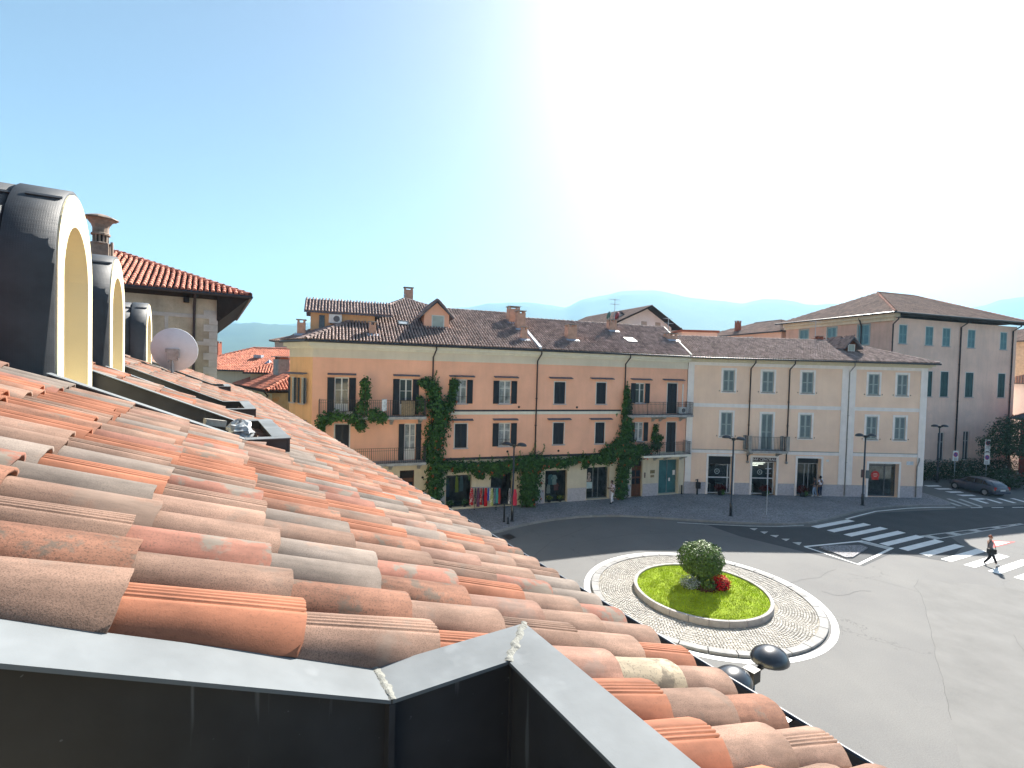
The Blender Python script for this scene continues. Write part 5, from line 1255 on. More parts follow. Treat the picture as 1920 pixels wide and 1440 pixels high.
chimney(wg, 1.5, 9.5, 17.2, 18.4, .7, BRICKC, flash=False); MB().box(-.06, 5.0, 14.4, -.01, 6.0, 15.6).build('orange_blind', mat('orange_blind', (.5, .16, .06), .7), wg); MB().box(-.1, 4.8, 15.6, -.012, 6.2, 15.72).build('blind_box', WHITEP, wg)
# white gabled house behind the pink one
wh = empty('white_gabled_house', (14.2, 68.5, 0), R(22)); tag(wh, 'white gabled house with brown roof rising behind the pink building', 'house')
GW_ = 9.6; m = MB(); m.add([(0, 0, 0), (GW_, 0, 0), (GW_, 0, 17.0), (5.2, 0, 19.45), (0, 0, 17.2)], [(0, 1, 2, 3, 4)]); m.quad((0, 0, 0), (0, 0, 17.2), (0, 16, 17.2), (0, 16, 0)); m.quad((GW_, 0, 0), (GW_, 16, 0), (GW_, 16, 17), (GW_, 0, 17)); m.build('wall', WHITEW, wh)
m = MB()
for (xa, za, xb, zb) in ((-.8, 16.85, 5.2, 19.6), (5.2, 19.6, GW_ + .8, 16.65)):
    m.add([(xa, -1.2, za), (xb, -1.2, zb), (xb, 17, zb), (xa, 17, za), (xa, -1.2, za + .2), (xb, -1.2, zb + .2), (xb, 17, zb + .2), (xa, 17, za + .2)], [(0, 3, 2, 1), (4, 5, 6, 7), (0, 1, 5, 4), (1, 2, 6, 5), (2, 3, 7, 6), (3, 0, 4, 7)])
wr = m.build('roof', DARKWOOD, wh)
m = MB(); rg = random.Random(61); field(m, [(-.8, 17, 17.05), (-.8, -1.2, 17.05), (5.2, -1.2, 19.8), (5.2, 17, 19.8)], (0, 1, 0), .26, .42, rg, 3, .06); field(m, [(GW_ + .8, -1.2, 16.85), (GW_ + .8, 17, 16.85), (5.2, 17, 19.8), (5.2, -1.2, 19.8)], (0, 1, 0), .26, .42, rg, 3, .06); tag(m.build('cover_tiles', BROWNTILE, wr), kind='stuff')
for x in (4.3, 6.7): MB().box(x, -.06, 15.9, x + .9, -.005, 17.6).build('shutter', mat('beige_shutter_%d' % int(x), (.42, .38, .33), .7), wh)
balcony(wh, 2.0, 8.6, 1.0, 15.6, .9, (), slab=CONCRETE)
gable_dormer(wh, 1.0, 2.6, 1.5, 17.6, 18.3, 18.8, 1.6, WHITEW, None, .3)
simple_house('white_annex', 'small white annex with brown roof right of the white gabled house', W(wh, 9.4, 1.5, 0), R(22), 5.5, 8, 15.6, .42, WHITEW, BROWNTILE, .7, hip=False)
fb = MB().box(0, 0, 0, 4.5, 5, 15.55).build('wall', WORNPINK); fb.name = 'flat_roof_block'; fb.location = (21.2, 62, 0); tag(fb, 'plain pinkish flat roofed block at the right end of the pink roof', 'building')
MB().box(-.2, -.2, 15.55, 4.7, 5.2, 15.8).build('roof_slab', BRICKC, fb)

# houses at the far right edge
bh = simple_house('beige_house', 'beige house with tiled roof beyond the large weathered building', (66, 60, 0), R(12), 14, 10, 15.6, .4, mat('beige_plaster', (.58, .47, .33), .9), BROWNTILE, .7)
w2 = simple_house('low_white_house', 'low white house with dark eaves beyond the hedge tree', (60, 54, 0), R(14), 10, 4.5, 10.2, .35, WHITEW, BROWNTILE, .8, hip=False)
MB().box(1.0, -.05, 8.3, 1.9, -.01, 9.6).build('window', GLASS, w2)
rh = simple_house('red_walled_house', 'red walled house with an orange tiled roof above the hedge tree', (56.5, 49.5, 0), R(14), 12, 4, 6.3, .45, mat('red_plaster', (.30, .045, .03), .9), REDTILE, .8, hip=False)
MB().box(1.2, -.05, 2.5, 2.2, -.01, 4.2).build('window', GLASS, rh)

# ------------------------------------------------------------------ red roofed houses on the left
h1 = simple_house('red_roof_house', 'house with a large red tiled hip roof and two skylights', (-33.5, 49, 0), R(-1.5), 15.5, 10, 9.35, .43, CREAM, REDTILE, .6, tile=(.24, .40))
for x, y in ((6.5, 2.2),):
    m = MB(); z = 9.35 + .43 * (y + .6); m.box(x, y, z + .12, x + .8, y + .6, z + .42); m.build('skylight', FLASH, h1)
m = MB(); m.lathe([(.5, 0), (.1, .35), (.02, .4)], (8.8, 1.0, 10.1), 6); m.build('roof_vent', FLASH, h1)
chimney(h1, .8, 5, 11, 12.4, .8, BRICKC, flash=False); chimney(h1, 10.5, 5.6, 11.3, 12.1, .8, BRICKC, flash=False)
h3 = simple_house('red_roof_house', 'red tiled roof seen between the wide chimney and the orange corner wall', (-24.8, 46.5, 0), R(20), 6, 8, 9.2, .42, CREAM, REDTILE, .5, tile=(.24, .40))
h4 = simple_house('dark_roof_house', 'distant grey house with a dark roof behind the red roofs', (-32, 66, 0), R(10), 8, 8, 13.2, .35, CONCRETE, BROWNTILE, .5)
# nearer one with the wide chimney: x runs back-left, y to the right
a2 = math.atan2(.77, -.63)
h2 = empty('terracotta_roof_house', (-19.0, 38.0, 0), a2); tag(h2, 'house with a low terracotta hip roof and a wide plastered chimney', 'house')
m = MB(); m.prism([(.5, -.5), (.5, -4.2), (14, -4.2), (14, -.5)][::-1], 0, 7.9); m.build('wall', mat('peeling_ochre_plaster', (.55, .45, .28), .9, .15, 1, patch=(.55, .28, .12), pas=.8, path=.55, streak=.2), h2)
q = .47; hA = [(0, 0, 8.0), (14, 0, 8.0), (14, -4.2, 8 + q * 4.2), (4.2, -4.2, 8 + q * 4.2)]; hB = [(0, 0, 8.0), (0, -4.2, 8.0), (4.2, -4.2, 8 + q * 4.2)]
m = MB(); m.add([(p[0], p[1], p[2] - .02) for p in hA], [(3, 2, 1, 0)]); m.add([(p[0], p[1], p[2] - .02) for p in hB], [(0, 1, 2)]); m.box(.1, -.15, 7.78, 14, -.05, 7.95); m.box(.1, -4.2, 7.78, .2, -.1, 7.95); m.quad((14, 0, 7.9), (14, -4.2, 7.9), (14, -4.2, 9.9), (14, 0, 8)); hr = m.build('roof', DECK, h2)
m = MB(); rg = random.Random(71); field(m, hA, (1, 0, 0), .24, .4, rg, 4, .08); field(m, hB, (0, -1, 0), .24, .4, rg, 4, .08); ridge_caps(m, (0, 0, 8), (4.2, -4.2, 8 + q * 4.2), .14); ridge_caps(m, (4.2, -4.2, 8 + q * 4.2), (14, -4.2, 8 + q * 4.2), .13); tag(m.build('cover_tiles', REDTILE, hr), kind='stuff')
m = MB(); m.box(5.2, -3.0, 8.6, 7.0, -2.1, 10.5); ch = m.build('chimney', CONCRETE, h2); MB().box(5.05, -3.15, 10.68, 7.15, -1.95, 10.76).build('cap', CONCRETE, ch)
for x in (5.3, 6.05, 6.8): MB().box(x - .08, -2.9, 10.5, x + .08, -2.2, 10.68).build('cap_post', BRICKC, ch)
MB().tube([(1.4, -.02, 7.9), (1.4, -.4, 7.5), (2.2, -.4, 7.3), (2.2, -.42, 5)], .05, 6).build('downpipe', IRON, h2)
mm = MB().box(0, 0, 0, .5, .35, .62).build('water_tank', WHITEP); mm.location = (-18.4, 41.6, 10.2); tag(mm, 'small white tank on a pole beside the orange corner wall', 'tank')
MB().tube([(.05, .17, -2), (.05, .17, 1.6)], .03, 6).build('pole', FLASH, mm)

# ------------------------------------------------------------------ stone palazzo beyond our roof (same axes as our house)
tw = empty('stone_building', (0, 0, 0), HA); tag(tw, 'old stone building with red tiled hip roof and an ornate chimney', 'building')
S0 = 25.0
m = MB(); m.box(-9.5, S0, 0, .30, S0 + 12, 12.75); m.build('wall', STONEW, tw)
rg = random.Random(81); z = 8.0; k = 0
while z < 12.0:
    L = .50 if k % 2 else .30
    MB().box(.32 - L, S0 - .03, z, .335, S0 - .0, z + .29).build('quoin_block', QUOIN, tw); z += .305; k += 1
for z in (11.9, 10.75): box_part('stucco_band', (-9.5, S0 - .025, z, .28, S0 - .0, z + .16), QUOIN, tw)
for x in (-1.55, -3.2): box_part('stucco_strip', (x, S0 - .02, 10.75, x + .12, S0, 11.9), QUOIN, tw)
wn = box_part('window', (-2.55, S0 - .03, 8.2, -1.75, S0 - .002, 10.45), SHGREEN, tw); box_part('window_head', (-2.7, S0 - .06, 10.45, -1.6, S0 - .003, 10.6), QUOIN, wn)
EO = 1.25; FO = .38; TZ = 13.0; TP = .40
T = [(-10.5, S0 - FO, TZ), (.30 + EO, S0 - FO, TZ), (.30 + EO, S0 + 13, TZ), (-10.5, S0 + 13, TZ)]
tH = TZ + TP * 5.2; tA = (.30 + EO - 5.2, S0 - FO + 5.2, tH)
tB = (-10.5, S0 - FO + 5.2, tH); tC = (.30 + EO - 5.2, S0 + 13, tH)
m = MB()
for P in ([T[0], T[1], tA, tB], [T[1], T[2], tC, tA]): m.add([(p[0], p[1], p[2] - .02) for p in P], [tuple(range(4))])
trf = m.build('roof', DECK, tw)
m = MB(); field(m, [T[0], T[1], tA, tB], (1, 0, 0), .215, .34, rg, 6, .10); field(m, [T[1], T[2], tC, tA], (0, 1, 0), .215, .34, rg, 4, .09); ridge_caps(m, T[1], tA, .13, .36); ridge_caps(m, tA, tB, .13); tag(m.build('cover_tiles', TOWTILE, trf), kind='stuff')
m = MB()   # soffit boards
m.quad((-10.5, S0 - FO, TZ - .06), (.30, S0 - FO, TZ - .06), (.30, S0, TZ - .26), (-10.5, S0, TZ - .26)); m.quad((.30 + EO, S0 - FO, TZ - .06), (.30 + EO, S0 + 13, TZ - .06), (.30, S0 + 13, TZ - 1.25), (.30, S0, TZ - 1.25)); m.add([(.30, S0 - FO, TZ - .06), (.30 + EO, S0 - FO, TZ - .06), (.30, S0, TZ - 1.25)], [(0, 1, 2)]); m.build('soffit', DARKWOOD, tw)
for x in (-.9, -3.4, -5.9): box_part('rafter_end', (x, S0 - .3, TZ - .48, x + .2, S0, TZ - .27), DARKWOOD, tw)
m = MB(); m.tube([(-10.5, S0 - FO - .04, TZ - .06), (.30 + EO + .05, S0 - FO - .04, TZ - .06)], .065, 8); m.tube([(.30 + EO + .05, S0 - FO - .04, TZ - .06), (.30 + EO + .05, S0 + 13, TZ - .06)], .065, 8); m.build('gutter', GUTTER, tw)
m = MB(); m.tube([(-.5, S0 - FO, TZ - .1), (-.5, S0 - .2, TZ - .35), (-.52, S0 - .07, TZ - .6), (-.54, S0 - .07, 8)], .055, 8); m.build('downpipe', PIPE, tw)
CHIMS = mat('sooty_chimney_render', (.30, .235, .19), .95, .2, 4, .3, 30); cxx, cyy = -3.75, S0 + .9; cz = TZ + TP * (cyy - S0 + FO)
m = MB(); m.box(cxx - .30, cyy - .30, cz - .5, cxx + .30, cyy + .30, cz + .62); ch = m.build('chimney', CHIMS, tw); cz += .55; MB().box(cxx - .28, cyy - .28, cz + .07, cxx + .28, cyy + .28, cz + .62).build('upper_shaft', CHIMS, ch)
MB().lathe([(.36, 0), (.36, .05), (.30, .07)], (cxx, cyy, cz + .62), 8).build('collar', CHIMS, ch)
m = MB()
for i in range(12):
    a = 2 * math.pi * i / 12; m.obox((cxx + .235 * math.cos(a), cyy + .235 * math.sin(a), cz + .83), .05, .06, .30, Matrix.Rotation(a, 3, 'Z'))
m.build('vent_slots', CHIMS, ch); MB().lathe([(.20, 0), (.20, .30)], (cxx, cyy, cz + .68), 12).build('flue', BLACKP, ch)
MB().lathe([(.32, 0), (.32, .07), (.27, .10), (.27, .30), (.31, .42), (.42, .58), (.50, .63), (.46, .66)], (cxx, cyy, cz + .98), 12).build('flared_head', CHIMS, ch)
MB().lathe([(.60, 0), (.56, .05), (.36, .13), (.12, .20), (.02, .21)], (cxx, cyy, cz + 1.63), 8).build('chimney_cap', CHIMS, ch)
MB().box(cxx + .32, cyy - .1, cz - .1, cxx + .40, cyy + .1, cz + .75).build('side_flue', CHIMS, ch)
MB().box(cxx - .45, cyy - .6, cz - .68, cxx + .4, cyy - .31, cz - .55).build('flashing', FLASH, ch)

# ------------------------------------------------------------------ climbing vines on the pink building (local coordinates of the facade)
def vine(name, label, blobs, stems=(), flowers=0, size=.125, dens=1.0, seed=1, m=IVY, tips=()):
    o = empty(name, pb.location, pb.rotation_euler.z); tag(o, label, 'vine')
    rg_ = random.Random(seed); mb = MB(); young = MB(); fl = MB()
    for (x, z, rx, rz, d) in blobs:
        vol = rx * rz
        leaves(mb, (x, -d * .55 - .03, z), (rx, d * .6, rz), int((900 * vol + 110) * dens), size, rg_, .30, up=.1, rough=.65, fq=3.0)
        leaves(young, (x, -d * .75 - .05, z + rz * .1), (rx * 1.08, d * .6, rz * 1.06), int((110 * vol + 20) * dens), size * .95, rg_, .8, up=.1, rough=.7, fq=3.0)
        for _ in range(int(flowers * vol * .6)):
            p = Vector((x + rg_.uniform(-rx, rx), -d * 1.15 - .04, z - rz * rg_.uniform(-.3, 1.0))); 
            for _k in range(4): leaf(fl, p + Vector((rg_.uniform(-.07, .07), rg_.uniform(-.05, .03), rg_.uniform(-.07, .07))), Vector((0, -1, 0)), .06, rg_)
    for (x, z, h) in tips:                                    # thin shoots reaching up the wall
        sg = 1 if h > 0 else -1; h = abs(h)
        for i in range(int(h / .03)):
            t = i * .03; leaf(young, Vector((x + .12 * math.sin(t * 3 + x) + rg_.uniform(-.10, .10) * (1.2 - t / h), -.10 - (.35 if sg < 0 else 0) + rg_.uniform(-.06, .04), z + sg * t)), Vector((0, -1, .2)), .07, rg_)
    mb.build('foliage', m, o); young.build('young_foliage', IVYL, o)
    if len(fl.v): fl.build('blossom', ORANGEF, o)
    sm_ = MB()
    for pts, r_ in stems: sm_.tube(pts, r_, 6, r_ * .5)
    if stems: sm_.build('stem', BARK, o)
    return o
vine('climbing_vine', 'dark vine climbing from the pavement past the left balconies to the second floor',
     [(-2.35, 8.35, .55, .75, .5), (-2.75, 8.9, .45, .5, .5), (-2.1, 7.4, .85, .8, .7), (-1.9, 6.5, .85, .8, .7), (-2.2, 5.6, .8, .8, .65), (-2.3, 4.8, .75, .7, .6), (-2.35, 4.0, .7, .6, .6), (-2.1, 3.2, .75, .7, .7), (-2.2, 2.3, .72, .8, .7), (-2.3, 1.3, .70, .9, .7), (-2.3, .55, .65, .5, .6), (-1.2, 7.6, .35, .6, .35), (-1.05, 8.4, .3, .7, .3), (-.95, 9.0, .34, .4, .3), (-3.1, 9.1, .4, .35, .4), (-3.3, 7.6, .4, .6, .6)],
     [([(-2.3, -.1, .1), (-2.4, -.15, 3), (-2.2, -.2, 6), (-2.3, -.1, 9)], .06)], 9, seed=2, tips=((-2.25, 9.0, .95), (-2.0, 8.9, .6), (-1.3, 7.0, -.6), (-1.2, 6.2, -.5), (-1.5, 5.3, -.7), (-2.9, 6.0, -.5), (-1.7, 3.2, -.4), (-1.4, 6.6, .4)))
vine('shop_garland_vine', 'vine garland with orange blossoms hanging over the clothes shop windows',
     [(-1.5, 3.35, .7, .4, .55), (-.5, 3.2, .75, .42, .55), (.5, 3.15, .75, .45, .6), (1.4, 3.1, .7, .5, .6), (2.3, 3.05, .75, .5, .65), (3.2, 3.15, .8, .55, .75), (4.1, 3.3, .8, .6, .85), (5.0, 3.4, .8, .65, .85), (5.7, 3.3, .6, .55, .7), (.9, 2.6, .25, .3, .3), (1.2, 2.5, .2, .28, .3), (2.2, 2.55, .4, .2, .4)],
     [([(-1.8, -.2, 3.3), (1, -.2, 3.1), (5.3, -.2, 3.3)], .035)], 12, seed=3, tips=((5.2, 3.9, 1.1), (5.9, 3.8, .85), (.9, 3.5, .5), (4.2, 3.8, .4), (-.7, 2.9, -.5), (.1, 2.8, -.6), (1.7, 2.7, -.5), (2.7, 2.7, -.45), (3.4, 2.7, -.6), (-.2, 3.5, .35), (1.9, 3.5, .4), (3.3, 3.6, .45)))
vine('vine_column', 'bulging column of dark vine between the two clothes shop windows',
     [(4.85, 2.6, .85, .7, .95), (4.8, 1.9, .85, .8, 1.0), (4.75, 1.2, .8, .75, 1.0), (4.7, .6, .72, .55, .95)], [([(4.8, -.4, .1), (4.9, -.3, 3.2)], .07)], 6, seed=4, dens=1.25)
vine('shop_garland_vine', 'thin vine garland between the second clothes shop window and the poster shop',
     [(6.6, 3.2, .7, .42, .5), (7.5, 3.15, .7, .4, .5), (8.3, 3.3, .6, .33, .45), (9.0, 3.4, .6, .3, .4), (9.7, 3.3, .65, .4, .45), (10.6, 3.35, .7, .42, .5), (11.4, 3.4, .7, .5, .6), (9.5, 2.9, .25, .3, .3)],
     [([(6, -.2, 3.25), (9, -.15, 3.4), (12, -.2, 3.4)], .03)], 10, seed=5, tips=((8.0, 3.5, .5), (9.4, 3.6, .45), (10.4, 3.7, .45), (6.9, 2.9, -.4), (7.8, 2.9, -.35), (9.1, 3.1, -.5), (10.2, 3.0, -.45), (11.2, 3.0, -.5), (7.1, 3.5, .3)))
vine('climbing_vine', 'tall dark vine climbing beside the right balconies down to the pavement',
     [(12.95, 8.4, .28, .7, .35), (12.95, 7.5, .42, .8, .5), (13.0, 6.6, .5, .8, .55), (12.95, 5.7, .55, .8, .6), (12.9, 4.9, .65, .8, .65), (12.6, 4.1, 1.0, .7, .8), (11.7, 3.95, .75, .5, .6), (12.1, 4.4, .5, .5, .5), (13.6, 3.9, 1.0, .6, .9), (14.5, 4.0, .8, .5, .9), (13.0, 3.1, .8, .6, .8), (12.75, 2.3, .6, .7, .65), (12.7, 1.4, .58, .8, .65), (12.65, .6, .62, .6, .65), (13.6, 3.3, .7, .35, .6), (11.2, 3.9, .5, .3, .4)],
     [([(12.7, -.15, .1), (12.8, -.2, 3), (12.95, -.15, 6), (12.95, -.1, 9)], .07)], 7, seed=6, dens=1.1, tips=((12.95, 8.8, .7), (13.2, 8.4, .5), (12.5, 7.4, -.5), (11.3, 4.3, .4), (13.9, 3.4, -.6), (14.8, 3.7, -.5), (12.2, 5.2, .4), (12.0, 6.9, -.25)))
vine('balcony_vine', 'leafy plant climbing from the lower right balcony towards the upper one',
     [(15.9, 4.3, .5, .5, .4), (15.7, 5.0, .28, .5, .3), (15.8, 5.6, .22, .4, .25), (16.2, 4.9, .3, .25, .3)], [([(15.8, -.6, 3.6), (15.75, -.3, 5.9)], .02)], 0, seed=7, dens=.9)
bv = vine('balcony_vine', 'bright green vine spilling over the upper left balcony rail',
     [(-9.3, 6.7, .5, .38, .5), (-8.6, 6.85, .5, .35, .5), (-9.6, 6.2, .3, .4, .4), (-7.6, 6.7, .6, .4, .5), (-7.1, 7.4, .42, .55, .45), (-6.95, 8.3, .36, .6, .35), (-7.0, 9.0, .3, .35, .3), (-6.4, 6.9, .45, .45, .5), (-5.9, 6.7, .4, .35, .45), (-7.2, 6.2, .35, .35, .4)], [([(-7.0, -.9, 6.8), (-6.95, -.3, 9.2)], .02)], 0, seed=8, m=IVYL)
bv.location = W(pb, 0, -.75, 0)
# things on the upper left balcony
def prop(name, root, x, y, z, label, cat, parts, rz=0.0, group=None):
    o = at(name, root, x, y, z, rz); tag(o, label, cat, group)
    for pn, mb, m in parts: mb.build(pn, m, o)
    return o
for x, c, lab in ((-5.75, (.62, .68, .75), 'pale striped towel hanging on the upper left balcony rail'),):
    m = MB(); m.box(-.16, -.015, -.75, -.05, .015, 0); m.box(-.05, -.02, -.72, .06, .01, 0); m.box(.06, -.012, -.70, .15, .018, 0); m.tube([(-.16, 0, .01), (.15, 0, .01)], .03, 8)
    t = m.build('towel', mat('towel_pale', c, .9, .25, 6), None, loc=W(pb, x, -1.05, 7.92)); t.rotation_euler = (0, 0, pb.rotation_euler.z); tag(t, lab, 'towel')
prop('flower_trough', pb, -8.3, -.88, 6.84, 'grey flower trough with a faded plant behind the balcony rail', 'planter', [('trough', MB().box(-.6, -.13, 0, .6, .13, .32), CONCRETE), ('soil', MB().box(-.55, -.09, .32, .55, .09, .33), BARK)])
prop('folding_screen', pb, -4.2, -.86, 6.84, 'beige reed screen leaning behind the balcony rail', 'screen', [('mat', MB().box(-.45, -.02, 0, .45, .02, 1.0), mat('reed', (.36, .28, .18), .9, .2, 12)), ('top_rail', MB().box(-.47, -.03, 1.0, .47, .03, 1.05), BARK)])

# ------------------------------------------------------------------ street lamps
def lamp(x, y, h, rz, label, z0=0.0, tilt=0.0, arm=.42, group='double headed street lamps', sc_=1.0):
    o = empty('street_lamp', (x, y, z0), rz); tag(o, label, 'street lamp', group); o.scale = (1, 1, 1)
    MB().lathe([(.10, 0), (.10, .9), (.065, .95), (.055, h - .15)], n=12).build('pole', LAMPM, o, True)
    MB().lathe([(.16, 0), (.16, .03), (.11, .05)], n=12).build('base_plate', LAMPM, o)
    m = MB(); m.box(-.09, -.09, h - .16, .09, .09, h + .02); m.tube([(-arm * .75, 0, h - .05), (arm * .75, 0, h - .05)], .035, 8)
    m.build('bracket', IRON, o)
    for s_ in (-1, 1):
        prof = [(.03, .20), (.10, .19), (.18, .155), (.245, .10), (.275, .03), (.275, 0), (.26, -.015), (.05, -.02)]
        hd = MB().lathe(prof, n=24, sx=1.18, sy=.95).build('lamp_head', LAMPM, o, True); hd.location = (s_ * (arm + .10), 0, h - .02); hd.rotation_euler = (0, s_ * R(4), 0)
        MB().lathe([(.22, -.024), (.16, -.045), (.02, -.05)], n=20, sx=1.18, sy=.95).build('lamp_glass', mat('lamp_glass', (.5, .5, .48), .4), hd)
    return o
lamp(.25, 32.16, 5.05, R(-15), 'dark double headed street lamp in front of the clothes shop', ZP)
lamp(15.85, 34.76, 5.55, R(-52), 'dark double headed street lamp in front of the bar windows', ZP)
lamp(28.07, 38.71, 5.55, R(4), 'dark double headed street lamp near the right end of the yellow building', ZP)
lamp(42.9, 49.0, 5.65, R(3), 'dark double headed street lamp by the hedge of the weathered building', 0)
lamp(3.62, 7.08, 5.72, R(35), 'dark double headed street lamp close below the roof gutter', 0)
# clothes hung on the first lamp
def garment(name, loc, rz, wd, h, c, label, pat=None, group='clothes on sale outside the shop', thick=.05, sleeve=False):
    m = MB(); n = 6; vs = []
    for k in range(n + 1):
        t = k / n; w_ = wd * (.55 + .45 * min(1, t * 2.2)) / 2; d = thick * (.6 + .8 * t); sw = .012 * math.sin(k * 2.1 + wd * 40)
        vs += [(-w_ + sw, -d / 2, -h * t), (w_ * .1 + sw, -d * .9, -h * t), (w_ + sw, -d / 2, -h * t), (w_ + sw, d / 2, -h * t), (0 + sw, d * .7, -h * t), (-w_ + sw, d / 2, -h * t)]
    fs = [(k * 6 + j, k * 6 + (j + 1) % 6, (k + 1) * 6 + (j + 1) % 6, (k + 1) * 6 + j) for k in range(n) for j in range(6)] + [(5, 4, 3, 2, 1, 0), tuple(n * 6 + j for j in range(6))]
    m.add(vs, fs)
    if sleeve:
        for s_ in (-1, 1): m.tube([(s_ * wd * .26, 0, -.03), (s_ * wd * .62, -.02, -h * .42)], .06, 6, .045)
    o = m.build(name, mat('cloth_' + label[:14].replace(' ', '_'), c, .9, .08, 4, patch=pat, pas=9, path=.52), None, loc=loc); o.rotation_euler = (0, 0, rz); tag(o, label, 'clothing', group); return o
garment('hanging_scarf', (.40, 32.02, 2.25), R(-15), .26, 1.05, (.45, .03, .07), 'red scarf hanging on the lamp post outside the clothes shop')
garment('hanging_scarf', (.05, 32.08, 2.28), R(-15), .20, 1.0, (.10, .09, .12), 'dark scarf with white marks hanging on the lamp post', (.6, .6, .6))
# rolling clothes rack in front of the shop
RKL = pb.rotation_euler.z - R(17.5)
rack = empty('clothes_rack', (-1.72, 35.05 - .25, ZP), R(1.5)); tag(rack, 'rolling chrome clothes rack on the pavement outside the shop', 'clothes rack')
CHROME = mat('chrome', (.6, .6, .65), .25, .05, metal=.9)
m = MB(); m.tube([(-1.0, 0, 1.52), (1.1, 0, 1.52)], .022, 8); m.build('rail', CHROME, rack)
for s_ in (-.72, .82):
    m = MB(); m.tube([(s_, 0, .08), (s_, 0, 1.52)], .02, 8); m.tube([(s_, -.28, .09), (s_, .28, .09)], .02, 8); m.build('upright', CHROME, rack)
    for yy in (-.28, .28): MB().lathe([(.02, 0), (.045, .02), (.045, .06), (.02, .08)], (s_, yy, 0), 8).build('castor', BLACKP, rack)
gs = [(-.95, .30, 1.25, (.42, .012, .02), 'red dress with white print at the left end of the rack', (.75, .7, .68)), (-.68, .12, 1.15, (.02, .018, .03), 'black garment next to the red printed dress on the rack', (.3, .3, .25)), (-.48, .22, 1.35, (.10, .04, .10), 'long purple patterned dress on the rack', (.3, .12, .16)), (-.28, .18, 1.2, (.38, .02, .03), 'red garment with pale print on the rack', (.6, .5, .4)), (-.10, .10, 1.2, (.03, .02, .05), 'narrow navy garment on the rack', None), (.06, .24, 1.3, (.45, .01, .02), 'plain bright red dress in the middle of the rack', None), (.24, .12, .9, (.04, .10, .42), 'bright blue top on the rack', None), (.36, .10, 1.05, (.7, .72, .72), 'white garment with dark print on the rack', (.15, .15, .2)), (.50, .22, 1.25, (.38, .42, .14), 'lime and white dress on the rack', (.66, .68, .5)), (.70, .18, 1.1, (.10, .16, .22), 'grey blue patterned dress on the rack', (.3, .3, .34)), (.86, .20, 1.05, (.06, .32, .33), 'turquoise dress on the rack', None), (1.04, .16, 1.1, (.36, .04, .03), 'brick red garment at the right end of the rack', None)]
for x, w_, h, c, lab, pt in gs: garment('hanging_garment', (-1.72 + x * math.cos(R(1.5)), 34.78 + x * math.sin(R(1.5)) , 1.62), R(1.5) + R(random.uniform(-25, 25)), w_, h, c, lab, pt)
# clothes on show behind the glass
for x, z, w_, h, c, lab, slv in ((-1.1, 2.15, .34, 1.3, (.06, .10, .18), 'navy dress hanging at the left of the first shop window', False), (-.75, 2.2, .26, .9, (.12, .10, .09), 'brown garment inside the first shop window', False), (-.40, 2.3, .24, 1.15, (.40, .42, .06), 'yellow green dress inside the first shop window', False), (-.05, 2.3, .28, 1.1, (.16, .24, .28), 'grey blue dress inside the first shop window', False), (7.0, 2.1, .36, .8, (.18, .32, .36), 'pale blue shirt inside the second shop window', True), (7.30, 2.05, .40, .75, (.62, .70, .68), 'white shirt inside the second shop window', True), (6.85, 1.35, .30, .7, (.62, .60, .56), 'white top low in the second shop window', False), (7.5, 1.4, .36, .55, (.45, .16, .14), 'coral top low in the second shop window', True)):
    garment('displayed_garment', W(pb, x, .75, z), pb.rotation_euler.z, w_, h, c, lab, None, 'clothes in the shop windows', sleeve=slv)
def potplant(root, x, y, z, label, specs, pot=(.16, .22), potm=None, cat='planter', group=None, name='flower_pot'):
    o = at(name, root, x, y, z); tag(o, label, cat, group); rg_ = random.Random(int(x * 100))
    MB().lathe([(pot[0] * .75, 0), (pot[0], pot[1]), (pot[0] * .9, pot[1]), (pot[0] * .85, pot[1] - .03)], n=14).build('pot', potm or BLACKP, o)
    for pn, m, c, rad, n, size in specs:
        mb = MB(); leaves(mb, c, rad, n, size, rg_, .4); mb.build(pn, m, o)
for x, lab in ((6.65, 'yellow flowering pot at the left under the second shop window'), (7.55, 'yellow flowering pot at the right under the second shop window')):
    potplant(pb, x, .10, .13, lab, [('leaves', IVYL, (0, 0, .33), (.34, .16, .17), 180, .06), ('blooms', YELF, (0, -.03, .38), (.34, .16, .16), 50, .04)], (.15, .2), group='flower pots at the shop windows')
for x, lab in ((-1.0, 'white flowering pot at the left under the first shop window'), (.05, 'pale flowering pot at the right under the first shop window')):
    potplant(pb, x, .08, .25, lab, [('leaves', IVY, (0, 0, .33), (.30, .16, .22), 180, .06), ('blooms', WHITEF, (0, -.03, .40), (.30, .16, .18), 40, .035)], (.14, .2), group='flower pots at the shop windows')
for x, lab in ((2.62, 'dark red planter under the left bar window'), (6.38, 'dark red planter in front of the window with the bar sign'), (9.65, 'dark red planter left of the bar entrance')):
    potplant(yb, x, -.32, ZP, lab, [('red_leaves', REDD, (0, 0, .62), (.52, .30, .34), 420, .075), ('green_leaves', IVYL, (.12, -.14, .32), (.22, .2, .26), 160, .07)], (.26, .42), group='planters outside the bar')
# white chairs and tables seen through the bar windows
for x, lab in ((1.95, 'white table at the left of the left bar window'), (3.05, 'white table at the right of the left bar window'), (5.7, 'white table behind the window under the bar sign')):
    o = at('bar_table', yb, x, .95, .11); tag(o, lab, 'table', 'tables inside the bar')
    MB().box(-.26, -.24, .70, .26, .24, .74).build('table_top', WHITEP, o)
    for sx in (-.22, .22):
        for sy in (-.2, .2): MB().box(sx - .02, sy - .02, 0, sx + .02, sy + .02, .70).build('leg', WHITEP, o)

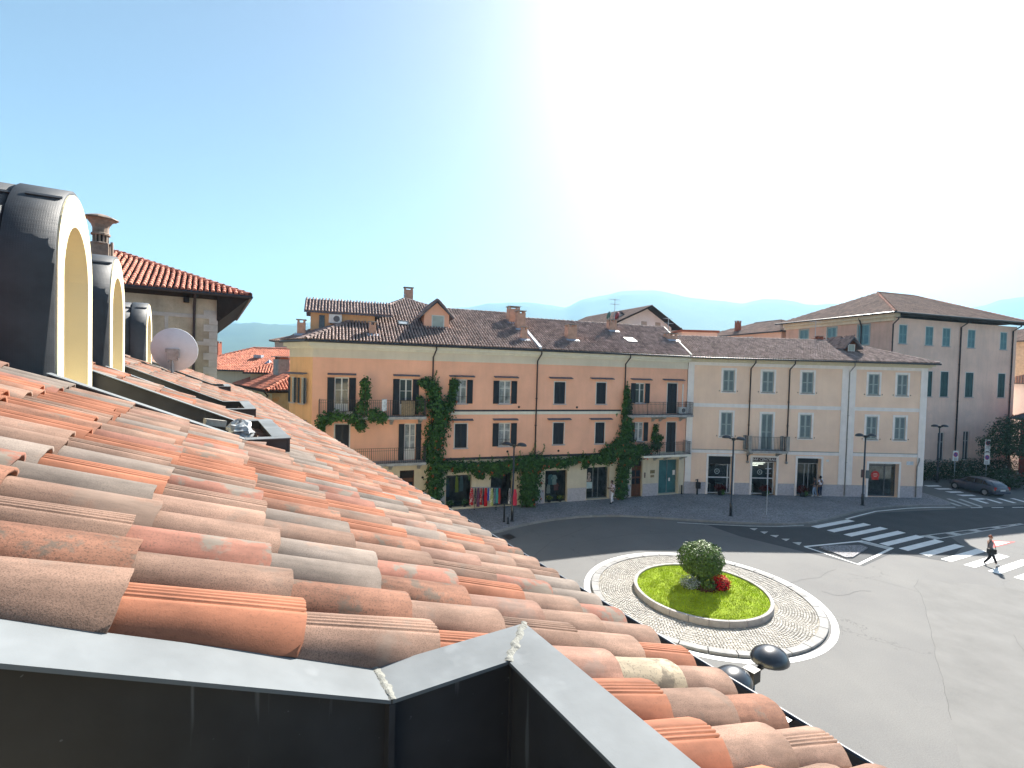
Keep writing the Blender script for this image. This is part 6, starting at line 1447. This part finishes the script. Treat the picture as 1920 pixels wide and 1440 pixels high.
# bollards, meter, sign poles
for (x, y, h, lab) in ((-.28, 31.95, 1.15, 'taller dark bollard left of the lamp post by the kerb'), (-.02, 31.55, .42, 'short bollard at the foot of the lamp post by the kerb')):
    o = empty('bollard', (x, y, ZP)); tag(o, lab, 'bollard', 'bollards by the clothes shop lamp')
    MB().lathe([(.055, 0), (.055, h * .8), (.07, h * .82), (.07, h * .86), (.055, h * .88), (.05, h), (.01, h + .02)], n=10).build('post', IRON, o, True); MB().lathe([(.09, 0), (.09, .03), (.06, .05)], n=10).build('collar', IRON, o)
o = at('pillar_hydrant', yb, .62, -.35, ZP); tag(o, 'dark metal hydrant post beside the corner pilaster of the yellow building', 'hydrant')
m = MB(); m.box(-.06, -.05, 0, .06, .05, .75); m.build('post', IRON, o); m = MB(); m.box(-.10, -.12, .52, .24, .10, 1.05); m.build('box', IRON, o); m = MB(); m.tube([(0, 0, 1.05), (0, 0, 1.30)], .05, 8); m.tube([(-.18, 0, 1.22), (.06, 0, 1.26)], .035, 6); m.build('spout', IRON, o)
o = at('short_post', yb, -.65, -.25, ZP); tag(o, 'short dark post at the foot of the downpipe beside the teal shop', 'post'); MB().lathe([(.06, 0), (.06, .72), (.04, .76)], n=10).build('post', IRON, o); MB().lathe([(.09, 0), (.09, .03)], n=10).build('collar', IRON, o)
o = empty('sign_pole', (18.67, 35.27, ZP)); tag(o, 'thin grey pole with a small sign on the pavement before the bar', 'sign'); MB().tube([(0, 0, 0), (0, 0, 3.3)], .025, 6).build('pole', FLASH, o); m = MB(); m.box(-.2, -.012, 3.0, .2, .012, 3.02); m.tube([(-.22, -.02, 3.35), (.22, .03, 3.35)], .03, 6); m.build('sign_edge', FLASH, o)
lb = empty('lamp_post_sign', (28.07, 38.62, 2.35)); tag(lb, 'small brown and grey sign plates on the right lamp post', 'sign'); MB().box(-.30, -.03, 0, -.06, .0, .62).build('brown_plate', mat('brown_plate', (.10, .05, .045), .6), lb); MB().box(.06, -.035, -.06, .34, .0, .58).build('grey_plate', mat('grey_plate', (.10, .13, .14), .5), lb)
def nosign(loc, rz, label, plates):
    o = empty('parking_sign', loc, rz); tag(o, label, 'road sign', 'parking signs by the hedge')
    top = max(p[0] + p[1] for p in plates)
    MB().tube([(0, .03, 0), (0, .03, top)], .03, 8).build('pole', FLASH, o)
    for z, h, kind in plates:
        MB().box(-.30, -.012, z, .30, .0, z + h).build('plate', WHITEP, o)
        if kind == 'round':
            m = MB(); m.tube([(0, -.013, z + h * .62), (0, -.018, z + h * .62)], .24, 20); r_ = m.build('red_ring', mat('sign_red', (.5, .03, .04), .5), o)
            MB().tube([(0, -.0185, z + h * .62), (0, -.022, z + h * .62)], .18, 20).build('blue_disc', mat('sign_blue', (.03, .07, .32), .5), o)
            m = MB(); m.obox((0, -.0235, z + h * .62), .40, .003, .05, Matrix.Rotation(R(-45), 3, 'Y')); m.build('red_bar', mat('sign_red_bar', (.5, .03, .04), .5), o)
        m = MB(); 
        for q in (0.04, .13, .22): m.box(-.2, -.016, z + q * h / .9 + .02, .2 - q * .3, -.0125, z + q * h / .9 + .055)
        m.build('lettering', BLACKP, o)
nosign((43.9, 48.2, 0), R(5), 'single white parking sign on a post left of the downpipe', [(2.35, 1.0, 'round')])
nosign((47.4, 48.6, 0), R(5), 'two stacked white parking signs on one post by the tree', [(2.0, 1.15, 'round'), (3.2, .35, 'plain'), (3.58, .90, 'round')])

# ------------------------------------------------------------------ hedge, tree and shrubs on the right
def greenery(name, loc, rz, label, cat, blobs, m, size=.10, extra=(), stem=None, group=None, seed=1):
    o = empty(name, loc, rz); tag(o, label, cat, group); rg_ = random.Random(seed); mb = MB()
    for c, rad, n in blobs: leaves(mb, c, rad, n, size, rg_, .5)
    mb.build('foliage', m, o)
    for pn, mm, bl, sz in extra:
        e = MB()
        for c, rad, n in bl: leaves(e, c, rad, n, sz, rg_, .85)
        e.build(pn, mm, o)
    if stem:
        t = MB()
        for pts, r_ in stem: t.tube(pts, r_, 7, r_ * .45)
        t.build('stem', BARK, o)
    return o
hl = [((x, 0, 1.05), (.85, .75, 1.15), 420) for x in [i * .9 for i in range(18)]]
greenery('hedge', W(rbd, 1.2, -1.6, 0), rbd.rotation_euler.z, 'long dark clipped hedge along the weathered building', 'hedge', hl, HEDGE, .10, stem=[([(x, 0, 0), (x + .1, 0, 1.4)], .04) for x in range(0, 16, 2)], seed=11)
for k, (x, y, s_, lab) in enumerate(((44.6, 47.6, 1.0, 'flowering shrub with pale blossoms behind the parked car bonnet'), (47.6, 47.3, 1.25, 'flowering shrub with pale blossoms under the tree'), (50.6, 46.6, 1.2, 'flowering shrub with pale blossoms at the right edge behind the car'))):
    greenery('flowering_shrub', (x, y, 0), 0, lab, 'shrub', [((0, 0, .8 * s_), (1.5 * s_, .9 * s_, .85 * s_), 1100), ((.5, -.2, .5), (1.2, .8, .6), 500)], HEDGE, .10, [('blossom', WHITEF, [((0, 0, .85 * s_), (1.5 * s_, .9 * s_, .85 * s_), 60)], .06)], [([(0, 0, 0), (.1, 0, .9 * s_)], .05)], 'flowering shrubs behind the car', 20 + k)
def tree(loc, label, H, crown, seed, trunk=.16, m=TREEL, n=1.0):
    o = empty('tree', loc); tag(o, label, 'tree', 'trees by the side street'); rg_ = random.Random(seed); t = MB(); lf = MB()
    t.tube([(0, 0, 0), (.08, .02, H * .25), (.02, .06, H * .55)], trunk, 9, trunk * .6)
    for c, rad in crown:
        t.tube([(.02, .06, H * .45), ((c[0]) * .5, c[1] * .5, (H * .45 + c[2]) / 2 + .2), c], trunk * .5, 6, .02)
        leaves(lf, c, rad, int(520 * rad[0] * rad[2] * n), .12, rg_, .35)
    t.build('trunk', BARK, o, True); lf.build('crown', m, o)
tree((50.2, 49.2, 0), 'dark leafy tree standing between the hedge and the red walled house', 6.4, [((-1.5, -.3, 3.9), (1.5, 1.2, 1.1)), ((-.8, 0, 5.2), (1.5, 1.2, 1.2)), ((.9, -.2, 5.0), (1.7, 1.3, 1.5)), ((.2, .2, 6.1), (1.3, 1.1, .9)), ((1.8, 0, 3.8), (1.5, 1.2, 1.2)), ((-2.6, -.2, 4.3), (.9, .7, .6)), ((.2, -.5, 3.6), (1.4, 1, .9)), ((-2.2, 0, 3.1), (1.0, .8, .6)), ((2.8, 0, 5.0), (1.3, 1, 1.3))], 5)
tree((53.8, 47.6, 0), 'dark tree cut off by the right edge of the picture', 5.6, [((-.6, 0, 3.4), (1.6, 1.2, 1.3)), ((.8, 0, 4.4), (1.7, 1.3, 1.3)), ((-.2, 0, 5.0), (1.3, 1.1, .9)), ((0, -.3, 2.3), (1.6, 1.1, .9))], 6)

# ------------------------------------------------------------------ parked car
car = empty('parked_car', (43.28, 45.1, 0), R(9)); tag(car, 'dark blue grey hatchback parked by the hedge, seen from behind', 'car')
PAINTC = mat('car_paint', (.035, .05, .085), .28, .1, 2, spec=.6, coat=.6)
CGL = glassmat('car_glass', (.008, .01, .014), .03, .7)
def loft(secs, name, m, parent, smooth=True):
    b = MB(); n = len(secs[0]); vs = [p for s_ in secs for p in s_]; fs = []
    for i in range(len(secs) - 1):
        for k in range(n): fs.append((i * n + k, i * n + (k + 1) % n, (i + 1) * n + (k + 1) % n, (i + 1) * n + k))
    fs += [tuple(range(n - 1, -1, -1)), tuple((len(secs) - 1) * n + k for k in range(n))]; b.add(vs, fs); return b.build(name, m, parent, smooth)
def sec(y, hw, zb, zt, crown=.03):     # rounded body cross section at station y (car points to +y)
    q = []
    for a, z in ((hw * .90, zb), (hw * .98, zb + .12), (hw, zb + (zt - zb) * .45), (hw * .985, zt - .10), (hw * .90, zt - .02), (hw * .5, zt + crown)): q.append((a, y, z))
    return [(x, y_, z) for x, y_, z in q] + [(-x, y_, z) for x, y_, z in q[::-1]]
body = loft([sec(-2.02, .70, .36, .70, .0), sec(-1.96, .80, .28, .86), sec(-1.7, .84, .22, .95), sec(-1.0, .86, .20, .96), sec(.0, .86, .20, .94), sec(.9, .85, .20, .92), sec(1.5, .83, .22, .86), sec(1.9, .76, .26, .74), sec(2.04, .62, .34, .62, .0)], 'body', PAINTC, car)
def gsec(y, hwb, zb, hwt, zt): return [(hwb, y, zb), (hwb * .5 + hwt * .5, y, (zb + zt) / 2), (hwt, y, zt - .05), (hwt * .6, y, zt), (-hwt * .6, y, zt), (-hwt, y, zt - .05), (-(hwb * .5 + hwt * .5), y, (zb + zt) / 2), (-hwb, y, zb)]
cab = loft([gsec(-1.88, .76, .92, .70, .98), gsec(-1.45, .79, .93, .62, 1.28), gsec(-.95, .80, .93, .60, 1.42), gsec(-.2, .80, .92, .60, 1.47), gsec(.35, .80, .91, .60, 1.42), gsec(.75, .80, .90, .64, 1.22), gsec(1.25, .79, .88, .74, .93)], 'cabin', PAINTC, car)
for s_ in (-1, 1):
    for (ya, yb_, yc, yd, nm) in ((-1.42, -.98, -.98, -1.12, 'rear_quarter_glass'), (-.92, -.28, -.28, -.92, 'rear_door_glass'), (-.22, .78, .32, -.22, 'front_door_glass')):
        b = MB(); 
        def gp(y, z): 
            t = (z - .93) / .45; return (s_ * (.815 - .185 * t), y, z)
        v4 = [gp(ya, .98), gp(yb_, .98), gp(yc, 1.36 if nm != 'rear_quarter_glass' else 1.32), gp(yd, 1.36 if nm != 'rear_quarter_glass' else 1.26)]
        if s_ < 0: v4 = v4[::-1]
        b.add(v4, [(0, 1, 2, 3)]); b.build(nm, CGL, car)
    for yy, nm in ((-1.22, 'wheel'), (1.33, 'wheel')):
        b = MB(); b.tube([(s_ * .66, yy, .30), (s_ * .865, yy, .30)], .30, 22); wo = b.build(nm, mat('tyre', (.012, .012, .012), .9), car)
        MB().tube([(s_ * .80, yy, .30), (s_ * .872, yy, .30)], .20, 16).build('rim', mat('alloy', (.45, .46, .48), .35, .1, metal=.7), wo)
        a = MB(); a.tube([(s_ * .82, yy, .30), (s_ * .868, yy, .30)], .345, 20); a.build('wheel_arch', BLACKP, car)
    b = MB(); b.box(s_ * .62, -2.0, .62, s_ * .80, -1.93, .90); b.build('tail_light', mat('tail_red', (.45, .02, .015), .25), car)
    b = MB(); b.box(s_ * .88, .55, .92, s_ * 1.02, .72, 1.06); b.build('wing_mirror', PAINTC, car)
    b = MB(); b.box(s_ * .862, -.62, .78, s_ * .885, -.42, .81); b.build('door_handle', PAINTC, car); b = MB(); b.box(s_ * .862, .22, .78, s_ * .885, .42, .81); b.build('door_handle', PAINTC, car)
b = MB(); b.add([(-.62, -1.80, 1.0), (.62, -1.80, 1.0), (.54, -1.40, 1.305), (-.54, -1.40, 1.305)], [(0, 1, 2, 3)]); b.build('rear_glass', CGL, car)
b = MB(); b.add([(.66, 1.18, .975), (-.66, 1.18, .975), (-.56, .50, 1.36), (.56, .50, 1.36)], [(0, 1, 2, 3)]); b.build('windscreen', CGL, car)
MB().box(-.26, -2.045, .56, .26, -2.02, .67).build('number_plate', WHITEP, car); MB().tube([(0, -2.0, .80), (0, -1.985, .80)], .05, 12).build('badge', CHROME, car)
b = MB(); b.box(-.80, -2.06, .30, .80, -1.9, .52); b.build('rear_bumper', PAINTC, car)

# ------------------------------------------------------------------ people
def skinned(name, joints, edges, m, parent, sub=2, root=0):
    me = bpy.data.meshes.new(name); me.from_pydata([j[0] for j in joints], edges, []); me.materials.append(m)
    o = bpy.data.objects.new(name, me); col.objects.link(o)
    if parent: o.parent = parent
    md = o.modifiers.new('skin', 'SKIN'); md.use_smooth_shade = True
    sv = me.skin_vertices[0].data if me.skin_vertices else None
    if sv is None:
        me.skin_vertices.new() if hasattr(me.skin_vertices, 'new') else None; sv = me.skin_vertices[0].data
    for i, j in enumerate(joints): sv[i].radius = j[1] if isinstance(j[1], tuple) else (j[1], j[1])
    sv[root].use_root = True
    s_ = o.modifiers.new('sub', 'SUBSURF'); s_.levels = 1; s_.render_levels = sub
    return o
def person(name, loc, rz, label, P, skin, hairc, top, bottom, shoe, H=1.72, longsleeve=False, hairlen=.06, bag=None, cardigan=None):
    """P: joint positions in metres; the figure faces -y"""
    k = H / 1.72; V = {q: Vector(p) * k for q, p in P.items()}
    o = empty(name, loc, rz); tag(o, label, 'person')
    SK = mat('skin_' + label[:10].replace(' ', '_'), skin, .6, .05); J = []; E = []; idx = {}
    def j(n_, p, r_): idx[n_] = len(J); J.append((tuple(p), r_ if not isinstance(r_, tuple) else r_))
    j('pel', V['pel'], .12 * k); j('chest', V['chest'], (.15 * k, .11 * k)); j('neck', V['neck'], .052 * k); j('head0', V['neck'] + (V['head'] - V['neck']) * .45, .075 * k); j('head', V['head'], .095 * k); j('crown', V['head'] + (V['head'] - V['neck']).normalized() * .10 * k, .07 * k)
    j('nose', V['head'] + Vector((0, -.10, -.015)) * k + (V['face'] * .0 if 'face' in V else Vector()), .022 * k)
    E += [(idx[a], idx[b]) for a, b in (('pel', 'chest'), ('chest', 'neck'), ('neck', 'head0'), ('head0', 'head'), ('head', 'crown'), ('head', 'nose'))]
    for s_ in 'LR':
        j('sh' + s_, V['sh' + s_], .058 * k); j('el' + s_, V['el' + s_], .042 * k); j('wr' + s_, V['wr' + s_], .028 * k)
        d = (V['wr' + s_] - V['el' + s_]).normalized(); hp = V['wr' + s_] + d * .07 * k; j('ha' + s_, hp, (.036 * k, .018 * k))
        E += [(idx['chest'], idx['sh' + s_]), (idx['sh' + s_], idx['el' + s_]), (idx['el' + s_], idx['wr' + s_]), (idx['wr' + s_], idx['ha' + s_])]
        side = d.cross(Vector((0, -1, 0.2))).normalized()
        for fi in range(4):
            fp = hp + side * (fi - 1.5) * .020 * k + d * .085 * k * (1, 1.1, 1.05, .85)[fi] + Vector((0, -.012, 0)); j('f%s%d' % (s_, fi), fp, .009 * k); E.append((idx['ha' + s_], idx['f%s%d' % (s_, fi)]))
        j('th' + s_, V['wr' + s_] + d * .06 * k + side * -.055 * k + Vector((0, -.02, 0)), .010 * k); E.append((idx['wr' + s_], idx['th' + s_]))
        j('hip' + s_, V['hip' + s_], .085 * k); j('kn' + s_, V['kn' + s_], .058 * k); j('an' + s_, V['an' + s_], .038 * k)
        E += [(idx['pel'], idx['hip' + s_]), (idx['hip' + s_], idx['kn' + s_]), (idx['kn' + s_], idx['an' + s_])]
        j('to' + s_, V['to' + s_], .034 * k); E.append((idx['an' + s_], idx['to' + s_]))
    skinned('body', J, E, SK, o)
    # clothes: slightly larger continuous shells
    def shell(nm, joints, edges, m): skinned(nm, joints, edges, m, o)
    mt, mbm, ms = mat('top_' + label[:12].replace(' ', '_'), top, .9, .08, 5), mat('bottom_' + label[:12].replace(' ', '_'), bottom, .9, .1, 5), mat('shoe_' + label[:12].replace(' ', '_'), shoe, .6)
    up_ = V['chest'] - V['pel']
    jt = [(V['pel'] + up_ * .02, (.152 * k, .125 * k)), (V['pel'] + up_ * .5, (.145 * k, .118 * k)), (V['chest'], (.172 * k, .13 * k)), (V['chest'] + (V['neck'] - V['chest']) * .55, .085 * k)]; et = [(0, 1), (1, 2), (2, 3)]
    for s_ in 'LR':
        b = len(jt); jt.append((V['sh' + s_], .076 * k)); 
        jt.append((V['sh' + s_] + (V['el' + s_] - V['sh' + s_]) * (.55 if not longsleeve else 1.0), .062 * k)); et += [(2, b), (b, b + 1)]
        if longsleeve: jt.append((V['wr' + s_], .045 * k)); et.append((b + 1, b + 2))
    shell('shirt' if not cardigan else 'cardigan', [(tuple(p), r_) for p, r_ in jt], et, mt)
    jb = [(V['pel'] + up_ * .08, (.148 * k, .125 * k)), (V['pel'], (.15 * k, .13 * k))]; eb = [(0, 1)]
    for s_ in 'LR':
        b = len(jb); jb += [(V['hip' + s_], .102 * k), (V['kn' + s_], .072 * k), (V['an' + s_] + Vector((0, 0, .03)) * k, .055 * k)]; eb += [(1, b), (b, b + 1), (b + 1, b + 2)]
    shell('trousers', [(tuple(p), r_) for p, r_ in jb], eb, mbm)
    for s_ in 'LR': shell('shoe', [(tuple(V['an' + s_] + (V['to' + s_] - V['an' + s_]) * -.25), .045 * k), (tuple(V['an' + s_] + (V['to' + s_] - V['an' + s_]) * .4), .048 * k), (tuple(V['to' + s_]), .042 * k)], [(0, 1), (1, 2)], ms)
    hd = V['head']; hm = mat('hair_' + label[:12].replace(' ', '_'), hairc, .7, .2, 9)
    shell('hair', [(tuple(hd + Vector((0, .035, -hairlen)) * k), .085 * k), (tuple(hd + Vector((0, .03, .02)) * k), .108 * k), (tuple(hd + Vector((0, -.005, .085)) * k), .085 * k), (tuple(hd + Vector((0, -.06, .095)) * k), .045 * k)], [(0, 1), (1, 2), (2, 3)], hm)
    for s_ in (-1, 1): MB().lathe([(.004, -.012), (.011, -.006), (.012, 0), (.011, .006), (.004, .012)], tuple(hd + Vector((s_ * .034, -.088, .012)) * k), 8).build('eye', BLACKP, o)
    MB().box(*(hd + Vector((-.025, -.094, -.055)) * k), *(hd + Vector((.025, -.080, -.045)) * k)).build('mouth', mat('lip_' + label[:8].replace(' ', '_'), (.35, .1, .09), .6), o)
    return o, V
base = dict(pel=(0, 0, .93), chest=(0, .01, 1.30), neck=(0, .0, 1.47), head=(0, -.01, 1.62), hipL=(.09, 0, .88), hipR=(-.09, 0, .88), shL=(.18, .01, 1.38), shR=(-.18, .01, 1.38))
# woman walking over the crossing with a shoulder bag (walks to the right and slightly towards us)
P = dict(base, elL=(.22, -.02, 1.12), wrL=(.20, -.16, .92), elR=(-.23, .04, 1.12), wrR=(-.24, -.08, .93), knL=(.09, -.20, .50), anL=(.09, -.33, .09), toL=(.10, -.50, .045), knR=(-.09, .02, .48), anR=(-.09, .26, .11), toR=(-.09, .13, .045))
wo, V = person('person', (26.62, 26.85, 0), R(62), 'woman in white top, grey cardigan and dark leggings striding over the crossing', P, (.55, .34, .25), (.30, .11, .06), (.23, .20, .22), (.02, .02, .025), (.75, .75, .75), 1.66, True, .05, cardigan=True)
skinned('white_top', [((0, -.045, 1.0), (.115, .09)), ((0, -.05, 1.2), (.12, .09)), ((0, -.06, 1.36), (.10, .07))], [(0, 1), (1, 2)], mat('white_knit', (.72, .72, .70), .9), wo)
bagw = at('shoulder_bag', wo, -.30, .02, .86); bagw.rotation_euler = (0, 0, R(62)); tag(bagw, 'black shoulder bag carried by the woman on the crossing', 'bag')
MB().box(-.07, -.19, -.13, .07, .19, .13).build('pouch', BLACKP, bagw); MB().tube([(0, -.17, .13), (.04, -.12, .40), (.14, -.02, .58), (.06, .12, .40), (0, .17, .13)], .014, 6).build('strap', BLACKP, bagw); MB().box(.071, -.06, -.03, .08, .06, .05).build('buckle', CHROME, bagw)
# man in white looking at his phone
P = dict(base, head=(0, -.05, 1.60), elL=(.20, -.05, 1.12), wrL=(.06, -.24, 1.16), elR=(-.20, -.04, 1.12), wrR=(-.04, -.26, 1.14), knL=(.09, -.10, .50), anL=(.09, -.10, .09), toL=(.11, -.26, .045), knR=(-.09, .02, .50), anR=(-.09, .14, .10), toR=(-.10, .01, .045))
mo, V = person('person', (7.85, 37.12, ZP), R(-70), 'man in white shirt and white trousers walking past the poster shop', P, (.20, .12, .09), (.02, .018, .016), (.75, .62, .68), (.74, .74, .80), (.04, .04, .06), 1.80)
ph = at('phone', mo, .01, -.40, 1.24); tag(ph, 'small dark phone held by the man in white', 'phone'); MB().box(-.037, -.006, -.07, .037, .006, .07).build('case', BLACKP, ph); MB().box(-.033, .0061, -.064, .033, .0075, .064).build('screen', GLASS, ph)
# two people entering the bar
P = dict(base, elL=(.24, .03, 1.13), wrL=(.20, -.14, .98), elR=(-.22, .02, 1.12), wrR=(-.22, -.06, .90), knL=(.09, -.06, .50), anL=(.09, .04, .09), toL=(.10, -.12, .045), knR=(-.09, .0, .50), anR=(-.10, .02, .09), toR=(-.12, -.14, .045))
person('person', W(yb, 11.05, -.42, ZP), R(-165), 'person in white shirt and dark blue jeans seen from behind at the bar entrance', P, (.16, .09, .06), (.015, .012, .012), (.74, .70, .78), (.02, .028, .07), (.75, .75, .75), 1.78)
P = dict(base, elL=(.22, -.04, 1.14), wrL=(.12, -.20, 1.05), elR=(-.22, .02, 1.12), wrR=(-.20, -.08, .92), knL=(.10, -.12, .50), anL=(.10, -.06, .09), toL=(.11, -.22, .045), knR=(-.09, .04, .48), anR=(-.09, .18, .10), toR=(-.10, .04, .045))
person('person', W(yb, 10.68, -.25, ZP), R(-120), 'person in dark top and pale jeans half hidden behind the one in white', P, (.22, .13, .1), (.02, .016, .014), (.03, .03, .05), (.30, .40, .55), (.7, .7, .72), 1.66)

# ------------------------------------------------------------------ hills and haze
def hills(name, prof, Y, depth, back, seed, m):
    b = MB(); N = 260; xs0, xs1 = prof[0][0], prof[-1][0]; rows = 14; vs = []
    for i in range(N + 1):
        x = xs0 + (xs1 - xs0) * i / N
        for a, c in zip(prof, prof[1:]):
            if a[0] <= x <= c[0]: t = (x - a[0]) / (c[0] - a[0]); t = t * t * (3 - 2 * t) * .5 + t * .5; h = a[1] + (c[1] - a[1]) * t; break
        for r_ in range(rows + 1):
            t = r_ / rows; y = Y - depth * (1 - t); k = t ** 1.3
            nz = pnoise(Vector((x / 420, y / 420, seed))) * 60 + pnoise(Vector((x / 130, y / 130, seed + 5))) * 22
            top = 3.5 * pnoise(Vector((x / 26, seed, 1))) + 6 * pnoise(Vector((x / 90, seed, 2)))
            vs.append((x * (y / Y), y, max(-2, h * k + nz * k * (1 - t) + (top if r_ == rows else 0))))
        vs.append((x * (Y + back) / Y, Y + back, -5))
    R_ = rows + 2
    b.add(vs, [(i * R_ + k, (i + 1) * R_ + k, (i + 1) * R_ + k + 1, i * R_ + k + 1) for i in range(N) for k in range(R_ - 1)])
    return tag(b.build(name, m, None, True), kind='structure')
WOODS = mat('wooded_slope', (.045, .07, .03), .95, .25, .006)
far = [(-4200, 300), (-2600, 345), (-2300, 350), (-2000, 330), (-1650, 360), (-1200, 420), (-800, 470), (-363, 522), (-191, 556), (112, 573), (416, 540), (587, 618), (931, 690), (1147, 695), (1452, 642), (1713, 623), (1843, 608), (2015, 648), (2188, 650), (2406, 611), (2579, 628), (3000, 560), (3500, 590), (3791, 640), (3961, 700), (4132, 725), (5200, 735), (6500, 600)]
hills('hills', far, 4000, 2200, 900, 3, WOODS)
nearh = [(-2600, 150), (-1560, 205), (-1390, 214), (-1320, 222), (-1245, 215), (-1130, 214), (-1050, 205), (-900, 190), (-600, 150), (-300, 120), (0, 60)]
hills('wooded_hill', nearh, 2500, 1300, 500, 8, WOODS)
hz = MB().box(-7200, -300, -1.5, 7200, 5200, 790).build('haze', None); tag(hz, 'thin blue air between the square and the hills', kind='stuff')
vm = bpy.data.materials.new('haze_air'); vm.use_nodes = True; vn = vm.node_tree.nodes; vn.remove(vn['Principled BSDF'])
pv = vn.new('ShaderNodeVolumePrincipled'); pv.inputs['Color'].default_value = (.38, .73, 1.0, 1); pv.inputs['Density'].default_value = .00025; pv.inputs['Anisotropy'].default_value = .1
vm.node_tree.links.new(pv.outputs[0], vn['Material Output'].inputs['Volume']); hz.data.materials.clear(); hz.data.materials.append(vm)
